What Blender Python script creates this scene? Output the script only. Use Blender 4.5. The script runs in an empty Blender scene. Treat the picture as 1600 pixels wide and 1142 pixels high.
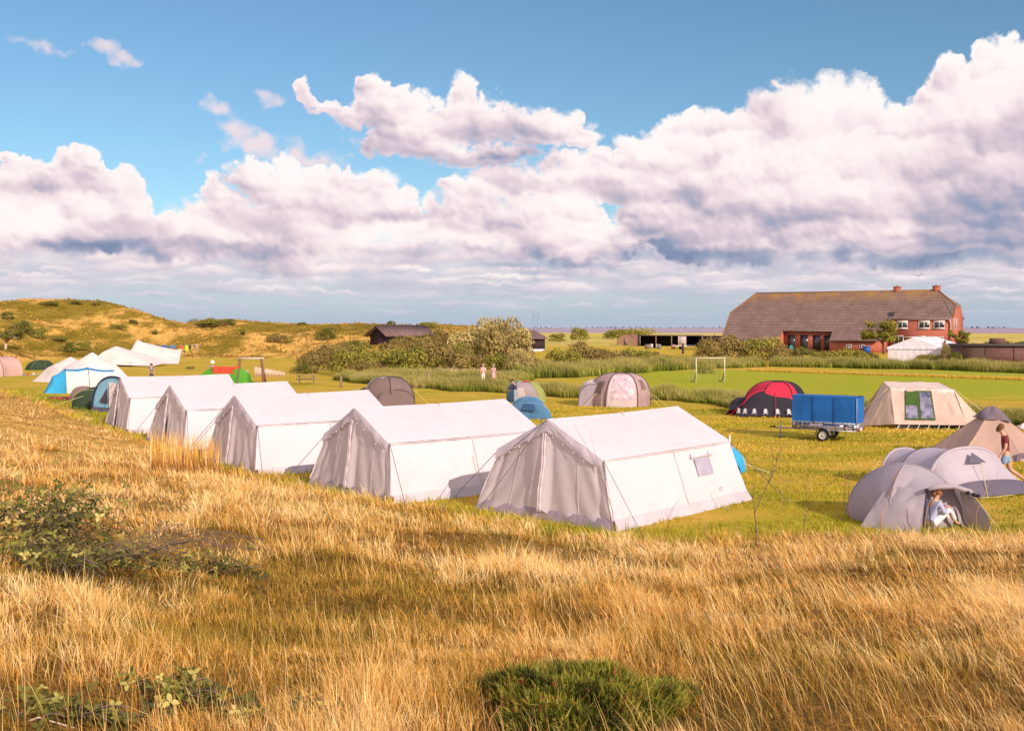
import bpy, bmesh, math, random
import numpy as np
from mathutils import Vector, Matrix
random.seed(7); RNG = np.random.default_rng(11)
PI = math.pi
sc = bpy.context.scene
COL = sc.collection
H = 4.8                     # eye height above the campsite lawn
F = 1600.0
TILT = math.atan(59/F)
ROLL = 0.0

# ------------------------------------------------------------------ camera
cd = bpy.data.cameras.new('camera'); cam = bpy.data.objects.new('camera', cd); COL.objects.link(cam)
cd.lens = 36; cd.sensor_width = 36; cd.clip_start = 0.1; cd.clip_end = 60000
cam.location = (0, 0, H); cam.rotation_euler = (PI/2 - TILT, 0, 0)
sc.camera = cam
sc.view_settings.view_transform = 'Standard'; sc.view_settings.look = 'None'
sc.view_settings.exposure = 0; sc.view_settings.gamma = 1
sc.cycles.max_bounces = 6; sc.cycles.diffuse_bounces = 3; sc.cycles.transmission_bounces = 4
sc.cycles.transparent_max_bounces = 8; sc.cycles.use_denoising = True

def ray(px, py):
    dx = (px-800)/F; dy = (571-py)/F; c, s = math.cos(TILT), math.sin(TILT)
    return np.array([dx, c+dy*s, -s+dy*c])
def G(px, py, z=0.0):       # where the line of sight meets the level z
    d = ray(px, py); t = (z-H)/d[2]
    return Vector((d[0]*t, d[1]*t, z))
def GY(px, py, Y):          # where it meets the depth Y
    d = ray(px, py); t = Y/d[1]
    return Vector((d[0]*t, Y, H+d[2]*t))

# ------------------------------------------------------------------ numpy noise
_perm = np.random.default_rng(5).random((256, 256))
def vnoise(x, y):
    x = np.asarray(x, float); y = np.asarray(y, float)
    xi = np.floor(x).astype(int); yi = np.floor(y).astype(int)
    fx = x-xi; fy = y-yi; fx = fx*fx*(3-2*fx); fy = fy*fy*(3-2*fy)
    a = _perm[xi & 255, yi & 255]; b = _perm[(xi+1) & 255, yi & 255]
    c = _perm[xi & 255, (yi+1) & 255]; d = _perm[(xi+1) & 255, (yi+1) & 255]
    return (a*(1-fx)+b*fx)*(1-fy)+(c*(1-fx)+d*fx)*fy
def fbm(x, y, o=4):
    s = 0; a = .5; t = 0
    for k in range(o):
        s = s+a*vnoise(x*2**k+17.3*k, y*2**k+5.1*k); t += a; a *= .5
    return s/t
def sstep(a, b, x):
    t = np.clip((x-a)/(b-a), 0, 1); return t*t*(3-2*t)

# ------------------------------------------------------------------ terrain shape
EDGE_PX = [(2900, 846), (2200, 843), (1700, 841), (1450, 838), (1250, 838), (1020, 849), (860, 831), (700, 800), (500, 764), (320, 710),
           (180, 662), (90, 630), (0, 606), (-260, 585), (-900, 575)]
EDGE = np.array([G(a, b)[:2] for a, b in EDGE_PX])
def edge_dist(x, y):        # + on the camera's side of the foot of the dune
    x = np.asarray(x, float); y = np.asarray(y, float)
    best = np.full(x.shape, 1e9); sg = np.ones(x.shape)
    for i in range(len(EDGE)-1):
        a = EDGE[i]; b = EDGE[i+1]; ab = b-a; L = ab@ab
        t = np.clip(((x-a[0])*ab[0]+(y-a[1])*ab[1])/L, 0, 1)
        dx = x-a[0]-t*ab[0]; dy = y-a[1]-t*ab[1]; d = np.hypot(dx, dy)
        cr = ab[0]*dy-ab[1]*dx
        m = d < best; best = np.where(m, d, best); sg = np.where(m, np.sign(cr), sg)
    return best*sg
PROF_S = [-2, 0, 2, 4, 7, 11, 16, 21, 30, 60]
PROF_H = [0, .03, .2, .55, 1.15, 1.85, 2.62, 3.0, 3.2, 3.3]
CR_PX = [-900, -300, 0, 30, 60, 110, 160, 185, 205, 235, 262, 290, 320, 360, 400, 450, 500, 560, 620, 700, 745, 785, 820, 900]
CR_Y  = [480, 474, 472, 468, 467, 468, 470, 476, 483, 492, 500, 506, 501, 499, 503, 506, 508, 505, 508, 508, 511, 532, 571, 571]
def hfun(x, y):
    x = np.asarray(x, float); y = np.asarray(y, float)
    s = edge_dist(x, y)
    dune = np.interp(s, PROF_S, PROF_H)
    b = (fbm(x*.45, y*.45, 4)-.5)*.5*np.clip(s/4, 0, 1)+(fbm(x*.13+9, y*.13, 2)-.5)*.5*np.clip(s/6, 0, 1)
    h = dune+np.where(s > 0, b, 0)
    yy = np.maximum(y, 1.0); px = 800+F*x/yy
    cy = np.interp(px, CR_PX, CR_Y)
    zc = np.maximum(H+(512-cy)/F*200, 0)
    foot = np.interp(px, [-300, 0, 60, 250, 300, 450, 520, 830], [120, 125, 150, 158, 150, 150, 125, 140])
    t = np.clip((y-foot)/(200-foot), 0, 1)
    pr = t**1.15
    m = (px < 900)*(y > 90)
    hills = zc*pr
    bump = (fbm(x*.045+3, y*.045, 4)-.5)*5*np.sin(np.clip(t, 0, 1)*PI)**.8 + (fbm(x*.25, y*.25, 3)-.5)*.7*np.clip(t*4, 0, 1)
    back = 1-.55*sstep(205, 320, y)
    h = h+m*(hills*back+bump*np.clip(zc/6, 0, 1))
    return h
def zt(x, y): return float(hfun(np.array([x]), np.array([y]))[0])
def GT(px, py):             # where the line of sight meets the terrain
    d = ray(px, py); t = np.concatenate([np.arange(2, 60, .1), np.arange(60, 600, .5)])
    X = d[0]*t; Y = d[1]*t; Z = H+d[2]*t
    k = np.argmax(Z < hfun(X, Y))
    if k == 0: k = len(t)-1
    return Vector((X[k], Y[k], float(hfun(X[k:k+1], Y[k:k+1])[0])))

# ------------------------------------------------------------------ object helpers
def tag(o, label=None, cat=None, group=None, kind=None):
    if label: o['label'] = label
    if cat: o['category'] = cat
    if group: o['group'] = group
    if kind: o['kind'] = kind
    return o
def empty(name, loc, rz=0, label=None, cat=None, group=None):
    o = bpy.data.objects.new(name, None); COL.objects.link(o)
    o.location = loc; o.rotation_euler = (0, 0, rz); o.empty_display_size = .2
    return tag(o, label, cat, group)
def link(name, me, mat, parent=None, smooth=False):
    o = bpy.data.objects.new(name, me); COL.objects.link(o)
    if mat is not None: me.materials.append(mat)
    if parent is not None: o.parent = parent
    if smooth: me.polygons.foreach_set('use_smooth', np.ones(len(me.polygons), bool))
    return o
def npmesh(name, V, faces, attrs=None):
    """faces: list of int arrays (n,k) - may mix quads and triangles"""
    V = np.asarray(V, np.float32)
    me = bpy.data.meshes.new(name)
    me.vertices.add(len(V)); me.vertices.foreach_set('co', V.ravel())
    faces = [np.asarray(f, np.int32) for f in faces if len(f)]
    loops = np.concatenate([f.ravel() for f in faces])
    tot = np.concatenate([np.full(len(f), f.shape[1], np.int32) for f in faces])
    st = np.concatenate([[0], np.cumsum(tot)[:-1]]).astype(np.int32)
    me.loops.add(len(loops)); me.loops.foreach_set('vertex_index', loops)
    me.polygons.add(len(tot)); me.polygons.foreach_set('loop_start', st)
    for k, a in (attrs or {}).items():
        a = np.asarray(a, np.float32)
        if a.ndim == 1:
            at = me.attributes.new(k, 'FLOAT', 'POINT'); at.data.foreach_set('value', a)
        else:
            at = me.attributes.new(k, 'FLOAT_COLOR', 'POINT'); at.data.foreach_set('color', np.c_[a, np.ones(len(a))].astype(np.float32).ravel())
    me.update(calc_edges=True); me.validate()
    return me
def grid_faces(m, n, off=0):
    i = np.arange(m-1)[:, None]*n+np.arange(n-1)[None, :]+off
    return np.stack([i, i+1, i+n+1, i+n], -1).reshape(-1, 4)
def sheet(name, P, mat, parent=None, smooth=True, flip=False):
    P = np.asarray(P, float); m, n = P.shape[:2]
    f = grid_faces(m, n)
    if flip: f = f[:, ::-1]
    return link(name, npmesh(name, P.reshape(-1, 3), [f]), mat, parent, smooth)
class MB:
    def __init__(s): s.V = []; s.Fc = {3: [], 4: []}; s.n = 0
    def add(s, V, faces):
        for f in faces:
            if len(f) in (3, 4): s.Fc[len(f)].append([a+s.n for a in f])
            else:
                for k in range(1, len(f)-1): s.Fc[3].append([f[0]+s.n, f[k]+s.n, f[k+1]+s.n])
        s.V += [tuple(v) for v in V]; s.n += len(V); return s
    def box(s, c, d, rz=0, M=None):
        c = Vector(c); x, y, z = d[0]/2, d[1]/2, d[2]/2
        V = [Vector((a*x, b*y, e*z)) for e in (-1, 1) for b in (-1, 1) for a in (-1, 1)]
        R = M or Matrix.Rotation(rz, 3, 'Z')
        V = [c+R@v for v in V]
        return s.add(V, [(0, 2, 3, 1), (4, 5, 7, 6), (0, 1, 5, 4), (2, 6, 7, 3), (0, 4, 6, 2), (1, 3, 7, 5)])
    def tube(s, pts, r, n=6, cap=True):
        pts = [Vector(p) for p in pts]; m = len(pts)
        rs = r if isinstance(r, (list, tuple)) else [r]*m
        V = []; up = Vector((0, 0, 1))
        prev = None
        for i, p in enumerate(pts):
            d = (pts[min(i+1, m-1)]-pts[max(i-1, 0)]).normalized()
            if prev is None:
                a = d.cross(up if abs(d.z) < .9 else Vector((1, 0, 0))).normalized()
            else: a = (prev-d*prev.dot(d)).normalized()
            prev = a; b = d.cross(a)
            for k in range(n):
                t = 2*PI*k/n; V.append(p+(a*math.cos(t)+b*math.sin(t))*rs[i])
        fs = [(i*n+k, i*n+(k+1) % n, (i+1)*n+(k+1) % n, (i+1)*n+k) for i in range(m-1) for k in range(n)]
        if cap: fs += [tuple(range(n))[::-1], tuple((m-1)*n+k for k in range(n))]
        return s.add(V, fs)
    def lathe(s, c, prof, axis='Z', n=20):
        V = []; c = Vector(c)
        for r, z in prof:
            for k in range(n):
                t = 2*PI*k/n; v = Vector((r*math.cos(t), r*math.sin(t), z))
                if axis == 'X': v = Vector((v.z, v.x, v.y))
                if axis == 'Y': v = Vector((v.x, v.z, v.y))
                V.append(c+v)
        m = len(prof)
        fs = [(i*n+k, i*n+(k+1) % n, (i+1)*n+(k+1) % n, (i+1)*n+k) for i in range(m-1) for k in range(n)]
        return s.add(V, fs)
    def quad(s, a, b, c, d): return s.add([a, b, c, d], [(0, 1, 2, 3)])
    def poly(s, pts): return s.add(pts, [tuple(range(len(pts)))])
    def prism(s, pts, ext):
        n = len(pts); e = Vector(ext); P = [Vector(p) for p in pts]
        return s.add(P+[p+e for p in P], [tuple(range(n))[::-1], tuple(range(n, 2*n))]+[(k, (k+1) % n, n+(k+1) % n, n+k) for k in range(n)])
    def build(s, name, mat, parent=None, smooth=False):
        me = npmesh(name, np.array([tuple(v) for v in s.V]), [np.array(s.Fc[k]) for k in (3, 4) if s.Fc[k]])
        return link(name, me, mat, parent, smooth)
def copy_tree(o, parent=None):
    c = o.copy(); COL.objects.link(c)
    if parent is not None: c.parent = parent
    for ch in [q for q in bpy.data.objects if q.parent is o]: copy_tree(ch, c)
    return c

# ------------------------------------------------------------------ materials
class NT:
    def __init__(s, tree): s.t = tree; s.N = tree.nodes; s.L = tree.links
    def node(s, typ, **kw):
        n = s.N.new(typ)
        for k, v in kw.items():
            if k == 'op': n.operation = v
            elif k == 'inp':
                for a, b in v.items(): s.set(n, a, b)
            else: setattr(n, k, v)
        return n
    def set(s, n, a, b):
        if isinstance(b, bpy.types.NodeSocket): s.L.new(b, n.inputs[a])
        else: n.inputs[a].default_value = b
    def m(s, op, a, b=None, c=None, clamp=False):
        n = s.N.new('ShaderNodeMath'); n.operation = op; n.use_clamp = clamp
        s.set(n, 0, a)
        if b is not None: s.set(n, 1, b)
        if c is not None: s.set(n, 2, c)
        return n.outputs[0]
    def mix(s, f, a, b, blend='MIX'):
        n = s.N.new('ShaderNodeMix'); n.data_type = 'RGBA'; n.blend_type = blend
        s.set(n, 0, f); s.set(n, 6, a if isinstance(a, bpy.types.NodeSocket) else (*a, 1)[:4]); s.set(n, 7, b if isinstance(b, bpy.types.NodeSocket) else (*b, 1)[:4])
        return n.outputs[2]
    def sm(s, a, b, x):
        n = s.N.new('ShaderNodeMapRange'); n.interpolation_type = 'SMOOTHSTEP'
        s.set(n, 0, x); s.set(n, 1, a); s.set(n, 2, b); return n.outputs[0]
    def noise(s, vec, scale, detail=4, rough=.55, out=0, dist=0):
        n = s.N.new('ShaderNodeTexNoise'); s.set(n, 'Scale', scale); s.set(n, 'Detail', detail); s.set(n, 'Roughness', rough); s.set(n, 'Distortion', dist)
        if vec is not None: s.L.new(vec, n.inputs['Vector'])
        return n.outputs[out]
    def ramp(s, f, stops):
        n = s.N.new('ShaderNodeValToRGB'); cr = n.color_ramp
        while len(cr.elements) < len(stops): cr.elements.new(.5)
        for e, (p, c) in zip(cr.elements, stops): e.position = p; e.color = (*c, 1)
        s.L.new(f, n.inputs[0]); return n.outputs[0]
def new_mat(name):
    m = bpy.data.materials.new(name); m.use_nodes = True; t = NT(m.node_tree)
    b = t.N['Principled BSDF']; return m, t, b
def M_(name, c, rough=.7, c2=None, scale=3, bump=0, bscale=20, metal=0, trans=0, detail=4, spec=.3, coat=0):
    """base colour with a soft procedural variation"""
    m, t, b = new_mat(name)
    tc = t.node('ShaderNodeTexCoord').outputs['Object']
    n = t.noise(tc, scale, detail)
    c2 = c2 or tuple(v*.8 for v in c)
    col = t.mix(t.sm(.3, .7, n), c, c2)
    t.set(b, 'Base Color', col); b.inputs['Roughness'].default_value = rough
    b.inputs['Metallic'].default_value = metal; b.inputs['Specular IOR Level'].default_value = spec
    if bump:
        bn = t.node('ShaderNodeBump', inp={'Strength': bump, 'Height': t.noise(tc, bscale, 3)}); bn.inputs['Distance'].default_value = .02
        t.L.new(bn.outputs[0], b.inputs['Normal'])
    if trans:
        tr = t.node('ShaderNodeBsdfTranslucent'); t.set(tr, 'Color', col)
        mx = t.node('ShaderNodeMixShader', inp={0: trans}); t.L.new(b.outputs[0], mx.inputs[1]); t.L.new(tr.outputs[0], mx.inputs[2])
        t.L.new(mx.outputs[0], t.N['Material Output'].inputs[0])
    return m
def fabric(name, c, trans=.15, rough=.75, folds=.25, var=.86, fs=1.6):
    m, t, b = new_mat(name)
    tc = t.node('ShaderNodeTexCoord').outputs['Object']
    n = t.noise(tc, .9, 5); col = t.mix(t.sm(.35, .7, n), c, tuple(v*var for v in c))
    fine = t.noise(tc, 6, 4); col = t.mix(t.m('MULTIPLY', fine, .18), col, tuple(v*.6 for v in c))
    t.set(b, 'Base Color', col); b.inputs['Roughness'].default_value = rough; b.inputs['Specular IOR Level'].default_value = .25
    w = t.noise(tc, fs, 3, .5, dist=1.2)
    bn = t.node('ShaderNodeBump', inp={'Strength': folds, 'Height': w}); bn.inputs['Distance'].default_value = .12
    t.L.new(bn.outputs[0], b.inputs['Normal'])
    tr = t.node('ShaderNodeBsdfTranslucent'); t.set(tr, 'Color', col); t.L.new(bn.outputs[0], tr.inputs['Normal'])
    mx = t.node('ShaderNodeMixShader', inp={0: trans}); t.L.new(b.outputs[0], mx.inputs[1]); t.L.new(tr.outputs[0], mx.inputs[2])
    t.L.new(mx.outputs[0], t.N['Material Output'].inputs[0])
    return m
def blade_mat(name, stops, trans=.3, tipc=None, darkroot=None):
    """colour from the per-blade value 'tint' and along the blade 'along'"""
    m, t, b = new_mat(name)
    a = t.node('ShaderNodeAttribute', attribute_name='tint').outputs['Fac']
    al = t.node('ShaderNodeAttribute', attribute_name='along').outputs['Fac']
    col = t.ramp(a, stops)
    if tipc: col = t.mix(t.sm(.5, 1, al), col, tipc)
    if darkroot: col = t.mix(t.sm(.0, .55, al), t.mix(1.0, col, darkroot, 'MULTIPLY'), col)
    t.set(b, 'Base Color', col); b.inputs['Roughness'].default_value = .6; b.inputs['Specular IOR Level'].default_value = .2
    tr = t.node('ShaderNodeBsdfTranslucent'); t.set(tr, 'Color', col)
    mx = t.node('ShaderNodeMixShader', inp={0: trans}); t.L.new(b.outputs[0], mx.inputs[1]); t.L.new(tr.outputs[0], mx.inputs[2])
    t.L.new(mx.outputs[0], t.N['Material Output'].inputs[0])
    return m
# ------------------------------------------------------------------ light
SUN_EL = math.radians(24.5); SUN_DIR_H = Vector((.56, -.83)).normalized()      # towards the sun
sd = bpy.data.lights.new('sun', 'SUN'); so = bpy.data.objects.new('sun', sd); COL.objects.link(so)
sd.energy = 4.7; sd.angle = math.radians(.53); sd.color = (1, .84, .74)
dirv = Vector((SUN_DIR_H.x*math.cos(SUN_EL), SUN_DIR_H.y*math.cos(SUN_EL), math.sin(SUN_EL)))
so.rotation_euler = dirv.to_track_quat('Z', 'Y').to_euler(); so.location = (30, -20, 30)
SUN_AZ = math.atan2(SUN_DIR_H.x, SUN_DIR_H.y)     # clockwise from +Y
world = bpy.data.worlds.new('World'); sc.world = world; world.use_nodes = True
w = NT(world.node_tree); bg = w.N['Background']; bg.inputs['Strength'].default_value = .15
sky = w.node('ShaderNodeTexSky', sky_type='NISHITA', sun_disc=False, sun_elevation=SUN_EL, sun_rotation=SUN_AZ, air_density=1.0, dust_density=.5, ozone_density=2.0)
SKY_TINT = (.59, .75, .81)
sk = w.node('ShaderNodeVectorMath', operation='MULTIPLY', inp={0: sky.outputs[0], 1: SKY_TINT}).outputs[0]
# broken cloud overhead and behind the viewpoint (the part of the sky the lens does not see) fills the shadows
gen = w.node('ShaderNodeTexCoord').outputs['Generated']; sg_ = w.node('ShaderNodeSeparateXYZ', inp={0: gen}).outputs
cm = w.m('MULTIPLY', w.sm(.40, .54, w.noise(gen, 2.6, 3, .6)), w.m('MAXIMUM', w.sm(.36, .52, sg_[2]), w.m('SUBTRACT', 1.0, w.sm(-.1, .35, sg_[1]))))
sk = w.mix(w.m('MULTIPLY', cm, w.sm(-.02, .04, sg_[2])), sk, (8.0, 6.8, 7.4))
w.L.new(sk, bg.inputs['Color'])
# ------------------------------------------------------------------ cumulus bank, computed by direction (azimuth, elevation) and built as a far backdrop
def azel(px, py):
    d = ray(px, py); return math.atan2(d[0], d[1]), math.asin(d[2]/np.linalg.norm(d))
def worley(x, y, seed=0):
    R = np.random.default_rng(seed).random((64, 64, 2))
    xi = np.floor(x).astype(int); yi = np.floor(y).astype(int); best = np.full(x.shape, 9.)
    for a in (-1, 0, 1):
        for b in (-1, 0, 1):
            j = R[(xi+a) & 63, (yi+b) & 63]
            d = (xi+a+j[..., 0]-x)**2+(yi+b+j[..., 1]-y)**2
            best = np.minimum(best, d)
    return np.sqrt(best)
def smin_(x, a, b): return sstep(a, b, x)
# cumulus lobes: azimuth/elevation through the picture coordinates of the lobe (x, y, half width, half height)
BL = [(128, 268, 40, 40), (60, 288, 50, 36), (100, 310, 90, 50), (186, 316, 50, 54), (100, 350, 128, 56), (20, 370, 130, 50), (255, 400, 70, 26), (30, 262, 22, 12),
      (336, 300, 15, 28), (356, 352, 30, 34), (395, 275, 45, 28), (470, 285, 110, 38), (578, 284, 38, 26), (520, 325, 150, 52), (400, 375, 180, 62), (560, 385, 160, 60),
      (488, 136, 17, 22), (515, 160, 30, 14), (548, 175, 34, 20), (588, 130, 26, 22), (612, 165, 55, 36), (722, 150, 22, 28), (700, 190, 120, 38), (830, 200, 100, 30), (905, 212, 45, 14), (640, 215, 90, 26), (740, 240, 80, 22),
      (714, 300, 34, 20), (740, 330, 85, 55), (850, 345, 95, 58), (932, 350, 28, 30), (900, 385, 110, 40), (690, 390, 150, 50),
      (940, 265, 110, 40), (860, 285, 120, 36), (1060, 262, 110, 60), (1110, 215, 60, 48), (1150, 230, 95, 62), (1228, 185, 55, 52), (1310, 205, 60, 55), (1270, 240, 120, 90), (1395, 225, 65, 50),
      (1450, 175, 30, 34), (1487, 142, 24, 48), (1500, 210, 80, 75), (1578, 118, 45, 48), (1640, 170, 90, 80), (1600, 260, 150, 120), (1300, 310, 250, 92), (1090, 345, 130, 55), (1480, 365, 220, 48), (1240, 375, 180, 38),
      (-120, 330, 120, 70), (-260, 300, 120, 90), (1800, 220, 160, 140), (1980, 300, 200, 120)]
BAND = [(1150, 400, 240, 14), (1440, 395, 180, 20)]
WISP = [(66, 78, 34, 11, .75), (100, 90, 22, 6, .5), (158, 82, 17, 14, .8), (190, 100, 24, 9, .8), (428, 150, 17, 11, .75), (348, 180, 28, 18, .85), (372, 205, 42, 17, .9), (412, 224, 56, 18, .95), (462, 243, 66, 17, .95), (318, 255, 8, 5, .4), (545, 212, 22, 8, .4)]
DARK = [(135, 285, 60, 26, .75), (60, 300, 40, 20, .5), (110, 392, 150, 12, .7), (790, 250, 90, 18, .65), (560, 338, 170, 12, .6), (1060, 402, 140, 20, 1.15), (1500, 280, 120, 60, .5), (1585, 330, 120, 70, .85),
        (1400, 403, 280, 14, 1.1), (860, 422, 110, 12, .9), (1130, 300, 110, 22, .35), (300, 388, 130, 12, .55), (1380, 235, 60, 40, .45), (690, 402, 140, 14, .5), (1240, 330, 140, 30, .35), (1540, 370, 130, 30, 1.1), (230, 350, 60, 12, .3),
        (420, 330, 100, 14, .4), (980, 330, 60, 14, .4), (1600, 210, 60, 60, .3)]
def cumulus(NA, NE, A0, A1, E0, E1):
    a = np.linspace(A0, A1, NA); e = np.linspace(E0, E1, NE)
    AA, EE = np.meshgrid(a, e)                    # rows: elevation
    K = F                                         # work in units of one F-th of a radian
    X = AA*K; Y = EE*K; da = a[1]*K-a[0]*K; de = e[1]*K-e[0]*K
    def n(s, o, k): return fbm(X/s+k, Y/s+k*1.7, o)-.5
    WX = X+n(95, 3, 3)*44+n(26, 4, 8)*22+n(9, 4, 18)*9; WY = Y+n(95, 3, 40)*34+n(26, 4, 50)*20+n(9, 4, 60)*9
    def blur(A, s):
        k = max(1, int(s*2.5)); g = np.exp(-.5*(np.arange(-k, k+1)/s)**2); g /= g.sum()
        P = np.pad(A, ((k, k), (k, k)), 'edge')
        P = sum(g[i]*P[i:i+A.shape[0], :] for i in range(2*k+1))
        return sum(g[i]*P[:, i:i+A.shape[1]] for i in range(2*k+1))
    def win(cx, cy, R, Q):
        i0 = max(0, int((cy-Q-E0*K)/de)); i1 = min(NE, int((cy+Q-E0*K)/de)+1)
        j0 = max(0, int((cx-R-A0*K)/da)); j1 = min(NA, int((cx+R-A0*K)/da)+1)
        return None if i0 >= i1 or j0 >= j1 else (slice(i0, i1), slice(j0, j1))
    Fm = np.full(X.shape, -1.0); Ht = np.full(X.shape, -5.0); S = np.full(X.shape, .75)
    rg = np.random.default_rng(3); puffs = []
    lobes = []
    for (px, py, rx, ry) in BL:
        ca, ce = azel(px, py); cx, cy = ca*K, ce*K
        lobes.append((cx, cy, rx, ry, rg.random()*.6-cy*.004+.4))
        for k in range(int(3+rx*ry/900)):
            t = rg.random()*2*PI; rr = rg.random()**.5*.75; q = .28+.4*rg.random()
            lobes.append((cx+math.cos(t)*rr*rx, cy+math.sin(t)*rr*ry, max(rx, 20)*q, ry*q*.85, rg.random()+1.0-cy*.004))
        for k in range(int(10+rx*ry/55)):
            t = rg.random()*2*PI; rr = rg.random()**.5*.95
            puffs.append((cx+math.cos(t)*rr*rx*.92, cy+math.sin(t)*rr*ry*.92, math.sqrt(1-rr*rr)*min(rx, ry)*1.1, min(rx, ry)*(.16+.34*rg.random()**2)))
    lobes.sort(key=lambda q: q[4])
    for (cx, cy, rx, ry, _) in lobes:             # overlapping lobes, each with a bright crown and a greyer foot
        w_ = win(cx, cy, rx+45, ry+45)
        if w_ is None: continue
        u = (WX[w_]-cx)/rx; v = (WY[w_]-cy)/ry; f = 1-np.hypot(u, v)
        Fm[w_] = np.maximum(Fm[w_], f)
        l = .14+.86*sstep(-1.0, .70, v+.32*u)
        al_ = sstep(0, .22, f)*sstep(-1.0, -.1, v)*.75
        S[w_] = S[w_]*(1-al_)+l*al_
    for (cx, cy, z, r) in puffs:
        w_ = win(cx, cy, r+30, r+30)
        if w_ is None: continue
        d2 = (WX[w_]-cx)**2+(WY[w_]-cy)**2
        Ht[w_] = np.maximum(Ht[w_], np.where(d2 < r*r, z+np.sqrt(np.maximum(r*r-d2, 0)), -5))
        Fm[w_] = np.maximum(Fm[w_], np.where(d2 < r*r, (1-np.sqrt(d2)/r)*.9, -1))
    w1 = worley(WX/27, WY/27, 1); w2 = worley(WX/12, WY/12, 2)
    T = blur(Ht, 8/da)+blur((1-w1)*15+(1-w2)*4, 4.0/da)+n(60, 4, 21)*26+blur(n(16, 4, 30), 1.5/da)*5
    L = np.array([.50, .62, .60]); L /= np.linalg.norm(L)
    def shade(T, k):
        gy, gx = np.gradient(T, de, da); gx = gx*k; gy = gy*k
        return (-gx*L[0]-gy*L[1]+L[2])/np.sqrt(1+gx*gx+gy*gy)
    lam = shade(T, .62); lb = shade(blur(Ht, 15/da)+n(60, 4, 21)*30, 1.0)
    dk = np.zeros(X.shape)
    for (qx, qy, rx, ry, s) in DARK:
        ca, ce = azel(qx, qy)
        dk = np.maximum(dk, s*np.clip(1.3-np.hypot((WX-ca*K)/rx, (WY-ce*K)/ry), 0, 1)**.8)
    edge = sstep(.0, .22, Fm)
    rim = np.clip((Fm-np.roll(Fm, -int(14/de), 0))*1.6, 0, .5)*(1-sstep(.25, .8, Fm))
    lit = .13+.13*np.clip(lam, -.3, 1)+.17*np.clip(lb, -.4, 1)+.56*blur(S, 2.2/da)-.50*dk*edge+(1-edge)*.06+n(120, 4, 70)*.62*edge+n(34, 5, 72)*.20*edge+.35*rim
    soft = sstep(.35, .75, fbm(X/120+4, Y/120+9, 3)); al = sstep(-.06-.06*soft, .22+.34*soft, Fm+n(14, 5, 77)*(.34+.3*soft)+n(4, 3, 78)*.16)
    for (qx, qy, rx, ry, s) in WISP:
        ca, ce = azel(qx, qy)
        f = np.clip(1-np.hypot((WX-ca*K)/rx/1.5, (WY-ce*K)/ry/1.5), 0, 1)
        wv = s*sstep(.1, .95, f+n(22, 6, 90)*1.3*(f > 0))
        lit = np.where(wv > al, .66, lit); al = np.maximum(al, wv)
    # flat-based cloud rows above the horizon, getting smaller with distance
    _, top = azel(800, 392); _, bot = azel(800, 503)
    cov = np.zeros(X.shape); S2 = np.full(X.shape, .5)
    XX = X+n(70, 3, 3)*50+n(14, 4, 8)*14; YY = Y+n(50, 3, 40)*12+n(12, 4, 50)*8+n(5, 3, 52)*3
    rows = []
    for k in range(520):
        py = 385+112*rg.random()**.9; t = (py-385)/112; rx = (24+80*rg.random())*(1-.45*t); ry = (7+13*rg.random()**1.5)*(1.15-.75*t)
        rows.append((rg.random()*2400-400, py, rx, ry, rg.random()))
    rows.sort(key=lambda q: -q[1]+q[4]*30)
    rows.reverse() if False else None
    for (px, py, rx, ry, q) in rows:
        ca, ce = azel(800, py); cx = (px-800)*.98; cy = ce*K
        w_ = win(cx, cy, rx+50, ry+24)
        if w_ is None: continue
        u = (XX[w_]-cx)/rx; v = (YY[w_]-cy)/ry; f = 1-np.hypot(u, v)
        l = (.30+.30*q)+(.55-.2*q)*sstep(-.6, .8, v+.2*u)
        al_ = sstep(0, .55, f)*sstep(-.9, .3, v)*(.25+.6*q)
        S2[w_] = S2[w_]*(1-al_)+l*al_; cov[w_] = cov[w_]+(1-cov[w_])*al_
    veil = .80*sstep(bot*K+8, bot*K+55, Y)*(1-sstep(top*K-8, top*K+24, WY))
    cov = cov*(1-sstep(top*K+6, top*K+28, WY)); cov = cov+(1-cov)*veil*(.75+.5*fbm(X/90, Y/22, 4))
    lit2 = S2+n(20, 5, 88)*.14+(fbm(X/110+8, Y/16+3, 4)-.5)*.30+.06
    for (qx, qy, rx, ry, s) in DARK:
        if qy < 380: continue
        ca, ce = azel(qx, qy); lit2 = lit2-.30*s*np.clip(1.2-np.hypot((WX-ca*K)/rx, (WY-ce*K)/ry), 0, 1)
    al1 = al*sstep(top*K-40, top*K+6, WY+n(90, 3, 49)*60+n(26, 4, 44)*34)
    def ramp(v, st):
        xs = [q[0] for q in st]; return np.stack([np.interp(v, xs, [q[1][i] for q in st]) for i in range(3)], -1)
    c1 = ramp(np.clip(lit, 0, 1), [(0, (.22, .28, .43)), (.18, (.34, .37, .52)), (.34, (.54, .48, .58)), (.52, (.74, .62, .69)), (.70, (.92, .79, .82)), (.85, (1.0, .90, .89)), (1, (1.0, .955, .935))])
    c2 = ramp(np.clip(lit2, 0, 1), [(0, (.30, .36, .52)), (.3, (.44, .46, .60)), (.5, (.60, .56, .67)), (.7, (.80, .70, .76)), (.9, (1.0, .87, .87)), (1, (1.0, .92, .90))])
    cv = (1-al1)*cov
    A = al1+cv
    C = (c1*al1[..., None]+c2*cv[..., None])/np.maximum(A, 1e-4)[..., None]
    hz = ((1-sstep(-4, 95, Y))*.95)
    hc = np.array([.45, .52, .67])
    C = C*(1-hz)[..., None]+hc*hz[..., None]
    A2 = A+(1-A)*hz
    C = np.where((A2 > 1e-3)[..., None], (C*A[..., None]+hc*((1-A)*hz)[..., None])/np.maximum(A2, 1e-4)[..., None], C)
    return AA, EE, C, A2
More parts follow.
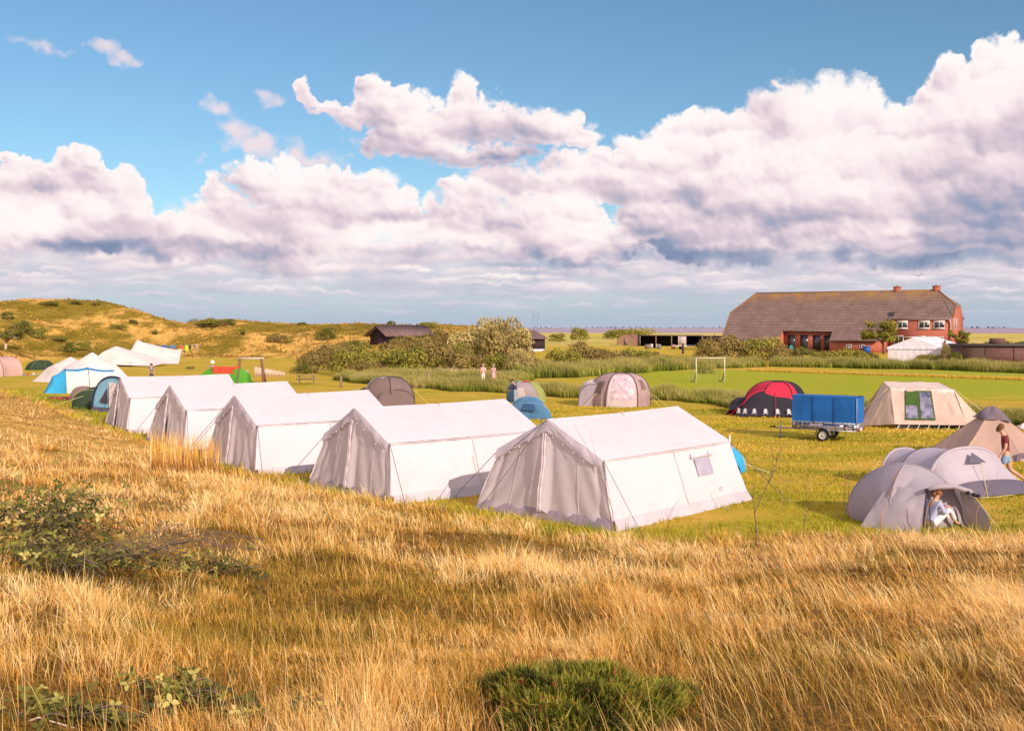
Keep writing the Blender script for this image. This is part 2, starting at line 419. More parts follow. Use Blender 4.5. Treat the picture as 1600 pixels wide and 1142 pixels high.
# ------------------------------------------------------------------ cloud bank: a far shell with computed cumulus
def build_clouds(NA=1700, NE=560):
    A0, A1 = -.60, .60; E0, E1 = -.004, .335
    AA, EE, C, A = cumulus(NA, NE, A0, A1, E0, E1)
    R = 24000.0
    V = np.stack([np.sin(AA)*np.cos(EE)*R, np.cos(AA)*np.cos(EE)*R, H+np.sin(EE)*R], -1).reshape(-1, 3)
    f = grid_faces(NE, NA)
    fa = A.reshape(-1)[f].max(1); f = f[fa > .004]
    me = npmesh('clouds', V, [f], {'cloud': C.reshape(-1, 3), 'cover': A.reshape(-1)})
    m = bpy.data.materials.new('cloud vapour'); m.use_nodes = True; t = NT(m.node_tree); t.N.remove(t.N['Principled BSDF'])
    c = t.node('ShaderNodeAttribute', attribute_name='cloud').outputs['Color']
    a = t.node('ShaderNodeAttribute', attribute_name='cover').outputs['Fac']
    e = t.node('ShaderNodeEmission', inp={'Color': c, 'Strength': 1.0}); tr = t.node('ShaderNodeBsdfTransparent')
    mx = t.node('ShaderNodeMixShader', inp={0: a}); t.L.new(tr.outputs[0], mx.inputs[1]); t.L.new(e.outputs[0], mx.inputs[2])
    t.L.new(mx.outputs[0], t.N['Material Output'].inputs[0])
    try: m.cycles.emission_sampling = 'NONE'
    except Exception: pass
    try: m.emission_sampling = 'NONE'
    except Exception: pass
    o = link('sky', me, m); tag(o, 'bank of white and lavender cumulus clouds above the horizon', 'sky', kind='structure')
build_clouds()

# ------------------------------------------------------------------ ground sheets
def polar(a0, a1, na, r):
    a = np.radians(np.linspace(a0, a1, na)); AA, RR = np.meshgrid(a, r)
    return RR*np.sin(AA), RR*np.cos(AA)
rr = np.concatenate([np.geomspace(.6, 60, 230), np.geomspace(60, 400, 200)[1:], np.geomspace(400, 960, 14)[1:]])
GX, GYy = polar(-62, 62, 700, rr)
GZ = hfun(GX, GYy)
SD = edge_dist(GX, GYy)
PXI = 800+F*GX/np.maximum(GYy, .5)
hill = (PXI < 835) & (GYy > 118) & (GZ > .12)
dune = (SD > 0) & (GYy < 118)
def px_of(x, y, z=0):      # picture position of a ground point, used only to lay out regions
    return 800+F*x/y
def face_part(mask_v, name, mat, label, cat):
    f = grid_faces(*GX.shape); k = mask_v.reshape(-1)[f].any(1) if name == 'x' else mask_v.reshape(-1)[f[:, 0]]
    f = f[k]; used = np.unique(f); mp = np.full(GX.size, -1); mp[used] = np.arange(len(used))
    V = np.stack([GX, GYy, GZ], -1).reshape(-1, 3)[used]
    o = link(name, npmesh(name, V, [mp[f][:, ::-1]]), mat, None, True)
    return tag(o, label, cat, kind='structure')
def ground_mat(name, cols, scales, bump=.5, far=False):
    m, t, b = new_mat(name)
    P = t.node('ShaderNodeNewGeometry').outputs['Position']
    n1 = t.noise(P, scales[0], 4, .6); n2 = t.noise(P, scales[1], 5, .65); n3 = t.noise(P, scales[2], 3, .6)
    c = t.mix(t.sm(.38, .62, n1), cols[0], cols[1]); c = t.mix(t.m('MULTIPLY', t.sm(.46, .64, n2), .8), c, cols[2])
    c = t.mix(t.m('MULTIPLY', t.sm(.45, .7, n3), .55), c, cols[3])
    c = t.mix(t.m('MULTIPLY', t.sm(14, 40, t.node('ShaderNodeSeparateXYZ', inp={0: P}).outputs[1]), .85), c, t.mix(t.sm(.4, .6, n2), (.80, .48, .13), (.45, .28, .06)))
    t.set(b, 'Base Color', c); b.inputs['Roughness'].default_value = .95; b.inputs['Specular IOR Level'].default_value = .05
    bn = t.node('ShaderNodeBump', inp={'Strength': bump, 'Height': n3}); bn.inputs['Distance'].default_value = .15
    t.L.new(bn.outputs[0], b.inputs['Normal'])
    return m
# lawn: green with drier, ochre stretches; greener towards the playing field; pale marsh far out
m, t, b = new_mat('campsite lawn')
P = t.node('ShaderNodeNewGeometry').outputs['Position']; sp = t.node('ShaderNodeSeparateXYZ', inp={0: P}).outputs
st = t.node('ShaderNodeVectorMath', operation='MULTIPLY', inp={0: P, 1: (.35, 1, 1)}).outputs[0]
n1 = t.noise(P, .09, 4, .6); n2 = t.noise(st, .55, 5, .62); n3 = t.noise(P, 4.5, 4, .7); n4 = t.noise(P, 22, 3, .7); n5 = t.noise(st, 1.9, 4, .65)
green = (.40, .37, .022); olive = (.54, .39, .035); straw = (.78, .45, .085); lush = (.25, .29, .015)
c = t.mix(t.sm(.36, .62, n1), olive, green); c = t.mix(t.m('MULTIPLY', t.sm(.41, .58, n2), .75), c, straw)
c = t.mix(t.m('MULTIPLY', t.sm(.52, .66, n5), .5), c, (.56, .38, .05))
c = t.mix(t.m('MULTIPLY', t.sm(.5, .75, n3), .35), c, lush); c = t.mix(t.m('MULTIPLY', t.sm(.56, .70, t.noise(st, 1.1, 5, .7)), .55), c, (.24, .19, .02))
pitch = t.mix(t.m('MULTIPLY', t.sm(.45, .7, n2), .4), (.37, .42, .025), (.52, .46, .045))
pm = t.m('MULTIPLY', t.sm(64, 76, sp[1]), t.m('SUBTRACT', 1.0, t.sm(112, 118, sp[1])))
pm = t.m('MULTIPLY', pm, t.sm(3, 12, sp[0]))
c = t.mix(t.m('MULTIPLY', pm, .9), c, pitch)
marsh = t.mix(t.sm(.35, .6, t.noise(st, .03, 4)), (.75, .55, .18), (.50, .42, .08))
c = t.mix(t.sm(240, 300, sp[1]), c, marsh)
c = t.mix(t.m('MULTIPLY', t.sm(.35, .75, n4), .35), c, (.17, .13, .02))
t.set(b, 'Base Color', c); b.inputs['Roughness'].default_value = .95; b.inputs['Specular IOR Level'].default_value = .05
bn = t.node('ShaderNodeBump', inp={'Strength': .8, 'Height': t.m('ADD', n3, t.m('MULTIPLY', n4, .5))}); bn.inputs['Distance'].default_value = .16
t.L.new(bn.outputs[0], b.inputs['Normal'])
lawn = m
dune_mat = ground_mat('dune soil', [(.22, .115, .03), (.14, .09, .018), (.34, .18, .05), (.09, .05, .015)], (1.2, 3.2, 11), .6)
m, t, b = new_mat('dune grass cover')
P = t.node('ShaderNodeNewGeometry').outputs['Position']
st = t.node('ShaderNodeVectorMath', operation='MULTIPLY', inp={0: P, 1: (1, .55, 1.6)}).outputs[0]
n1 = t.noise(st, .055, 5, .62); n2 = t.noise(st, .35, 5, .7); n3 = t.noise(P, 1.7, 5, .75)
c = t.mix(t.sm(.44, .54, n1), (.88, .50, .13), (.30, .215, .03)); c = t.mix(t.m('MULTIPLY', t.sm(.48, .60, n2), .8), c, (.20, .155, .018))
c = t.mix(t.m('MULTIPLY', t.sm(.40, .25, n2), .8), c, (.95, .58, .18))
c = t.mix(t.m('MULTIPLY', t.sm(.45, .75, n3), .6), c, (.17, .09, .02))
t.set(b, 'Base Color', c); b.inputs['Roughness'].default_value = 1; b.inputs['Specular IOR Level'].default_value = .02
bn = t.node('ShaderNodeBump', inp={'Strength': 1, 'Height': t.m('ADD', n2, t.m('MULTIPLY', n3, .35))}); bn.inputs['Distance'].default_value = 1.2
t.L.new(bn.outputs[0], b.inputs['Normal'])
hill_mat = m
face_part(~hill & ~dune, 'ground', lawn, 'mown yellow green campsite lawn running out to the salt marsh', 'ground')
face_part(dune, 'dune_slope', dune_mat, 'sandy dune slope under the dry grass in front', 'ground')
face_part(hill, 'hills', hill_mat, 'low dunes covered with dry gold and olive grass behind the camp', 'hills')
# ground behind and beside the viewpoint
V = np.array([(-400, -300, -.6), (400, -300, -.6), (400, 260, -.6), (-400, 260, -.6)]); 
link_o = link('ground', npmesh('ground', V, [np.array([[0, 1, 2, 3]])]), dune_mat); tag(link_o, 'dune ground continuing beside and behind the viewpoint', 'ground', kind='structure')
# mud flats and sea
sea_m, t, b = new_mat('mud flats')
P = t.node('ShaderNodeNewGeometry').outputs['Position']
st = t.node('ShaderNodeVectorMath', operation='MULTIPLY', inp={0: P, 1: (.2, 1, 1)}).outputs[0]
c = t.mix(t.sm(.4, .6, t.noise(st, .004, 4)), (.30, .22, .25), (.40, .32, .36))
t.set(b, 'Base Color', c); b.inputs['Roughness'].default_value = .7; b.inputs['Specular IOR Level'].default_value = .2
X, Y = polar(-62, 62, 80, np.geomspace(940, 45000, 20))
o = sheet('sea', np.stack([X, Y, X*0-.12], -1), sea_m, flip=True); tag(o, 'dull violet tidal flats stretching to the horizon', 'sea', kind='structure')
# thin far coast
mb = MB(); rg = random.Random(4)
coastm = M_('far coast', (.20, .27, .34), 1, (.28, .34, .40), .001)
pts = []
for i in range(120):
    x = -1500+i*75; hgt = 14+rg.random()*10+(10 if rg.random() < .15 else 0)
    if 5700 < x < 6100: hgt += 6
    mb.box((x, 15000+rg.random()*400, hgt/2-3), (75 if rg.random() < .6 else 40, 60, hgt))
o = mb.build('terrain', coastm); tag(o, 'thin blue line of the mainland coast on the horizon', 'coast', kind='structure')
# ------------------------------------------------------------------ cloth helpers
def patch(c00, c10, c11, c01, nu, nv, disp=None):
    c00, c10, c11, c01 = [np.array(c, float) for c in (c00, c10, c11, c01)]
    u = np.linspace(0, 1, nu); v = np.linspace(0, 1, nv); U, V = np.meshgrid(u, v)
    P = (c00*((1-U)*(1-V))[..., None]+c10*(U*(1-V))[..., None]+c11*(U*V)[..., None]+c01*((1-U)*V)[..., None])
    if disp is not None:
        nrm = np.cross(c10-c00, c01-c00); nrm = nrm/np.linalg.norm(nrm)
        P = P+disp(U, V)[..., None]*nrm
    return P
def rope(parent, a, b, mat, r=.012, sag=0.0):
    a, b = Vector(a), Vector(b); pts = [a.lerp(b, k/6)-Vector((0, 0, sag*math.sin(PI*k/6))) for k in range(7)]
    return MB().tube(pts, r, 4).build('guy_rope', mat, parent)
def arch_pts(a, n=25, t0=0, t1=1):
    y, cx, w, h = a[:4]; lean = a[4] if len(a) > 4 else 0; p = a[5] if len(a) > 5 else .82
    T = np.linspace(t0, t1, n)*PI
    c = np.cos(T); s = np.sin(T)
    x = cx-w*np.sign(c)*np.abs(c)**p; z = h*np.abs(s)**(p*.95)
    return np.stack([x, y+lean*z/max(h, .01), z], -1)
def loft(parent, name, arches, i0, mat, t0=0, t1=1, sag=.05, nu=14, nv=30, wr=.012, seed=0):
    A = arch_pts(arches[i0], nv, t0, t1); B = arch_pts(arches[i0+1], nv, t0, t1)
    u = np.linspace(0, 1, nu)[:, None, None]
    P = A[None]*(1-u)+B[None]*u
    ctr = P.copy(); ctr[..., 0] = (arches[i0][1]*(1-u[..., 0])+arches[i0+1][1]*u[..., 0]); ctr[..., 2] = 0
    s = sag*np.sin(PI*u)
    P = P+(ctr-P)*s
    w_ = (fbm(P[..., 0]*3+seed*7, P[..., 1]*3+P[..., 2]*2.2, 3)-.5)*wr*4*np.sin(PI*u[..., 0])
    P[..., 2] += w_*np.clip(P[..., 2], 0, .5)*2; P[..., 0] += w_*.6
    return sheet(name, P, mat, parent)
def cap(parent, name, a, mat, wr=.02, seed=0, n=30):
    A = arch_pts(a, n); B = A.copy(); B[:, 2] = 0
    v = np.linspace(0, 1, 14)[:, None, None]; P = B[None]*(1-v)+A[None]*v
    P[..., 1] += (fbm(P[..., 0]*4+seed, P[..., 2]*1.2, 3)-.5)*wr*4*(1-v[..., 0])
    return sheet(name, P, mat, parent)
def sleeve(parent, a, mat, r=.018, name='tent_pole', t0=0, t1=1):
    return MB().tube([tuple(q) for q in arch_pts(a, 22, t0, t1)], r, 5).build(name, mat, parent, True)
class Dome:
    """polygonal dome: seams follow the poles, panels sag a little between them"""
    def __init__(s, n, rx, ry, h, c=(0, 0), rot=0, apex=(0, 0), a=.75, b=.85, flat=.6):
        s.__dict__.update(n=n, rx=rx, ry=ry, h=h, c=c, rot=rot, apex=apex, a=a, b=b, flat=flat)
    def at(s, k, u, v, out=0):
        u = np.asarray(u, float); v = np.asarray(v, float)
        th0 = s.rot+2*PI*k/s.n; dth = 2*PI/s.n; th = th0+dth*u
        pol = math.cos(dth/2)/np.cos(dth*(u-.5)); rad = 1*(1-s.flat)+pol*s.flat
        ph = v*PI/2; R = np.cos(ph)**s.a*rad+out; Z = np.sin(ph)**s.b*s.h+out*np.sin(ph)
        x = s.c[0]+s.rx*R*np.cos(th)+s.apex[0]*np.sin(ph); y = s.c[1]+s.ry*R*np.sin(th)+s.apex[1]*np.sin(ph)
        return np.stack([x, y, Z], -1)
    def panel(s, parent, k, mat, name='panel', u=(0, 1), v=(0, 1), out=0, n=(14, 16), wr=.012):
        U, V = np.meshgrid(np.linspace(*u, n[0]), np.linspace(*v, n[1]))
        P = s.at(k, U, V, out)
        d = (fbm(P[..., 0]*2.5+k*3.3, P[..., 1]*2.5+P[..., 2]*1.7, 4)-.5)*wr*5*np.sin(PI*U)
        P[..., 0] += d; P[..., 2] += d*.5*V
        return sheet(name, P, mat, parent, flip=True)
    def pole(s, parent, k, mat, r=.018):
        v = np.linspace(0, 1, 18); P = s.at(k, v*0, v, .008)
        return MB().tube([tuple(q) for q in P], r, 5).build('tent_pole', mat, parent, True)
ROPE = M_('pale cord', (.75, .7, .55), .9); ROPEY = M_('yellow cord', (.66, .60, .26), .8); ROPED = M_('dark cord', (.12, .10, .10), .8)
PEG = M_('steel peg', (.4, .4, .4), .4, metal=.8)

# ------------------------------------------------------------------ the five white ridge tents
CANVAS = fabric('white canvas', (.80, .71, .72), trans=.22, folds=.28, var=.93)
GABLE = fabric('shade lifted canvas gable', (1.0, .93, .94), trans=.60, folds=.10, var=.96, fs=2.2)  # same canvas coloured lighter than the walls to lift the shaded gable ends
TRIM = fabric('grey canvas trim', (.80, .72, .76), trans=.2, folds=.2)
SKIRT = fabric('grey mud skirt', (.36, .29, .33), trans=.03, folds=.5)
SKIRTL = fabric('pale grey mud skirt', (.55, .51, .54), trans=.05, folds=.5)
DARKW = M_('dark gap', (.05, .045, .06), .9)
SEAM = M_('seam tape', (.66, .59, .60), .8)
MESH_G = M_('grey window cloth', (.42, .38, .46), .8)
TOG = M_('white toggle', (.85, .82, .8), .5)
def ridge_tent(loc, rz, L, W, He, Hr, We, label, seed, window=False, open_door=0.0, front=True):
    r = empty('ridge_tent', loc, rz, label, 'tent', 'white ridge tents in a row')
    R_ = np.random.default_rng(seed)
    bw, ew = W/2, We/2; yb = -.30
    nm = lambda P: P
    # roof: two slopes, slight sag between the ridge and eaves, faint seam
    for sgn in (1, -1):
        def d(U, V, sgn=sgn): return -.035*np.sin(PI*U)*np.sin(PI*V)*1+(fbm(U*5+seed, V*3, 3)-.5)*.03+.012*np.exp(-((U-.5)/.012)**2)
        P = patch((0, -.06, Hr), (0, L+.06, Hr), (sgn*ew*1.02, L+.06, He), (sgn*ew*1.02, -.06, He), 60, 24, lambda U, V: -abs(d(U, V))*1.0)
        P[..., 2] -= .03*np.sin(PI*np.linspace(0, 1, 60))[None, :]*(1-np.linspace(0, 1, 24))[:, None]
        sheet('roof', P, CANVAS, r)
    rd = MB(); rd.tube([(0, y, Hr-.03*math.sin(PI*max(0, min(1, y/L)))+.004) for y in np.linspace(-.06, L+.06, 20)], .013, 5); rd.build('ridge_seam', SEAM, r, True)
    # side walls slope outwards to the ground
    for sgn in (1, -1):
        def dw(U, V): return (fbm(U*7+seed*3, V*2.2, 4)-.5)*.085*(1-V*.3)+.010*np.exp(-((U-.52)/.01)**2)-.03*np.sin(PI*U)
        P = patch((sgn*(bw-.03), -.31, .24), (sgn*(bw-.03), L+.2, .24), (sgn*ew, L, He-.01), (sgn*ew, 0, He-.01), 70, 26, dw)
        sheet('side_wall', P, CANVAS, r)
        U = np.linspace(0, 1, 60)
        top = np.stack([np.full(60, sgn*(bw-.035)), -.2+U*(L+.4), np.full(60, .26)], -1)
        bot = top.copy(); bot[:, 0] = sgn*(bw+.10+.05*(fbm(U*9, U*0+seed, 3)-.5)); bot[:, 2] = -.03; bot[:, 1] = -.32+U*(L+.64)
        midl = (top+bot)/2+np.stack([sgn*.03*np.sin(U*37+seed), 0*U, .01*np.sin(U*23)], -1)
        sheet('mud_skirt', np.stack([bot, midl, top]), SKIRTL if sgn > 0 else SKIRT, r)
        MB().tube([(sgn*(bw-.03+(ew-bw+.03)*v_+.006), L*(.52+.0*v_), .24+(He-.26)*v_) for v_ in np.linspace(0, 1, 8)], .010, 4).build('seam', SEAM, r)
        MB().tube([(sgn*ew*1.02*v_, L*.52, Hr-(Hr-He)*v_+.002-.055*math.sin(PI*v_)) for v_ in np.linspace(0, 1, 10)], .010, 4).build('seam', SEAM, r)
        # rolled eave flap
        MB().tube([(sgn*(ew+.012), y, He-.035-.01*math.sin(9*y)) for y in np.linspace(-.03, L+.03, 24)], .016, 5).build('eave_hem', SEAM, r, True)
    # gables
    for g, (y0, yB, sg) in enumerate(((0, yb, 1), (L, L+.25, -1))):
        for half in (-1, 1):
            nu, nv = (64, 54) if g == 0 else (16, 12)
            u = np.linspace(0, 1, nu); v = np.linspace(0, 1, nv); U, V = np.meshgrid(u, v)     # u: 0 at the door seam, 1 at the corner
            xb = half*U*(bw-.02); zb = .11+.05*np.cos(U*PI*4+seed)*0.6+.04*np.sin(U*9+seed)
            zb = np.where(U < .12, zb+.14*(1-U/.12), zb)
            xe = half*U*ew; ze = Hr-(Hr-He)*U-.10
            X = xb*(1-V)+xe*V; Z = zb*(1-V)+ze*V
            Y = (yB+.12*0)*(1-V)+y0*V
            A = .015*(.35+.65*(1-V))
            fold = (fbm(U*3.2+V*2.2+seed*5+half*3, V*1.6+seed, 3)-.5)*3.4+.35*np.sin(U*13+V*4.5+seed*2+half)*(fbm(U*2+seed, V*2, 2))
            gather = -.16*np.exp(-(U/.05)**2)*(1-.3*V)+.10*np.exp(-((U-.10)/.05)**2)*(1-V*.5)
            corner = .012*np.exp(-((U-1)/.08)**2)*(1-V)-.05*np.exp(-((U-.86)/.05)**2)
            radial = .03*np.sin((U*3+1)*(6+3*V)+seed)
            Y = Y-sg*(A*fold+gather*-1*.35+corner+radial*(1-V)*.8-.05*np.sin(PI*U)*np.sin(PI*V))
            sheet('gable_wall', np.stack([X, Y, Z], -1), GABLE, r)
            if g == 0:
                MB().tube([tuple(q) for q in np.stack([X, Y-.012, Z], -1)[:, int(nu*.52)]], .008, 4).build('seam', TRIM, r)
            # valance under the roof edge
            n = 26; uu = np.linspace(0, 1, n)
            t_ = np.stack([half*uu*ew*1.02, np.full(n, y0-sg*.065), Hr-(Hr-He)*uu-.002], -1)
            b_ = np.stack([half*uu*(ew*1.02+.03), np.full(n, y0-sg*.10)-sg*.015*np.sin(uu*19+seed), Hr-(Hr-He)*uu-.27-.015*np.sin(uu*26)], -1)
            b_[-1, 2] += .02; b_[0, 2] -= .02
            sheet('valance', np.stack([b_, (t_+b_)/2-np.array([0, sg*.02, 0]), t_]), TRIM, r)
            # skirt along the foot of the gable
            U1 = np.linspace(0, 1, 34)
            tp = np.stack([half*U1*(bw-.02), np.full(34, yB+sg*.05), 0.27+0*U1], -1)
            bt = np.stack([half*U1*(bw+.06), yB-sg*(.05+.025*np.abs(np.sin(U1*8+seed))), -.03+0*U1], -1)
            sheet('mud_skirt', np.stack([bt, (bt+tp)/2-np.array([0, sg*.02, 0]), tp]), SKIRT, r)
            if g == 0:
                for k in range(5):
                    uu_ = .14+.19*k; vv = .965
                    MB().box((half*uu_*ew, y0-.13, Hr-(Hr-He)*uu_-.30), (.018, .016, .04)).build('toggle', TOG, r)
    # door: gathered strips either side of the seam
    mb = MB()
    for k in (-.035, .04):
        mb.tube([(k+.02*math.sin(z*5+seed), -.10+yb*(1-(z-.2)/(Hr-.3))*1.0-.02, z) for z in np.linspace(.22, Hr-.34, 16)], [.020+.009*math.sin(q*2.1) for q in range(16)], 6)
    mb.build('door_flap', GABLE, r, True)
    if open_door:
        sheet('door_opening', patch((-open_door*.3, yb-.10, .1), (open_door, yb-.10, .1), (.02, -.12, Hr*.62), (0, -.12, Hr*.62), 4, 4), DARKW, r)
    if window:
        f = lambda y, z: (bw-.03+(ew-bw+.03)*(z-.24)/(He-.25)+.012, y, z)
        y0, y1, z0, z1 = L*.66, L*.79, .86, 1.30
        sheet('window', patch(f(y0, z0), f(y1, z0), f(y1, z1), f(y0, z1), 4, 4), MESH_G, r)
        MB().tube([f(y0-.12, z1+.05), f(y1+.12, z1+.05)], .03, 6).build('window_roll', CANVAS, r, True)
        for y in (y0-.06, y1+.04): MB().box(Vector(f(y, z1+.09)), (.03, .05, .1)).build('toggle', TOG, r)
        f2 = lambda y, z: Vector(f(y, z))+Vector((.012, 0, 0))
        mk = MB()
        for k in range(3): mk.quad(f2(L*.80, .50-.035*k), f2(L*.80+.16-.03*k, .50-.035*k), f2(L*.80+.16-.03*k, .485-.035*k), f2(L*.80, .485-.035*k))
        mk.build('maker_mark', MESH_G, r)
    # poles, ropes and pegs
    MB().tube([(ew+.02, L, .2), (ew+.03, L+.02, He+.16)], .02, 6).build('corner_pole', TOG, r)
    for (a, b, m_) in (((ew, 0, He), (bw+1.05, -.5, 0), ROPED), ((-ew, 0, He), (-bw-.7, -.9, 0), ROPED), ((ew, L, He), (bw+1.1, L+.5, 0), ROPED), ((0, -.1, Hr), (-.9, -2.0, 0), ROPED) if seed % 2 else ((ew, L*.5, He-.4), (bw+.9, L*.5, 0), ROPE), ((bw, L*.72, .45), (bw+.5, L*.70, 0), ROPE)):
        rope(r, a, b, m_, .009)
        MB().tube([(b[0], b[1], -.02), (b[0], b[1], .10)], .015, 5).build('tent_peg', PEG, r)
    for (a, b) in (((0, -.12, Hr-.02), (ew*.62, -.14, He+.12)), ((0, -.12, Hr-.02), (-ew*.62, -.14, He+.12))): rope(r, a, b, ROPED, .007)
    return r
RT = [((858, 655), (1062, 634), 812, dict(window=True, label='nearest white ridge tent with a square grey window in its long side')),
      ((557, 637), (788, 619), 757, dict(label='second nearest white ridge tent, blue dome behind its far end')),
      ((370, 618), (565, 605), 712, dict(label='middle one of the five white ridge tents, its gable next to the tallest dry reeds')),
      ((268, 602), (440, 595), 681, dict(label='fourth white ridge tent counted from the nearest, with the green and red tent behind it', open_door=.35)),
      ((190, 589), (355, 586), 664, dict(label='farthest white ridge tent of the row, beside the pale blue arched tent', open_door=.3))]
TENT_BASE = []
for i, (a, b, yb_, kw) in enumerate(RT):
    hr = 2.5
    A = G(a[0], a[1], hr); B = G(b[0], b[1], hr)
    ang = math.radians((43, 50, 53, 53, 57)[i]); L = (5.7, 5.5, 5.0, 4.9, 5.0)[i]
    lab = kw.pop('label')
    TENT_BASE.append((A.x, A.y, ang, L))
    ridge_tent((A.x, A.y, 0), -ang, L, 4.5, 1.62, hr, 3.45, lab, i+1, **kw)
    print('tent', i, A, math.degrees(ang), L)
# ------------------------------------------------------------------ small tents
def fm(n, c, **k): return fabric(n, c, **k)
K_mauve = fm('mauve nylon', (.50, .34, .33)); K_mauve2 = fm('pale mauve nylon', (.66, .54, .53)); K_brownpole = M_('dark pole sleeve', (.10, .05, .06), .7)
K_black = fm('black nylon', (.028, .024, .032), trans=.02); K_red = fm('raspberry nylon', (.62, .03, .07)); K_white = M_('white print', (.85, .83, .85), .6)
K_win = M_('clear window film', (.66, .50, .52), .18, (.40, .28, .31), 4, .6, 6, spec=.8)
K_roof = fm('pale beige roof cotton', (.95, .78, .68), trans=.3, folds=.2); K_beige = fm('beige cotton', (.68, .51, .41), trans=.15, folds=.3); K_brown = fm('brown cotton', (.50, .33, .26), trans=.12, folds=.3); K_cap = fm('dark cap cloth', (.20, .15, .18))
K_lil = fm('lilac grey nylon', (.46, .40, .455), trans=.1, folds=.2); K_lil2 = fm('pale lilac nylon', (.58, .51, .55), trans=.2); K_lild = fm('dark violet groundsheet edge', (.13, .11, .15), trans=.02)
K_grey = fm('grey flysheet', (.39, .335, .37), trans=.15); K_greyl = fm('light grey flysheet', (.52, .455, .48), trans=.25); K_grey_d = fm('shadow grey inner', (.34, .28, .28), trans=.05)
K_green = fm('dark green nylon', (.035, .06, .03), trans=.05); K_lime = fm('lime nylon', (.38, .42, .12)); K_grass = fm('bright green nylon', (.10, .36, .03)); K_redo = fm('orange red nylon', (.72, .08, .03))
K_blue = fm('steel blue nylon', (.09, .22, .36), trans=.1, folds=.6); K_sky = fm('light blue nylon', (.28, .60, .78)); K_mid = fm('bright blue nylon', (.02, .30, .58)); K_cyan = fm('cyan nylon', (.05, .42, .72))
K_cream = fm('cream canvas', (.86, .76, .70), trans=.2, folds=.15); K_choc = fm('brown grey nylon', (.22, .15, .13), trans=.1); K_chocl = fm('light stone nylon', (.55, .45, .42), trans=.15)
K_pinkt = fm('salmon canvas', (.66, .42, .36)); K_glass = M_('dark tent window', (.05, .05, .09), .15, spec=.7)

# mauve family dome
r = empty('dome_tent', G(962, 634), 0, 'large mauve dome tent with a shiny clear front window and yellow guy ropes', 'tent')
D = Dome(6, 1.95, 1.9, 2.0, (.25, .6), rot=math.radians(-120), apex=(.1, 0), a=.62, b=.8)
for k in range(6): D.panel(r, k, K_mauve if k in (0, 2, 5) else K_mauve2 if k != 1 else K_mauve)
for k in range(6): D.pole(r, k, K_brownpole, .03)
D.panel(r, 0, K_mauve2, 'panel', (.04, .96), (0, .8), .006)
D.panel(r, 0, K_win, 'window', (.12, .88), (.10, .62), .012)
D.panel(r, 5, K_mauve, 'door_panel', (.25, .95), (.02, .62), .008); D.panel(r, 5, K_choc, 'window', (.45, .8), (.2, .5), .014)
D.panel(r, 1, K_mauve, 'door_panel', (.2, .9), (0, .7), .008); D.panel(r, 1, K_choc, 'window', (.25, .6), (.28, .55), .015)
ar = [(-.1, -1.35, .95, 1.35), (.9, -1.2, 1.05, 1.6), (1.9, -1.1, .8, .9)]
loft(r, 'vestibule', ar, 0, K_mauve2); loft(r, 'vestibule', ar, 1, K_mauve2); cap(r, 'vestibule_door', ar[0], K_grey); sleeve(r, ar[0], K_brownpole)
for a, b in (((-1.0, -.2, 1.0), (-2.0, -1.0, 0)), ((-.9, -.6, 1.1), (-1.0, -1.5, 0)), ((1.6, -.3, 1.2), (2.6, -.9, 0)), ((1.9, 0, 1.0), (3.1, -.7, 0)), ((-.2, -.9, .9), (-.3, -1.7, 0))): rope(r, a, b, ROPEY, .014)

# pirate tent
r = empty('dome_tent', G(1203, 648), math.radians(-8), 'black and raspberry red dome tent printed with white skulls beside the blue trailer', 'tent')
D = Dome(6, 1.75, 1.5, 1.85, (.25, .4), rot=math.radians(-120), apex=(.15, 0), a=.7)
for k in range(6): D.panel(r, k, (K_red, K_black, K_black, K_black, K_red, K_red)[k])
D.panel(r, 0, K_black, 'panel', (0, 1), (.86, 1), .01); D.panel(r, 1, K_red, 'panel', (0, .30), (0, .95), .008)
for k in range(6): D.pole(r, k, K_black, .025)
ar = [(-1.75, -.1, 1.85, .06, 0, .7), (-1.35, -.1, 1.8, .62, .1), (-.80, .0, 1.52, 1.40, .2)]
for k in (0, 1): loft(r, 'vestibule', ar, k, K_black)
sleeve(r, ar[2], K_red, .045, 'arch_sleeve')
la = (.3, -1.45, .75, .95, 0); lb = (-.6, -1.6, .8, .35, 0)
loft(r, 'side_porch', [lb, la], 0, K_black); cap(r, 'side_porch', la, K_red)
def skull(parent, c, nrm, s):
    c = Vector(c); n_ = Vector(nrm).normalized(); a = Vector((0, 0, 1)).cross(n_).normalized(); b = n_.cross(a); c = c+n_*.03
    mb = MB(); q = lambda x, y, z=0: c+a*x*s+b*y*s+n_*z
    mb.poly([q(.38*math.cos(t), .3+.36*math.sin(t)) for t in np.linspace(0, 2*PI, 13)[:-1]])
    mb.quad(q(-.2, -.18), q(.2, -.18), q(.2, .05), q(-.2, .05))
    for sg in (-1, 1):
        mb.quad(q(-.55, -.32-.26*sg-.05, .002), q(-.55, -.32-.26*sg+.07, .002), q(.55, -.32+.26*sg+.07, .002), q(.55, -.32+.26*sg-.05, .002))
    o = mb.build('skull_print', K_white, parent)
    e = MB()
    for sg in (-1, 1): e.poly([q(sg*.16+.09*math.cos(t), .28+.1*math.sin(t), .006) for t in np.linspace(0, 2*PI, 9)[:-1]])
    e.build('eye_hole', K_black, o)
for k in range(8):
    t = -.9+1.8*k/7; x = -.1+1.8*math.sin(t*1.35); 
    y = -1.78+.34*(abs(t)**3)*1.0; z = .30
    skull(r, (x*1.0, y+.08, z), (math.sin(t*.9), -1, .35), .235)
for a, b in (((-1.2, -.6, 1.0), (-2.3, -1.3, 0)), ((.2, -.7, 1.3), (.1, -2.1, 0))): rope(r, a, b, K_red, .012)

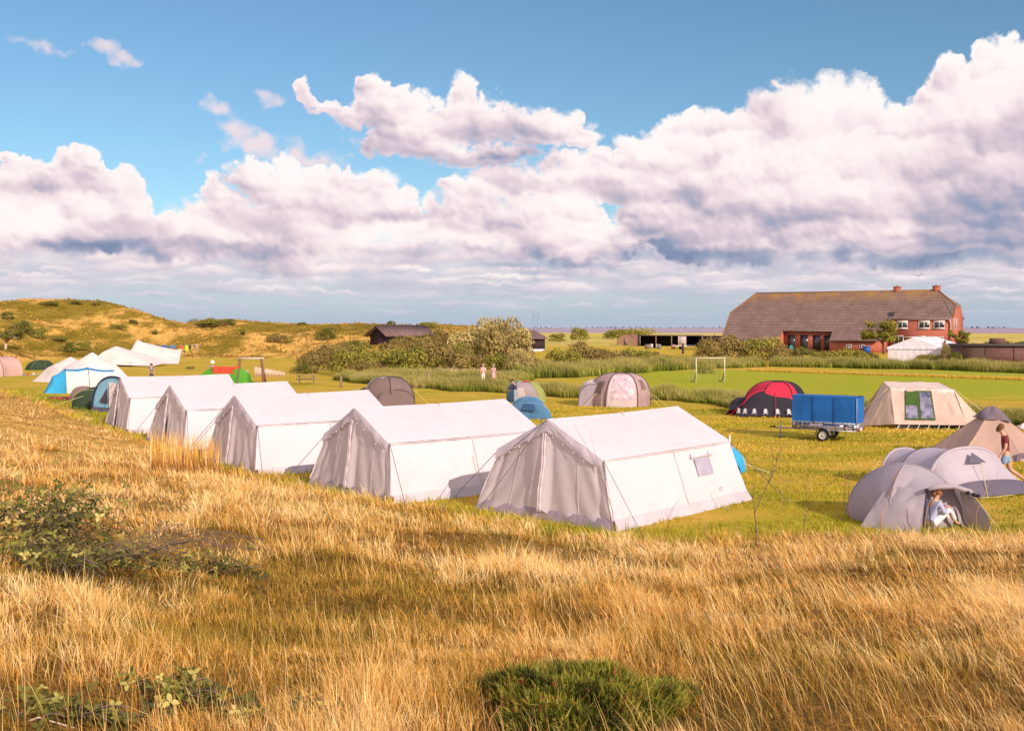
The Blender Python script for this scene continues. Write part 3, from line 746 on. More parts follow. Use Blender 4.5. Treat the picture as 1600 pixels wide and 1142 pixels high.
# beige cabin tent (local x along its length, y away)
b0 = G(1352, 664); b1 = G(1540, 668)
r = empty('cabin_tent', G(1445, 668), math.radians(-6), 'beige cotton cabin tent with a green framed window and a flat roof', 'tent')
hr_ = 2.08; xl, xr = -1.75, 1.3
def D3(U, V): return (fbm(U*9, V*2, 3)-.5)*.10+(fbm(U*3+4, V*4, 3)-.5)*.05
sheet('roof', patch((xl+.1, -.05, hr_-.18), (xr, -.05, hr_-.24), (xr-.1, 1.9, hr_), (xl+.25, 1.9, hr_+.02), 24, 12, lambda U, V: -.05*np.sin(PI*U)*np.sin(PI*V)+.02*np.sin(U*12)), K_roof, r)
sheet('front_wall', patch((-1.6, -.75, .22), (1.75, -.75, .2), (xr, -.05, hr_-.25), (xl+.1, -.05, hr_-.19), 60, 30, D3), K_beige, r)
sheet('valance', patch((xl+.1, -.10, hr_-.36), (xr, -.10, hr_-.42), (xr, -.06, hr_-.235), (xl+.1, -.06, hr_-.175), 40, 4, lambda U, V: .015*np.sin(U*40)), K_cream, r)
def wing(nm_, pts, seed, s=1):
    a, b, c = [np.array(p, float) for p in pts]; n = 24; U, V = np.meshgrid(np.linspace(0, 1, n), np.linspace(0, 1, n))
    P = a+(b-a)*(U*V)[..., None]+(c-a)*((1-U)*V)[..., None]; nr = np.cross(b-a, c-a); nr /= np.linalg.norm(nr)
    P = P+nr*((fbm(U*5+seed, V*1.5, 3)-.5)*.12*V*s-.12*s*np.sin(PI*U)*V*(1-V))[..., None]
    return sheet(nm_, P, K_beige, r)
wing('side_wing', ((xl+.1, -.05, hr_-.18), (-1.6, -.75, .22), (-2.9, .6, 0)), 2)
wing('side_wing', ((xl+.1, -.05, hr_-.18), (-2.9, .6, 0), (xl+.25, 1.9, hr_)), 3, .3)
wing('side_wing', ((xr, -.05, hr_-.24), (3.0, .1, 0), (1.75, -.75, .2)), 5)
wing('side_wing', ((xr, -.05, hr_-.24), (xr-.1, 1.9, hr_), (3.0, .1, 0)), 6, .4)
wing('side_wing', ((xr-.1, 1.9, hr_), (2.6, 2.6, 0), (3.0, .1, 0)), 7, .4)
sheet('rear_wall', patch((2.6, 2.6, 0), (-2.7, 2.6, 0), (xl+.25, 1.9, hr_), (xr-.1, 1.9, hr_), 14, 10), K_beige, r)
GF = M_('green window frame', (.06, .10, .02), .8)
def fw(x, z, o=.03): tt = (z-.2)/(hr_-.42); return (x, -.75+.7*tt-o, z)
sheet('window_frame', patch(fw(-1.12, .42), fw(.30, .42), fw(.24, 1.78), fw(-1.0, 1.78), 6, 6), GF, r)
PAN = M_('crinkled clear film', (.26, .25, .34), .2, (.04, .04, .09), 3.2, .8, 5, spec=.8)
sheet('window_pane', patch(fw(-.37, .5, .05), fw(.22, .5, .05), fw(.16, 1.72, .05), fw(-.32, 1.72, .05), 6, 6), PAN, r)
sheet('window_pane', patch(fw(-1.06, .5, .05), fw(-.50, .5, .05), fw(-.50, 1.10, .05), fw(-1.02, 1.10, .05), 6, 6), PAN, r)
sheet('window_curtain', patch(fw(-1.0, 1.15, .05), fw(-.44, 1.15, .05), fw(-.42, 1.74, .05), fw(-.95, 1.74, .05), 6, 6), M_('green curtain', (.05, .11, .015), .8), r)
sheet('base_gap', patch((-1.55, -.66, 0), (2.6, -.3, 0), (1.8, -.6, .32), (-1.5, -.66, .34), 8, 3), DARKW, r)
for k in range(9): x = -1.55+.46*k; rope(r, (x+.18, -.76, .24), (x-.12, -1.35, 0), ROPE, .016)
rope(r, (xr, 0, hr_-.2), (3.6, -.5, 0), ROPEY, .014); rope(r, (xl, 0, hr_-.2), (-3.4, 1.2, 0), ROPEY, .014)

# brown pyramid tent
r = empty('pyramid_tent', G(1562, 716), math.radians(12), 'pointed brown pyramid tent with a dark vent cap, behind the walking person', 'tent')
ap = np.array([-.05, .4, 1.85]); cs = [(-1.9, -.35, 0), (.2, -1.0, 0), (2.1, -.2, 0), (1.9, 2.2, 0), (-.3, 2.9, 0), (-1.9, 1.9, 0)]
def tri(nm_, a, b, c, mat, seed=0, sag=.14, n=24, par=r):
    a, b, c = [np.array(q, float) for q in (a, b, c)]; U, V = np.meshgrid(np.linspace(0, 1, n), np.linspace(0, 1, n))
    P = a+(b-a)*(U*V)[..., None]+(c-a)*((1-U)*V)[..., None]; nr = np.cross(b-a, c-a); nr /= np.linalg.norm(nr)
    P = P-nr*(sag*np.sin(PI*U)*np.sin(PI*V*.9)*-1)[..., None]+nr*((fbm(U*5+seed, V*3, 3)-.5)*.06*V)[..., None]
    return sheet(nm_, P, mat, par)
for k in range(6): tri('panel', ap, cs[(k+1) % 6], cs[k], K_brown, k, .06)
tri('vent_cap', ap+[0, 0, .06], ap+[-.42, -.25, -.42], ap+[.62, -.35, -.52], K_cap); tri('vent_cap', ap+[0, 0, .06], ap+[.62, -.35, -.52], ap+[.5, .5, -.4], K_cap)
tri('vent_cap', ap+[0, 0, .06], ap+[-.5, .5, -.4], ap+[-.42, -.25, -.42], K_cap)
sheet('groundsheet_edge', patch((-.1, -1.0, 0), (2.6, -.26, 0), (2.5, -.24, .3), (0, -.96, .3), 10, 3), K_cap, r)
rope(r, (-1.2, -.3, .9), (-3.9, -2.6, 0), ROPEY, .014)

# lilac tunnel tent
r = empty('tunnel_tent', G(1500, 768), math.radians(20), 'long lilac grey tunnel tent with a triangular vent and a dark lower panel', 'tent')
ar = [(-1.05, .55, 1.55, .10, -.05, .75), (-.15, .25, 1.45, 1.28, .08), (1.5, -.6, .95, .98, .0), (2.3, -.95, .7, .8, .0)]
ar = [(-1.15, .3, 1.55, .05, 0, .7), (-.1, .15, 1.42, 1.30, 0), (1.1, -.15, 1.15, 1.18, 0), (1.9, -.42, .85, 1.08, 0)]
loft(r, 'end_panel', ar, 0, K_lil2, sag=.02); loft(r, 'canopy', ar, 1, K_lil); loft(r, 'porch', ar, 2, K_lil)
loft(r, 'lower_panel', [(-1.18, .3, 1.57, .07, 0, .7), (-.87, .26, 1.55, .46, 0, .73)], 0, K_lild, .10, .90, sag=.0)
sleeve(r, ar[1], K_lil2, .05, 'pole_sleeve'); sleeve(r, ar[2], K_brownpole, .015); sleeve(r, ar[3], K_lil2, .04, 'pole_sleeve')
cap(r, 'porch_door', ar[3], K_lil)
tri('vent', (.05, -.36, 1.20), (-.26, -.58, .92), (.40, -.58, .92), K_lild, par=r, sag=0)
MB().tube([(-1.25, -1.16, .03), (.2, -1.22, .03), (1.75, -.95, .03)], .014, 5).build('edge_cord', ROPEY, r)
rope(r, (.05, -.72, .95), (-.15, -1.2, 0.03), ROPEY, .012); rope(r, (-1.3, 1.9, .8), (-2.9, .9, 0), ROPEY, .008)

# grey dome whose porch is open, nearest on the right
r = empty('dome_tent', G(1434, 822), math.radians(0), 'grey dome tent with its porch rolled open, someone sitting in it', 'tent')
D = Dome(4, 1.38, 1.5, 1.42, (-.05, .85), rot=math.radians(-135+8), apex=(.05, -.1), a=1.08, b=.92, flat=.5)
for k in range(4): D.panel(r, k, (K_greyl, K_grey, K_grey, K_grey)[k], n=(24, 20), wr=.014)
for k in range(4): D.pole(r, k, K_greyl, .014)
# left flank and the open porch arch
ar = [(-.62, .36, 1.12, 1.02, .10, 1.0), (.25, .05, 1.15, 1.30, 0, 1.0)]
loft(r, 'porch_fly', ar, 0, K_greyl, .10, 1, sag=.03, nv=40)
sheet('porch_side', patch((-1.45, -.15, 0), (-.42, -1.05, 0), (-.05, -.60, .98), (-.72, .1, .98), 24, 20, lambda U, V: (fbm(U*4, V*4, 3)-.5)*.08+.10*np.sin(PI*U)*np.sin(PI*V)), K_greyl, r)
sheet('porch_side', patch((1.48, -.80, 0), (1.1, -.2, 0), (.85, -.35, .90), (.98, -.52, .92), 14, 16, lambda U, V: (fbm(U*3, V*4, 3)-.5)*.06), K_greyl, r)
sheet('inner_door', patch((-.35, -.15, 0), (1.15, -.1, 0), (.85, .05, .98), (-.15, .05, 1.02), 14, 12, lambda U, V: (fbm(U*5, V*2, 3)-.5)*.10), K_grey_d, r)
sheet('porch_flap', patch((-.35, -.85, 0), (-.12, -.55, 0), (-.02, -.50, .96), (-.10, -.62, .98), 6, 12), K_grey, r)
MB().tube([(-.12, -.68, .96), (.15, -.72, 1.07), (.55, -.72, 1.08), (.95, -.66, .95), (1.2, -.62, .80)], [.05, .065, .06, .06, .03], 8).build('rolled_door', K_greyl, r, True)
for x in (-.08, .05, .88, 1.02, 1.12): MB().lathe((x, -.72, .98 if x < .5 else .93-.3*(x-.88)), [(0, -.05), (.05, -.03), (.055, .02), (0, .06)], n=7).build('door_tie', K_black, r)
rope(r, (1.1, -.6, .8), (1.6, -1.0, 0), ROPE, .006); rope(r, (-.05, -.68, .95), (.02, -.75, .05), K_black, .010)

# stone and brown dome beyond the second tent
r = empty('dome_tent', G(607, 632), 0, 'brown dome tent with stone coloured panels behind the second ridge tent', 'tent')
D = Dome(6, 1.75, 1.6, 1.72, (0, .5), rot=math.radians(-140), apex=(-.05, 0), a=.7)
for k in range(6): D.panel(r, k, (K_choc, K_choc, K_choc, K_choc, K_chocl, K_chocl)[k])
for k in range(6): D.pole(r, k, K_black, .022)
D.panel(r, 5, K_chocl, 'panel', (0, 1), (.3, 1), .01); D.panel(r, 0, K_chocl, 'roof_panel', (0.05, .5), (.80, 1), .01)
ar = [(-1.5, .55, 1.25, .05, 0, .7), (-.95, .55, 1.2, .95, .1), (-.3, .5, 1.15, 1.3, 0)]
for k in (0, 1): loft(r, 'vestibule', ar, k, K_choc)
sleeve(r, ar[1], K_black, .02); rope(r, (1.6, 0, .9), (2.6, -.4, 0), ROPEY, .014)
loft(r, 'side_porch', [(1.0, -1.7, .4, .3), (.4, -1.45, .7, 1.05)], 0, K_choc)

# lime pop-up with the red tip
r = empty('dome_tent', G(820, 628), 0, 'lime green dome tent with a red ridge and an open front, person leaning over it', 'tent')
D = Dome(5, 1.35, 1.3, 1.35, (.15, .4), rot=math.radians(-126), apex=(-.25, 0))
for k in range(5): D.panel(r, k, (K_grey_d, K_lime, K_lime, K_mid, K_blue)[k])
for k in range(5): D.pole(r, k, K_lime, .02)
D.panel(r, 1, K_redo, 'ridge_patch', (0, .6), (.78, 1), .03); D.panel(r, 0, K_redo, 'ridge_patch', (.4, 1), (.80, 1), .03)
D.panel(r, 0, K_chocl, 'door_flap', (0, .45), (0, .45), .02)
# blue pop-up in front of it
r = empty('popup_tent', G(829, 654), math.radians(-15), 'crumpled steel blue pop-up tent lying low in front of the lime tent', 'tent')
ar = [(-.5, 0, 1.25, .12, 0), (-.1, -.05, 1.2, .85, -.2), (.5, -.25, 1.0, 1.12, .1), (1.1, -.5, .5, .6, 0)]
for k in range(3): loft(r, 'panel', ar, k, K_blue, wr=.04, seed=k)
cap(r, 'door_panel', ar[0], K_blue)
MB().tube([tuple(q) for q in arch_pts(ar[1])], .022, 5).build('hoop', M_('blue hoop tape', (.2, .35, .5), .6), r, True)
MB().tube([tuple(q) for q in arch_pts(ar[2])], .022, 5).build('hoop', bpy.data.materials['blue hoop tape'], r, True)
sheet('vent_flap', patch((-.35, -.52, .5), (.4, -.55, .42), (.3, -.35, .78), (-.3, -.3, .85), 6, 6), fm('deep blue nylon', (.04, .10, .2)), r)
# blue tent behind the nearest ridge tent
r = empty('popup_tent', G(1112, 737), 0, 'small blue tent mostly hidden behind the nearest white ridge tent', 'tent')
ar = [(-.5, 0, .85, .5, 0), (0, 0, 1.12, .95, 0), (.8, 0, .9, .6, 0)]
for k in range(2): loft(r, 'panel', ar, k, (K_cyan, K_blue)[k])
sleeve(r, ar[1], K_sky, .03); rope(r, (1.0, 0, .3), (1.9, -.3, 0), ROPE, .01)

# --- left group
r = empty('arch_tent', G(184, 646), math.radians(-30), 'pale blue arched family tent with a dark window peeping out behind the farthest ridge tent', 'tent')
ar = [(-.25, 0, 1.75, 2.05, 0, .9), (.8, .1, 1.7, 1.95, 0, .9), (3.2, .2, 1.5, 1.6, 0, .9)]
loft(r, 'canopy', ar, 0, K_sky); loft(r, 'canopy', ar, 1, K_sky); cap(r, 'front_wall', ar[0], K_sky)
sleeve(r, (-.3, 0, 1.78, 2.08, 0, .9), M_('navy piping', (.03, .04, .12), .6), .05, 'piping')
ca = (-.30, 0, 1.75, 2.05, 0, .9)
for s_ in (-1, 1): tri('window', (s_*.45, -.34, 1.45), (s_*1.12, -.34, .62), (s_*.42, -.34, .55), K_glass, par=r, sag=0)
sheet('skirt', patch((-1.74, -.36, 0), (1.74, -.36, 0), (1.72, -.34, .34), (-1.72, -.34, .34), 12, 3), K_lild, r)
sheet('door_panel', patch((-.3, -.35, .36), (.3, -.35, .36), (.3, -.33, 1.75), (-.3, -.33, 1.75), 5, 5), K_cream, r)

r = empty('dome_tent', G(144, 638), 0, 'dark green dome tent with yellow guy ropes next to the pale blue arched tent', 'tent')
ar = [(-1.1, 0, .7, .35, 0), (-.3, .05, 1.15, 1.12, 0), (.8, .1, 1.2, 1.25, 0), (1.9, .1, .8, .5, 0)]
for k in range(3): loft(r, 'panel', ar, k, K_green)
cap(r, 'door_panel', ar[0], K_green); sleeve(r, ar[1], K_lime, .015)
for q in ((.6, .5, 1.1), (.3, 0, 1.0)): rope(r, q, (-2.2, -2.6, 0), ROPEY, .014)
r = empty('popup_tent', G(128, 627), math.radians(15), 'small stone grey pop-up tent between the green dome and the blue and white tunnel', 'tent')
ar = [(-.6, .2, .75, .1, 0), (-.1, .1, .85, 1.0, .2), (.9, 0, .55, .5, 0)]
for k in range(2): loft(r, 'panel', ar, k, (K_choc, K_chocl)[k])
tri('door_opening', (.1, -.55, .75), (-.35, -.72, .05), (.5, -.72, .05), K_black, par=r, sag=0)
o = MB()
for k in range(9): o.box((random.uniform(-.8, .9), random.uniform(-.4, .4), .10), (random.uniform(.2, .5), .3, .2), random.random()*3)
o = o.build('gear_pile', M_('red camping gear', (.5, .03, .03), .8, (.03, .03, .06), 3)); o.location = G(99, 625); tag(o, 'low heap of red and dark camping gear beside the stone grey pop-up tent', 'camping gear')

r = empty('tunnel_tent', G(112, 613), math.radians(-62), 'blue and white tunnel tent with a bright blue roof stripe and cyan porch', 'tent'); r.scale = (.92,)*3
ar = [(-1.3, 0, 1.0, 1.35, -.1, .85), (-.5, 0, 1.35, 1.9, 0, .85), (1.2, 0, 1.4, 2.0, 0, .85), (3.2, 0, 1.2, 1.75, 0, .85)]
for k in (1, 2):
    loft(r, 'side_panel', ar, k, K_cream, 0, .36); loft(r, 'side_panel', ar, k, K_cream, .64, 1); loft(r, 'roof_panel', ar, k, K_mid, .36, .64)
loft(r, 'porch', ar, 0, K_cyan); cap(r, 'porch_door', ar[0], K_cyan); cap(r, 'rear_wall', ar[3], K_cream)
loft(r, 'porch_skirt', [(-2.0, 0, 1.1, .05, 0, .8), (-1.3, 0, 1.0, 1.35, -.1, .85)], 0, K_cyan)
for k in (1, 2): sleeve(r, ar[k], K_blue, .03)

def peaked(name, loc, rz, corners, peaks, mat, label, dark=None, n=50, pw=.95):
    """marquee sheet stretched over poles"""
    r = empty(name, loc, rz, label, 'tent')
    c = [np.array(q, float) for q in corners]; U, V = np.meshgrid(np.linspace(0, 1, n), np.linspace(0, 1, n))
    P = c[0]*((1-U)*(1-V))[..., None]+c[1]*(U*(1-V))[..., None]+c[2]*(U*V)[..., None]+c[3]*((1-U)*V)[..., None]
    e = np.minimum(np.minimum(U, 1-U), np.minimum(V, 1-V))
    z = P[..., 2].copy(); zz = np.zeros_like(z)
    for (x, y, h, s) in peaks:
        d = np.hypot(P[..., 0]-x, P[..., 1]-y); zz = np.maximum(zz, h*np.clip(1-(d/s)**pw, 0, 1))
    edge_l = sstep(0, .18, e)
    P[..., 2] = z+zz*edge_l**.6+(fbm(U*7, V*7, 3)-.5)*.12*edge_l
    sheet('canvas', P, mat, r)
    for (x, y, h, s) in peaks: MB().tube([(x, y, 0), (x, y, h+.08)], .04, 6).build('centre_pole', ROPED, r)
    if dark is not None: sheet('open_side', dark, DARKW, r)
    return r
peaked('peaked_tent', G(122, 596), math.radians(-35), ((-3.6, -2.3, 0), (3.6, -2.3, 0), (4.0, 3, 0), (-3.4, 3, 0)), ((-1.3, .1, 2.2, 4.6), (1.0, .8, 2.6, 4.8)), K_cream, 'broad cream canvas tent with two peaks behind the blue and white tunnel tent')
peaked('peaked_tent', G(203, 572), math.radians(-10), ((-4.2, -2.2, .35), (4.4, -2.2, .1), (4.0, 3.4, .6), (-3.6, 3.4, .6)), ((-1.9, .1, 2.1, 6.2),), K_cream, 'cream peaked canvas tent with a dark open lower edge in front of the dune', dark=patch((-3.6, -2.0, 0), (1.5, -2.0, 0), (1.5, -2.0, .45), (-3.6, -2.0, .55), 4, 3))
peaked('peaked_tent', G(240, 569), math.radians(8), ((-4.0, -1.5, .2), (3.4, -1.2, .05), (2.9, 4.0, 1.9), (-3.5, 4.2, 1.2)), ((-2.4, 2.0, 2.35, 5.5),), K_cream, 'cream canvas tarp tent with its right end drawn up high', pw=.8)

r = empty('family_tent', G(-20, 588), math.radians(-20), 'salmon pink family tent cut off at the picture edge', 'tent')
ar = [(-1.4, 0, 1.9, 1.5, 0, .8), (0, 0, 2.1, 2.1, 0, .8), (2.6, 0, 1.9, 1.9, 0, .8)]
for k in range(2): loft(r, 'canopy', ar, k, K_pinkt)
cap(r, 'front_wall', ar[0], K_pinkt); sheet('awning', patch((-1.9, -1.7, 1.15), (.4, -1.7, 1.1), (.2, -1.45, 1.45), (-1.4, -1.45, 1.5), 6, 5), K_redo, r)
sleeve(r, ar[1], K_choc, .04)
r = empty('dome_tent', G(58, 578), 0, 'low dark green dome tent beneath the dune on the left', 'tent')
D = Dome(6, 1.5, 1.4, 1.12, (0, .5), rot=.3, apex=(.3, 0))
for k in range(6): D.panel(r, k, K_green)
for k in range(6): D.pole(r, k, K_lime, .01)
r = empty('mat_spread', G(44, 586), 0, 'white and yellow ground mat with things laid out in front of the salmon tent', 'mat')
sheet('mat', patch((-1.4, -.3, .03), (1.2, -.3, .03), (1.3, .4, .05), (-1.2, .4, .04), 8, 5), K_cream, r)
for k in range(5): MB().lathe((-1+.5*k, random.uniform(-.1, .2), .05), [(0, 0), (.12, 0), (.13, .10), (.02, .16), (0, .16)], n=8).build('item', (K_lime, K_blue, K_redo, K_white, K_lime)[k], r)

r = empty('ridge_tent', G(348, 602), math.radians(0), 'bright green tent with an orange red roof strip behind the fourth ridge tent', 'tent')
sheet('roof', patch((-.8, -.3, 1.0), (1.3, -.6, .98), (1.2, 1.0, 1.5), (-1.0, .9, 1.55), 8, 6), K_redo, r)
sheet('side_panel', patch((-2.3, -.6, .5), (-.6, -1.0, .3), (-.8, -.3, 1.42), (-1.0, .0, 1.48), 8, 8), K_grass, r)
sheet('front_panel', patch((-.6, -1.0, .3), (1.0, -1.2, 0), (1.3, -.6, .98), (-.8, -.3, 1.0), 8, 8), K_grass, r)
ar = [(-1.0, 1.5, .9, .08, 0, .75), (-.2, 1.45, .8, 1.4, 0, .75), (1.2, 1.3, .8, 1.2, 0, .75)]
for k in (0, 1): loft(r, 'end_panel', ar, k, K_grass)
MB().tube([(1.45, -1.0, .1), (1.45, -.6, .8), (1.45, -.25, 1.4)], .05, 5).build('seam', K_choc, r)
sheet('rear_panel', patch((-2.3, 1.8, 0), (2.3, 1.8, 0), (1.2, 1.0, 1.45), (-1.0, .9, 1.5), 8, 6), K_grass, r)
# ------------------------------------------------------------------ people
SKIN = M_('skin', (.62, .34, .22), .6); HAIRB = M_('brown hair', (.16, .07, .03), .8); HAIRR = M_('auburn hair', (.30, .12, .05), .8); HAIRG = M_('grey hair', (.45, .42, .40), .8); HAIRD = M_('dark hair', (.06, .04, .03), .8)
C_MAR = M_('maroon cotton', (.20, .035, .04), .9, bump=.4, bscale=9); C_DENIM = M_('pale denim', (.26, .38, .48), .9, (.18, .28, .38), 8); C_LB = M_('light blue shirt cotton', (.42, .44, .58), .9, (.36, .38, .52), 5, bump=.4, bscale=7)
C_WH = M_('white trouser cotton', (.80, .74, .72), .9); C_DARKB = M_('dark blue cloth', (.06, .06, .12), .9); C_JEAN = M_('faded jeans', (.30, .38, .46), .9); C_RP = M_('red patterned cloth', (.65, .18, .2), .9, (.75, .55, .5), 14); C_PK = M_('pink skirt cloth', (.62, .40, .40), .9)
C_GR = M_('grey tee cotton', (.22, .18, .17), .9); SANDAL = M_('dark sandal', (.05, .03, .03), .7); EYE = M_('eye dark', (.02, .015, .01), .3); LIP = M_('lips', (.45, .16, .13), .6)
import bmesh as _bm
def skinned(name, J, E, mat, parent, rootk, sub=2):
    ks = list(J); idx = {k: i for i, k in enumerate(ks)}
    bm = _bm.new(); ly = bm.verts.layers.skin.verify(); vs = [bm.verts.new(J[k][0]) for k in ks]
    for k, v in zip(ks, vs):
        r_ = J[k][1]; v[ly].radius = r_ if isinstance(r_, tuple) else (r_, r_); v[ly].use_root = (k == rootk)
    for a, b in E: bm.edges.new((vs[idx[a]], vs[idx[b]]))
    me = bpy.data.meshes.new(name); bm.to_mesh(me); bm.free()
    o = link(name, me, mat, parent)
    sk = o.modifiers.new('skin', 'SKIN'); sk.use_smooth_shade = True
    su = o.modifiers.new('sub', 'SUBSURF'); su.levels = sub; su.render_levels = sub
    return o
def person(loc, rz, P, label, shirt, legs, hair, sleeve_=.5, trouser=1.0, scale=1.0, hands=True, shoes=SANDAL, hairlen=0, skirt=False, hat=None):
    """P: joints in metres; x right, y ahead of the body, z up"""
    r = empty('person', loc, rz, label, 'person'); r.scale = (scale,)*3
    V = {k: Vector(v) for k, v in P.items()}
    J = {}; E = []
    rad = dict(pelvis=(.115, .095), waist=(.10, .08), chest=(.125, .095), neck=.052, jaw=.058, head=(.078, .088), crown=.055,
               shl=.055, shr=.055, ell=.042, elr=.042, wrl=.028, wrr=.028, hil=.085, hir=.085, knl=.058, knr=.058, anl=.038, anr=.038, tol=.03, tor=.03)
    for k in rad: J[k] = (tuple(V[k]), rad[k])
    E = [('pelvis', 'waist'), ('waist', 'chest'), ('chest', 'neck'), ('neck', 'jaw'), ('jaw', 'head'), ('head', 'crown')]
    for s in 'lr': E += [('chest', 'sh'+s), ('sh'+s, 'el'+s), ('el'+s, 'wr'+s), ('pelvis', 'hi'+s), ('hi'+s, 'kn'+s), ('kn'+s, 'an'+s), ('an'+s, 'to'+s)]
    face = (V['nose']-V['head']) if 'nose' in V else Vector((0, .1, 0)); face.normalize()
    upv = (V['crown']-V['jaw']).normalized(); side = face.cross(upv).normalized()
    J['nosev'] = (tuple(V['head']+face*.092-upv*.02), .013); E.append(('head', 'nosev'))
    for s, q in ((1, 'earr'), (-1, 'earl')): J[q] = (tuple(V['head']+side*s*.083-upv*.01-face*.01), .014); E.append(('head', q))
    if hands:
        for s in 'lr':
            w_ = V['wr'+s]; d = (w_-V['el'+s]).normalized(); sd_ = d.cross(Vector((0, 0, 1)))
            sd_ = sd_.normalized() if sd_.length > .1 else side
            up_ = sd_.cross(d).normalized()
            J['pa'+s] = (tuple(w_+d*.055), (.036, .018)); E.append(('wr'+s, 'pa'+s))
            lens = (.070, .082, .076, .060)
            for k in range(4):
                b_ = w_+d*.085+up_*(k-1.5)*.02
                J['f%d%s' % (k, s)] = (tuple(b_), .0095); J['g%d%s' % (k, s)] = (tuple(b_+d*lens[k]*.55+sd_*.012), .0085); J['h%d%s' % (k, s)] = (tuple(b_+d*lens[k]*.85+sd_*.035), .0075)
                E += [('pa'+s, 'f%d%s' % (k, s)), ('f%d%s' % (k, s), 'g%d%s' % (k, s)), ('g%d%s' % (k, s), 'h%d%s' % (k, s))]
            J['t0'+s] = (tuple(w_+d*.045+up_*.042), .011); J['t1'+s] = (tuple(w_+d*.085+up_*.062+sd_*.012), .009); E += [('pa'+s, 't0'+s), ('t0'+s, 't1'+s)]
    skinned('body', J, E, SKIN, r, 'pelvis')
    # clothing
    g = .016
    def cut(a, b, t): return V[a].lerp(V[b], t)
    S = {'pelvis': (tuple(V['pelvis'].lerp(V['waist'], .2)), (.132, .112)), 'waist': (tuple(V['waist']), (.122, .10)), 'chest': (tuple(V['chest']), (.146, .115)), 'neck': (tuple(cut('chest', 'neck', .62)), .075)}
    SE = [('pelvis', 'waist'), ('waist', 'chest'), ('chest', 'neck')]
    for s in 'lr':
        S['sh'+s] = (tuple(V['sh'+s]), .074); SE.append(('chest', 'sh'+s))
        if sleeve_ > 1:
            S['el'+s] = (tuple(V['el'+s]), .058); S['w'+s] = (tuple(cut('el'+s, 'wr'+s, sleeve_-1)), .045); SE += [('sh'+s, 'el'+s), ('el'+s, 'w'+s)]
        else:
            S['el'+s] = (tuple(cut('sh'+s, 'el'+s, sleeve_)), .064); SE.append(('sh'+s, 'el'+s))
    skinned('shirt', S, SE, shirt, r, 'waist')
    T = {'pelvis': (tuple(V['pelvis']), (.135, .12)), 'waist': (tuple(cut('pelvis', 'waist', .45)), (.12, .105))}; TE = [('pelvis', 'waist')]
    for s in 'lr':
        T['hi'+s] = (tuple(V['hi'+s]), .105); TE.append(('pelvis', 'hi'+s))
        if trouser > 1:
            T['kn'+s] = (tuple(V['kn'+s]), .076); T['an'+s] = (tuple(cut('kn'+s, 'an'+s, trouser-1)), .062); TE += [('hi'+s, 'kn'+s), ('kn'+s, 'an'+s)]
        else:
            T['kn'+s] = (tuple(cut('hi'+s, 'kn'+s, trouser)), .095); TE.append(('hi'+s, 'kn'+s))
    if not skirt: skinned('trousers' if trouser > 1 else 'shorts', T, TE, legs, r, 'pelvis')
    else:
        mb = MB(); c = V['pelvis']; mb.lathe((c.x, c.y, 0), [(.13, c.z+.12), (.17, c.z-.02), (.23, c.z-.42), (.22, c.z-.43)], n=14); mb.build('skirt', legs, r, True)
    for s in 'lr':
        a = V['an'+s]; t_ = V['to'+s]; d = (t_-a).normalized()
        mb = MB(); mb.tube([t_+d*.03-Vector((0, 0, .018)), t_-Vector((0, 0, .02)), a.lerp(t_, .3)-Vector((0, 0, .03)), a-d*.05-Vector((0, 0, .035))], [.03, .045, .036, .034], 8); mb.build('shoe', shoes, r, True)
    # hair: a cap shell over the back and top of the head
    hd = V['head']; mb = MB(); n = 14; m_ = 9; Vv = []; R_ = np.random.default_rng(2)
    for i in range(m_):
        ph = i/(m_-1)*PI*(.62+.0*hairlen)
        for k in range(n):
            th = 2*PI*k/n; dirn = side*math.cos(th)*math.sin(ph)+(-face)*math.sin(th)*math.sin(ph)+(upv*.93-face*.30)*math.cos(ph)
            rr_ = .112+.006*math.sin(k*5+i*3)+(.012 if math.sin(th) > 0 else 0)
            Vv.append(hd+upv*.015-face*.008+dirn*rr_)
    mb.add(Vv, [(i*n+k, i*n+(k+1) % n, (i+1)*n+(k+1) % n, (i+1)*n+k) for i in range(m_-1) for k in range(n)])
    ho = mb.build('hair', hair, r, True)
    if hairlen: MB().tube([hd-face*.10+upv*.03, hd-face*.135-upv*.05, hd-face*.12-upv*(.05+hairlen)], [.04, .05, .015], 8).build('hair_bun', hair, ho, True)
    if hands:
        for s in (-1, 1):
            c = hd+face*.079+side*s*.032+upv*.005; mb = MB(); mb.lathe(c, [(0, -.008), (.009, 0), (0, .008)], n=8); mb.build('eye', EYE, r)
        c = hd+face*.082-upv*.055; MB().tube([c-side*.022, c+side*.022], .006, 5).build('mouth', LIP, r)
    return r
STAND = dict(pelvis=(0, 0, .95), waist=(0, 0, 1.10), chest=(0, 0, 1.32), neck=(0, .0, 1.47), jaw=(0, .02, 1.55), head=(0, .02, 1.64), crown=(0, .01, 1.71), nose=(0, .12, 1.63),
    shl=(-.17, 0, 1.40), ell=(-.23, -.02, 1.13), wrl=(-.23, .07, .89), shr=(.17, 0, 1.40), elr=(.23, -.02, 1.13), wrr=(.23, .07, .89),
    hil=(-.09, 0, .90), knl=(-.10, .02, .49), anl=(-.10, -.02, .09), tol=(-.11, .13, .04), hir=(.09, 0, .90), knr=(.10, .02, .49), anr=(.10, -.02, .09), tor=(.11, .13, .04))
def pose(**k): q = dict(STAND); q.update(k); return q
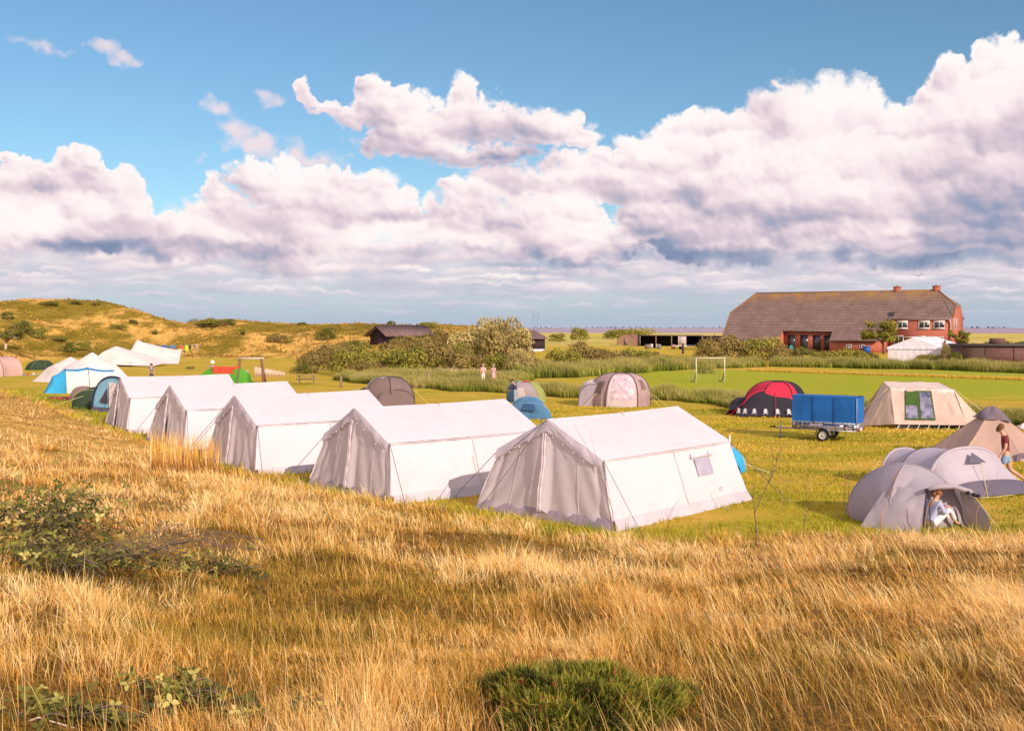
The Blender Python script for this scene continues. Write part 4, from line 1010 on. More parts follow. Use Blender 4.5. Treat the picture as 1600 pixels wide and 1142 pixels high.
# walking person in maroon: seen from the side, heading left, head bowed, rear foot lifting
WALK = pose(pelvis=(0, 0, .93), waist=(0, .01, 1.08), chest=(0, .03, 1.30), neck=(0, .07, 1.45), jaw=(0, .12, 1.51), head=(0, .16, 1.585), crown=(0, .18, 1.655), nose=(0, .26, 1.53),
    shl=(-.17, .03, 1.38), ell=(-.21, .04, 1.10), wrl=(-.20, .17, .90), shr=(.17, .03, 1.38), elr=(.22, -.08, 1.12), wrr=(.22, -.02, .88),
    hil=(-.09, 0, .90), knl=(-.09, .14, .50), anl=(-.09, .06, .10), tol=(-.09, .22, .045), hir=(.09, -.01, .90), knr=(.09, -.12, .50), anr=(.09, -.47, .26), tor=(.09, -.49, .10))
gw = G(1571, 763); person(gw, math.radians(72), WALK, 'person walking past the pyramid tent in a maroon t-shirt and pale denim shorts, head bowed', C_MAR, C_DENIM, HAIRB, .62, .62, 1.12)
# seated person in the porch
SIT = dict(pelvis=(0, -.02, .16), waist=(0, .03, .32), chest=(0, .10, .54), neck=(0, .16, .68), jaw=(0, .20, .75), head=(0, .23, .83), crown=(0, .21, .90), nose=(0, .33, .80),
    shl=(-.17, .11, .62), ell=(-.22, .22, .38), wrl=(-.12, .42, .46), shr=(.17, .11, .62), elr=(.22, .22, .38), wrr=(.10, .44, .45),
    hil=(-.10, .04, .15), knl=(-.14, .44, .42), anl=(-.12, .80, .12), tol=(-.12, .93, .06), hir=(.10, .04, .15), knr=(.13, .46, .46), anr=(.10, .72, .12), tor=(.10, .86, .06))
gs = G(1453, 830); gs.z = 0.06
person(gs, math.radians(-66), SIT, 'person sitting in the grey dome tent porch in a light blue shirt and white trousers', C_LB, C_WH, HAIRR, 1.75, 1.86, 1.0, hairlen=.03)
BEND = pose(chest=(0, .12, 1.28), neck=(0, .18, 1.42), jaw=(0, .24, 1.47), head=(0, .28, 1.55), crown=(0, .28, 1.62), nose=(0, .38, 1.52), waist=(0, .04, 1.09), shl=(-.17, .12, 1.36), shr=(.17, .12, 1.36), ell=(-.2, .26, 1.12), wrl=(-.15, .46, .98), elr=(.2, .26, 1.12), wrr=(.15, .46, .98))
person(G(806, 634), math.radians(60), BEND, 'person in dark blue top and faded jeans leaning over the lime green tent', C_DARKB, C_JEAN, HAIRD, 1.8, 1.95, .98)
person(G(755, 600), math.radians(15), pose(knr=(.10, .14, .5), anr=(.1, .2, .12), tor=(.1, .32, .06), knl=(-.1, -.05, .48), anl=(-.1, -.2, .14), tol=(-.1, -.1, .05)), 'person in a red patterned top and light trousers walking beside the reeds', C_RP, C_WH, HAIRG, 1.2, 1.9, .98)
person(G(771, 600), math.radians(-20), pose(), 'person in a pink dress walking next to the one in the red patterned top', C_RP if False else C_PK, C_PK, HAIRG, .6, .5, .95, skirt=True)
person(G(237, 600), math.radians(10), pose(), 'person in a grey t-shirt standing beyond the farthest ridge tent', C_GR, C_DARKB, HAIRD, .6, 1.9, 1.0)

# ------------------------------------------------------------------ trailer
GALV = M_('galvanised steel', (.45, .43, .45), .4, (.33, .32, .35), 6, .15, metal=.75); TARP = fm('blue tarpaulin', (.015, .13, .42), trans=.03, folds=.25, var=.7); RUB = M_('tyre rubber', (.02, .02, .02), .85); RIM = M_('wheel rim', (.72, .70, .70), .3, metal=.6)
LRED = M_('red tail light', (.5, .02, .02), .3); LOR = M_('orange reflector', (.8, .3, .02), .3); NAVY = M_('blue decal', (.02, .05, .25), .4); WHT = M_('white decal', (.8, .8, .8), .5)
tr0 = G(1287, 689)
r = empty('trailer', tr0, math.radians(-32), 'small galvanised trailer with a high blue tarpaulin cover', 'trailer'); r.scale = (.95,)*3
Lh = 1.42; wd = 1.3
b = MB(); b.box((0, -.02, .66), (2*Lh, .03, .34)); b.box((0, wd, .66), (2*Lh, .03, .34)); b.box((-Lh, wd/2, .66), (.03, wd, .34)); b.box((0, wd/2, .50), (2*Lh, wd, .03)); b.build('bed', GALV, r)
b = MB()
for z in (.50, .83): b.box((0, -.045, z), (2*Lh+.04, .03, .035))
for k in range(8): b.box((-Lh+.1+k*(2*Lh-.2)/7, -.05, .665), (.03, .02, .32))
b.build('side_rail', GALV, r)
b = MB(); b.box((Lh+.02, wd/2, .66), (.03, wd+.02, .36)); b.box((Lh+.045, wd/2, .60), (.02, wd*.6, .05)); b.build('tailgate', GALV, r)
for y in (.12, wd-.12): MB().box((Lh+.055, y, .56), (.03, .18, .10)).build('tail_light', LRED, r)
MB().box((Lh+.055, wd/2, .55), (.02, .42, .10)).build('number_plate', WHT, r)
MB().box((.35, -.062, .74), (.75, .004, .06)).build('decal', NAVY, r); MB().box((1.12, -.064, .74), (.42, .004, .075)).build('decal', NAVY, r); MB().box((1.12, -.068, .745), (.26, .003, .025)).build('decal', WHT, r)
MB().box((-.85, -.062, .74), (.5, .004, .035)).build('decal', NAVY, r)
for x in (-1.15, 1.0): MB().box((x, -.062, .60), (.10, .01, .05)).build('reflector', LOR, r)
# cover
P = []
n = 40
for (x0, y0, x1, y1) in ((-Lh, -.04, Lh, -.04), (Lh, -.04, Lh, wd+.03), (Lh, wd+.03, -Lh, wd+.03), (-Lh, wd+.03, -Lh, -.04)):
    for k in range(n): t_ = k/n; P.append((x0+(x1-x0)*t_, y0+(y1-y0)*t_))
P.append(P[0]); P = np.array(P); zz = np.linspace(0, 1, 16)[:, None]
wv = (fbm(P[None, :, 0]*2.2+3, P[None, :, 1]*2.2+zz*1.5, 3)-.5)*.05
Q = np.stack([P[None, :, 0]+0*zz+wv*.3, P[None, :, 1]+wv, .80+(1.98-.80)*zz+.015*np.sin(P[None, :, 0]*14+P[None, :, 1]*14)*(zz < .05)], -1)
cv = sheet('tarpaulin', Q, TARP, r)
U, V = np.meshgrid(np.linspace(-1, 1, 30), np.linspace(0, 1, 14))
Z = 1.985+.05*np.sin(V*PI)-.03*np.abs(np.cos(U*PI*1.5))*np.sin(PI*V)
sheet('roof', np.stack([U*(Lh+.01), -.05+V*(wd+.08), Z], -1), TARP, cv)
b = MB()
for x in np.linspace(-Lh, Lh, 15): b.tube([(x, -.055, .86), (x+.07, -.065, .80), (x+.14, -.055, .86)], .008, 4)
b.build('lacing_cord', WHT, r)
for x in (-.47, .47): MB().tube([(x, -.075, .82), (x, -.068, 1.97)], .014, 4).build('strap', NAVY, cv)
for x in (Lh+.012,): MB().tube([(x, -.055, .8), (x, -.055, 1.96)], .02, 5).build('cover_edge', M_('light blue piping', (.30, .42, .62), .6), cv)
# wheels
for y in (-.14, wd+.14):
    w_ = empty('wheel', (0, y, .27)); w_.parent = r
    MB().lathe((0, 0, 0), [(.17, -.075), (.25, -.08), (.27, -.05), (.27, .05), (.25, .08), (.17, .075)], 'Y', 28).build('tyre', RUB, w_, True)
    MB().lathe((0, 0, 0), [(.0, -.05), (.05, -.07), (.07, -.05), (.13, -.035), (.15, -.07), (.175, -.075), (.175, .07)], 'Y', 24).build('rim', RIM, w_, True)
    b = MB(); b.tube([(.33*math.cos(t), 0, .33*math.sin(t)) for t in np.linspace(.05, PI-.05, 14)], .02, 4)
    U, V = np.meshgrid(np.linspace(.05, PI-.05, 16), np.linspace(-.11, .11, 3)); sheet('mudguard', np.stack([.33*np.cos(U), V, .33*np.sin(U)], -1), GALV, w_)
MB().tube([(0, -.1, .27), (0, wd+.1, .27)], .03, 6).build('axle', GALV, r)
b = MB(); b.tube([(-.4, wd/2-.35, .47), (-Lh-.3, wd/2, .45), (-Lh-1.05, wd/2, .44)], .035, 5); b.tube([(-.4, wd/2+.35, .47), (-Lh-.3, wd/2, .45)], .035, 5); b.build('drawbar', GALV, r)
b = MB(); b.tube([(-Lh-.72, wd/2-.08, .0), (-Lh-.72, wd/2-.08, .72)], .028, 6); b.lathe((-Lh-.72, wd/2-.08, .08), [(0, -.08), (.08, -.07), (.08, .07), (0, .08)], 'Y', 12); b.tube([(-Lh-.72, wd/2-.08, .72), (-Lh-.60, wd/2-.08, .76)], .02, 5); b.build('jockey_wheel', GALV, r)
b = MB(); b.tube([(-Lh-1.25, wd/2, .45), (-Lh-1.0, wd/2, .5)], [.03, .05], 6); b.build('coupling', RUB, r)

# ------------------------------------------------------------------ football goal
GP = M_('weathered white goal paint', (.62, .56, .42), .6, (.5, .44, .3), 6); NETM = M_('pale net', (.45, .55, .30), .9); WOODD = M_('dark wood', (.10, .06, .04), .9, (.06, .04, .03), 5, .4)
ga = G(1087.5, 598); gb = G(1132, 597.5)
d = gb-ga; r = empty('football_goal', ga, math.atan2(d.y, d.x), 'white football goal with a thin green net on the playing field', 'goal'); W_ = d.length; hh = 2.15
MB().tube([(0, 0, 0), (0, 0, hh)], .055, 6).build('post', GP, r); MB().tube([(W_, 0, 0), (W_, 0, hh)], .055, 6).build('post', GP, r)
MB().tube([(-.05, 0, hh), (W_+.05, 0, hh)], .055, 6).build('crossbar', GP, r)
for x in (0, W_): MB().tube([(x, 0, .9), (x, .6, .06), (x, 1.2, .06)], .04, 5).build('stay', WOODD, r); 
for x in (-.0, W_): MB().tube([(x, 0, hh), (x, .8, hh-.05), (x, 1.3, 0)], .02, 4).build('net_stay', GP, r)
b = MB()
for k in range(13): x = W_*k/12; b.tube([(x, .0, hh), (x, .8, hh-.1), (x, 1.3, 0)], .006, 3, False)
for k in range(9):
    t_ = k/8; z = (hh-.1)*(1-t_); y = .8+.5*t_; b.tube([(0, 0, z), (0, y, z), (W_, y, z), (W_, 0, z)], .006, 3, False)
b.build('net', NETM, r)

# ------------------------------------------------------------------ posts, bench, table, swing, clothes line
WOOD = M_('grey wood', (.30, .22, .15), .9, (.20, .14, .09), 5, .4); WOODL = M_('bleached wood', (.62, .50, .38), .9, (.5, .4, .3), 5)
def post(px, py, h, label, rad_=.07, mat=WOOD, lean=0):
    g_ = GT(px, py); b = MB(); b.tube([(0, 0, -.15), (lean*.5, 0, h*.5), (lean, 0, h)], [rad_*1.1, rad_, rad_*.9], 8); o = b.build('post', mat, None, True); o.location = g_; tag(o, label, 'post')
post(533, 606, .95, 'wooden post on the lawn left of the brown dome tent', .10)
post(669, 598, .95, 'wooden post in front of the reeds near the low bench', .12)
post(1067, 553, 1.9, 'dark carved stump standing on the lawn behind the goal', .22, WOODD)
r = empty('bench', G(688, 602), math.radians(5), 'low plank bench beside the post in front of the reeds', 'bench')
MB().box((0, 0, .45), (1.6, .3, .05)).build('seat', WOODL, r)
for x in (-.6, .6): MB().box((x, 0, .21), (.08, .28, .42)).build('leg', WOOD, r)
r = empty('picnic_table', G(479, 600), math.radians(10), 'small wooden picnic table on the far lawn', 'picnic table')
MB().box((0, 0, .72), (1.7, .7, .06)).build('tabletop', WOOD, r)
for y in (-.65, .65): MB().box((0, y, .42), (1.7, .25, .05)).build('seat', WOOD, r)
for x in (-.6, .6): MB().tube([(x, -.6, 0), (x, 0, .72), (x, .6, 0)], .04, 5).build('leg', WOOD, r)
r = empty('swing_frame', G(395, 598), math.radians(8), 'timber swing frame with leaning brown posts near the log fence', 'swing')
for x, dx in ((-1.1, -.15), (.75, .25)):
    for y in (-.8, .8): MB().tube([(x+dx, y, 0), (x, 0, 2.1)], .10, 7).build('leg', M_('red brown timber', (.24, .10, .06), .8) if 'red brown timber' not in bpy.data.materials else bpy.data.materials['red brown timber'], r)
MB().tube([(-1.25, 0, 2.12), (.95, 0, 2.12)], .09, 7).build('crossbar', WOODL, r)
r = empty('timber_beam', G(352, 590), 0, 'long bleached timber beam propped off the ground behind the fourth ridge tent', 'beam')
MB().tube([(-1.6, 0, 1.1), (2.3, -.2, .55)], .10, 7).build('beam', WOODL, r)
for x, z in ((-1.3, 1.0), (2.0, .5)): MB().tube([(x, 0, 0), (x, 0, z)], .08, 6).build('prop', WOOD, r)
r = empty('log_fence', G(413, 588), 0, 'low palisade of short logs beside the swing frame', 'fence')
for k in range(22):
    MB().tube([(-.9+k*.13*1.0, .35*k*.1, 0), (-.9+k*.13, .35*k*.1, .95-.028*k+.06*math.sin(k*2.3))], .065, 6).build('stake', WOODL, r)
post(1178, 548, .8, 'thin fence post among the shrubs behind the goal', .05, WOODL)
# clothes line
r = empty('clothes_line', GT(280, 552), 0, 'clothes line stretched between thin posts at the foot of the dune', 'clothes line')
L0 = GY(240, 549, 150); s_ = 150/F
for x in (-4.0, 3.0): MB().tube([(x, 0, -.3), (x, 0, 1.45)], .035, 5).build('pole', WOODL, r)
MB().tube([(-4.0, 0, 1.4), (-.5, 0, 1.22), (3.0, 0, 1.4)], .012, 4).build('line', ROPE, r)
cols = [((.02, .02, .03), 'black'), ((.05, .12, .4), 'blue'), ((.06, .2, .5), 'bright blue'), ((.75, .1, .04), 'red'), ((.45, .7, .03), 'lime'), ((.02, .02, .02), 'small black'), ((.1, .1, .3), 'navy')]
base = r.location.copy()
for k, (x, wd_, ht_) in enumerate(((-3.4, .6, .5), (-2.3, .9, .45), (-1.0, .9, .35), (.3, .6, .5), (1.2, .5, .9), (1.75, .3, .7), (2.5, .3, .5))):
    zt_ = 1.22+.18*((x+.5)/3.5)**2
    o = sheet('hanging_cloth', patch((x-wd_/2, -.03, zt_-ht_), (x+wd_/2, -.03, zt_-ht_-.05), (x+wd_/2*.9, 0, zt_), (x-wd_/2*.9, 0, zt_), 8, 6, lambda U, V: .05*np.sin(U*9+k)*(1-V)), M_(cols[k][1]+' laundry', cols[k][0], .9))
    o.location = base; tag(o, '%s piece of laundry hanging on the clothes line below the dune' % cols[k][1], 'laundry', 'laundry on the line')
o = MB().lathe((0, 0, .32), [(0, -.28), (.2, -.2), (.28, 0), (.2, .2), (0, .28)], n=14).build('ball', K_white, None, True); o.location = GT(332, 570); tag(o, 'white ball on the far lawn near the timber beam', 'ball')
o = MB(); o.lathe((0, 0, .22), [(0, -.22), (.17, -.20), (.2, 0), (.15, .2), (0, .22)], n=12); o.tube([(0, 0, .40), (.08, 0, .55), (.16, 0, .40)], .03, 6); o.box((.25, .05, .16), (.22, .2, .3)); o = o.build('rucksack', M_('black rucksack cloth', (.012, .014, .03), .7, bump=.5), None, True); o.location = G(1380, 752); o.scale = (.85,)*3; tag(o, 'dark rucksack on the grass between the two lilac and grey tents', 'rucksack')
o = MB(); o.box((0, 0, .12), (.4, .25, .2)); o.tube([(-.1, 0, .22), (.1, 0, .30)], .06, 6); o = o.build('bag', K_cream); o.location = G(1598, 672); tag(o, 'small cream bag at the right edge behind the pyramid tent', 'bag')
o = MB(); o.add([(0, 0, 0), (-.5, .1, .22), (-1.0, .1, .05), (-.45, -.1, .10)], [(0, 1, 3), (1, 2, 3)]); o.add([(0, 0, 0), (.5, .1, .28), (1.0, .1, .20), (.45, -.1, .14)], [(0, 3, 1), (1, 3, 2)]); o.tube([(0, -.35, 0), (0, .1, .02), (0, .4, 0)], [.03, .09, .02], 6)
o = o.build('bird', M_('grey feathers', (.1, .1, .12), .8)); o.location = GY(1435, 431, 170); tag(o, 'tiny dark gull gliding above the brick farmhouse', 'bird')
# two masts far beyond the hut
for k, (px, hgt) in enumerate(((834, 22), (840, 26))):
    g_ = Vector(((px-800)/F*1500, 1500, 0)); b = MB(); b.tube([(0, 0, 0), (0, 0, hgt)], .5, 5)
    o = b.build('mast', M_('mast grey', (.3, .33, .4), .6)); 
    for q in range(3): MB().tube([(0, 0, hgt-2), (7*math.cos(q*2.09+k), 0, hgt-2+7*math.sin(q*2.09+k))], .3, 4).build('rotor_blade', bpy.data.materials['mast grey'], o)
    o.location = g_; tag(o, 'tiny %s wind turbine on the tidal flats beyond the small hut' % ('shorter' if k == 0 else 'taller'), 'wind turbine')
# ------------------------------------------------------------------ brick farmhouse
def brick_mat(name, c1, c2, mortar, sc_=1.0, bw=.5, rh=.16):
    m, t, b = new_mat(name)
    P = t.node('ShaderNodeTexCoord').outputs['Object']; s_ = t.node('ShaderNodeSeparateXYZ', inp={0: P}).outputs
    v = t.node('ShaderNodeCombineXYZ', inp={0: t.m('ADD', s_[0], s_[1]), 1: s_[2], 2: 0.0}).outputs[0]
    br = t.node('ShaderNodeTexBrick', inp={'Color1': (*c1, 1), 'Color2': (*c2, 1), 'Mortar': (*mortar, 1), 'Scale': sc_, 'Mortar Size': .02, 'Brick Width': bw, 'Row Height': rh}); t.L.new(v, br.inputs['Vector'])
    c = t.mix(t.m('MULTIPLY', t.noise(P, .6, 4), .45), br.outputs[0], (c1[0]*.5, c1[1]*.5, c1[2]*.6))
    t.set(b, 'Base Color', c); b.inputs['Roughness'].default_value = .85; return m
BRICK = brick_mat('red brick', (.54, .12, .06), (.40, .08, .045), (.35, .20, .14))
m, t, b = new_mat('grey brown roof tiles')
P = t.node('ShaderNodeTexCoord').outputs['Object']; s_ = t.node('ShaderNodeSeparateXYZ', inp={0: P}).outputs
wv = t.node('ShaderNodeTexWave', wave_type='BANDS', bands_direction='Z', inp={'Scale': .55, 'Distortion': .3, 'Detail': 1}); t.L.new(P, wv.inputs['Vector'])
wx = t.node('ShaderNodeTexWave', wave_type='BANDS', bands_direction='X', inp={'Scale': .42, 'Distortion': .2}); t.L.new(P, wx.inputs['Vector'])
c = t.mix(t.sm(.35, .65, t.noise(P, .5, 6, .7)), (.19, .12, .095), (.26, .175, .145)); c = t.mix(t.m('MULTIPLY', wv.outputs['Fac'], .35), c, (.07, .045, .04)); c = t.mix(t.m('MULTIPLY', wx.outputs['Fac'], .18), c, (.08, .05, .04))
mo = t.m('MULTIPLY', t.sm(9.4, 12.3, s_[2]), t.sm(.30, .62, t.noise(P, .35, 5, .7))); c = t.mix(t.m('MULTIPLY', mo, .8), c, (.36, .19, .04))
c = t.mix(t.m('MULTIPLY', t.sm(.55, .75, t.noise(P, 3.5, 4, .7)), .5), c, (.30, .22, .18))
t.set(b, 'Base Color', c); b.inputs['Roughness'].default_value = .9; b.inputs['Specular IOR Level'].default_value = .1
bn = t.node('ShaderNodeBump', inp={'Strength': .5, 'Height': wv.outputs['Fac']}); bn.inputs['Distance'].default_value = .06; t.L.new(bn.outputs[0], b.inputs['Normal'])
TILE = m
WFR = M_('white window paint', (.80, .76, .74), .5); GLS = M_('dark window glass', (.03, .035, .05), .12, spec=.8); RIDGE = M_('ridge tiles', (.30, .16, .06), .9, (.2, .11, .07), 2); PIPE = M_('pale downpipe', (.7, .66, .64), .5)
CAPM = M_('grey gutter', (.30, .26, .26), .6)
# local x runs along the front (0 at the right gable, negative to the left), y goes back
hx, hy = 82.6, 192.6
house = empty('farmhouse', (hx, hy, 0), math.radians(-32), 'long red brick farmhouse with a huge grey brown tiled roof and two chimneys', 'house')
Rz, Ez, D_ = 12.1, 6.7, 14.0; sl = (Rz-Ez)/7.0
yl = -(Ez-2.3)/sl                                          # the low eave reaches further forward
def ry(z): return (z-Ez)/sl                                # roof plane: depth at height z
def rp(x, z, o=0): return (x, ry(z)-o*.6, z+o*.8)
def local_x(px, z):                                        # x on the front roof plane seen at picture column px
    c, s = math.cos(math.radians(-32)), math.sin(math.radians(-32)); k = (px-800)/F; y = ry(z)
    # world = (hx + c x - s y, hy + s x + c y)
    return (k*(hy+c*y)-hx+s*y)/(c-k*s)
xTl = local_x(1386, Ez); xRec0 = local_x(1299, 3.6); xRec1 = local_x(1221, 3.6); xLow = local_x(1127, 2.3); xRr = local_x(1464, Rz); xRl = local_x(1180, Rz); xH = local_x(1141, 8.0)
zr = 4.2
print('house x', xTl, xRec0, xRec1, xLow, xRl, xRr, xH)
mb = MB()
mb.poly([rp(.25, Ez-.15), rp(xRr, Rz), rp(xTl, Rz), rp(xTl, Ez-.15)])
mb.poly([rp(xTl, Rz), rp(xRec0, Rz), rp(xRec0, 2.3), rp(xTl, 2.3)][::-1])
mb.poly([rp(xRec0, Rz), rp(xRec1, Rz), rp(xRec1, zr), rp(xRec0, zr)][::-1])
mb.poly([rp(xRec1, Rz), rp(xRl, Rz), rp(xH, 8.0), rp(xLow, 2.3), rp(xRec1, 2.3)][::-1])
# back slope, hips
bk = lambda x, z: (x, D_-ry(z), z)
mb.poly([bk(xLow, 2.3), bk(xH, 8.0), bk(xRl, Rz), bk(xRr, Rz), bk(.25, Ez-.15), bk(.25, 2.3+4.2)])
mb.poly([rp(xRl, Rz), bk(xH, 8.0), rp(xH, 8.0)]); mb.poly([rp(xH, 8.0), bk(xH, 8.0), bk(xLow, 2.3), rp(xLow, 2.3)])
mb.poly([rp(xRr, Rz), rp(.25, 9.0), bk(.25, 9.0)]); 
roof = mb.build('roof', TILE, house)
mb = MB(); mb.poly([rp(xRr, Rz), rp(.28, Ez+.0), rp(.28, 9.0)]); mb.build('roof', TILE, house)
b = MB(); b.tube([rp(xRl, Rz+.05), rp(xRr, Rz+.05)], .16, 6); b.tube([rp(xRr, Rz+.05), rp(.3, 9.05)], .14, 6); b.tube([rp(.3, 9.05), rp(.3, Ez)], .10, 5); b.tube([rp(xRl, Rz), rp(xH, 8.0), rp(xLow, 2.3)], .13, 6); b.build('ridge_tile', RIDGE, roof)
b = MB(); b.tube([rp(xTl-6.5, Rz-.3, .02), rp(xRec0, 2.4, .03)], .05, 4); b.build('roof_seam', RIDGE, roof)
for px in (1400.5, 1461.5):
    x = local_x(px, Rz); b = MB(); b.box((x, 7.2, Rz+.05), (1.3, .9, 1.5)); b.box((x, 7.2, Rz+.82), (1.5, 1.1, .14)); ch = b.build('chimney', BRICK, roof); MB().lathe((x, 7.2, Rz+.88), [(.2, 0), (.2, .22), (.14, .22)], n=8).build('chimney_pot', RIDGE, ch)
# walls
b = MB()
b.box((xTl/2, .15, Ez/2-.1), (-xTl, .3, Ez-.2)); fw_ = b.build('wall', BRICK, house)
b = MB(); b.prism([(0, 0, 0), (0, D_, 0), (0, D_, Ez), (0, D_-ry(9.0)-.1, 8.95), (0, ry(9.0)+.1, 8.95), (0, .02, Ez-.1)], (-.3, 0, 0)); b.build('wall', BRICK, house)
b = MB(); b.box(((xTl+xRec0)/2, yl+.9, 1.1), (xTl-xRec0, .3, 2.2)); b.box((xTl-.0, (yl+.9)/2, 1.1), (.3, -yl-.9, 2.2)); b.prism([(xTl, yl+.9, 2.2), (xTl, .0, 2.2), (xTl, .0, 5.9)], (-.3, 0, 0)); b.build('wall', BRICK, house)
yr = ry(zr)+1.0
b = MB(); xs = xRec0; 
b.box(((xRec0+xRec1)/2, yr, zr/2+.25), (xRec0-xRec1, .3, zr+.5)); b.box((xRec0, (yr+yl)/2, 1.1), (.3, yr-yl-1.6, 2.2)); b.build('wall', BRICK, house)
b = MB(); b.prism([(xRec1, yl+.6, 0), (xRec1, yr, 0), (xRec1, yr, zr+.6), (xRec1, yl+.6, 2.6)], (-.3, 0, 0)); b.box(((xRec1+xLow)/2, yl+.9, 1.1), (xRec1-xLow-1, .3, 2.2)); b.build('wall', BRICK, house)
b = MB(); b.box((xLow+.8, D_/2, 1.1), (.3, D_+6, 2.2)); b.box((xLow/2, D_-.15, 1.2), (-xLow, .3, 2.4)); b.build('wall', BRICK, house)
b = MB(); b.tube([(.2, -.28, Ez-.25), (xTl, -.28, Ez-.25)], .10, 5); b.tube([rp(xRec0, zr-.05, 0), rp(xRec1, zr-.05, 0)], .07, 5); b.build('gutter', FELT if False else CAPM, house)
b = MB(); b.tube([(-.35, -.28, Ez-.3), (-.12, -.12, Ez-.9), (-.12, -.12, 0)], .08, 6); b.build('downpipe', PIPE, house)
def win(x, z, w_, h_, y=-.03, par=house, bars=2, dark=True, sill=True):
    o = MB().box((x, y, z), (w_, .06, h_)).build('window', GLS, par)
    b = MB(); t_ = .11
    for sx in (-1, 1): b.box((x+sx*(w_/2-t_/2), y-.045, z), (t_, .05, h_))
    for sz in (-1, 1): b.box((x, y-.048, z+sz*(h_/2-t_/2)), (w_, .05, t_))
    for k in range(1, bars): b.box((x-w_/2+w_*k/bars, y-.046, z), (t_*.9, .05, h_))
    b.build('frame', WFR, o)
    if sill: MB().box((x, y-.10, z-h_/2-.05), (w_+.2, .2, .09)).build('sill', WFR, o)
    return o
for px in (1409.5, 1443.5, 1467):
    x = local_x(px, Ez); win(x, 5.35, 2.0, 1.35); b = MB(); b.box((x, -.09, 5.95), (2.0, .06, .4)); b.build('blind', WFR, house)
for px, w_, z, h_ in ((1404, 1.7, 2.5, 1.6), (1440, 1.6, 2.4, 1.6), (1466.5, 1.7, 2.1, 2.0)): win(local_x(px, Ez), z, w_, h_)
xd = local_x(1424, Ez); MB().box((xd, -.04, 1.3), (1.3, .08, 2.6)).build('door', WFR, house)
b = MB(); b.box((xd, -.8, 3.0), (2.6, 1.6, .15)); b.tube([(xd+1.2, -1.5, 0), (xd+1.2, -1.5, 3)], .07, 6); b.tube([(xd-1.2, -1.5, 0), (xd-1.2, -1.5, 3)], .07, 6); b.build('porch_roof', WFR, house)
for px in (1232, 1252, 1272, 1290):
    x = local_x(px, 3.4); o = MB().box((x, yr-.17, 1.9), (1.5, .06, 2.9)).build('window', GLS, house); b = MB(); b.box((x, yr-.21, 2.45), (1.5, .05, .1)); b.box((x, yr-.21, 1.9), (.08, .05, 2.9)); b.box((x, yr-.22, .38), (1.6, .1, .1)); b.build('frame', WOODD, o)
for px in (1325, 1345): win(local_x(px, 2.3), 1.25, 1.0, .7, yl+.73, sill=False)
for y in (2.6, 5.4): 
    o = MB().box((.02, y, 5.5), (.06, 1.2, 2.1)).build('window', GLS, house); b = MB()
    for q in (-1, 1): b.box((.06, y+q*.55, 5.5), (.05, .1, 2.1)); b.box((.06, y, 5.5+q*1.0), (.06, 1.2, .1))
    b.box((.055, y, 5.5), (.05, .1, 2.1)); b.build('frame', WFR, o)
x = local_x(1392, 7.2); b = MB(); b.add([rp(x-.5, 6.9, .05), rp(x+.5, 6.9, .05), rp(x+.5, 7.8, .05), rp(x-.5, 7.8, .05), rp(x-.5, 7.25, .40), rp(x+.5, 7.25, .40)], [(0, 1, 2, 3), (3, 2, 5, 4)]); b.build('skylight', GLS, roof)
o = MB(); o.box((0, 0, .6), (1.0, .7, 1.1)); o.box((0, -.03, 1.2), (1.1, .8, .12)); o = o.build('rubbish_bin', M_('blue plastic', (.02, .12, .45), .5)); c_, s__ = math.cos(math.radians(-32)), math.sin(math.radians(-32))
def hw(x, y, z=0): return Vector((hx+c_*x-s__*y, hy+s__*x+c_*y, z))
o.location = hw(local_x(1354, 2.3), yl+.2); tag(o, 'blue rubbish bin against the low brick wall of the farmhouse', 'bin')
o = MB(); o.lathe((0, 0, 0), [(0, .0), (.5, 0), (.45, 1.0), (.2, 1.3), (0, 1.3)], n=10); o = o.build('covered_grill', M_('teal cover cloth', (.05, .25, .25), .8)); o.location = hw(local_x(1233, 2.3), yl+1.2); tag(o, 'teal covered thing in front of the leftmost tall farmhouse window', 'covered grill')

# white party tent
WP = fabric('white party tent film', (.92, .88, .92), trans=.3, folds=.12, fs=.9)
a = G(1387, 566); r = empty('party_tent', (a.x, a.y, 0), math.radians(-12), 'white party tent standing in front of the farmhouse', 'party tent')
wl = 9.2; dp = 5.0
def pnt(nm_, pts): return MB().add(pts, [tuple(range(len(pts)))]).build(nm_, WP, r)
sheet('side_wall', patch((0, 0, 0), (wl*.72, -1.0, 0), (wl*.72, -1.0, 2.1), (0, 0, 2.1), 60, 8, lambda U, V: .05*np.abs(np.sin(U*26))*(1-V*.4)), WP, r)
sheet('side_wall', patch((wl*.72, -1.0, 0), (wl*1.2, dp, 0), (wl*1.2, dp, 2.1), (wl*.72, -1.0, 2.1), 50, 8, lambda U, V: .05*np.abs(np.sin(U*26))*(1-V*.4)), WP, r)
sheet('side_wall', patch((0, 0, 0), (wl*.42, dp+1, 0), (wl*.42, dp+1, 2.1), (0, 0, 2.1), 20, 6), WP, r)
A_ = np.array((wl*.36, -.5, 3.5)); B_ = np.array((wl*.80, dp+.6, 3.5)); e1 = (-.15, -.1, 2.1); e2 = (wl*.72+.1, -1.15, 2.1); e3 = (wl*1.2+.15, dp, 2.1); e4 = (wl*.42, dp+1.1, 2.1)
for q in (patch(e2, e3, B_, A_, 20, 10, lambda U, V: .06*np.abs(np.sin(U*12))), patch(e4, e1, A_, B_, 20, 10)): sheet('roof', q, WP, r)
pnt('gable', [e1, e2, tuple(A_)]); pnt('gable', [e3, e4, tuple(B_)])
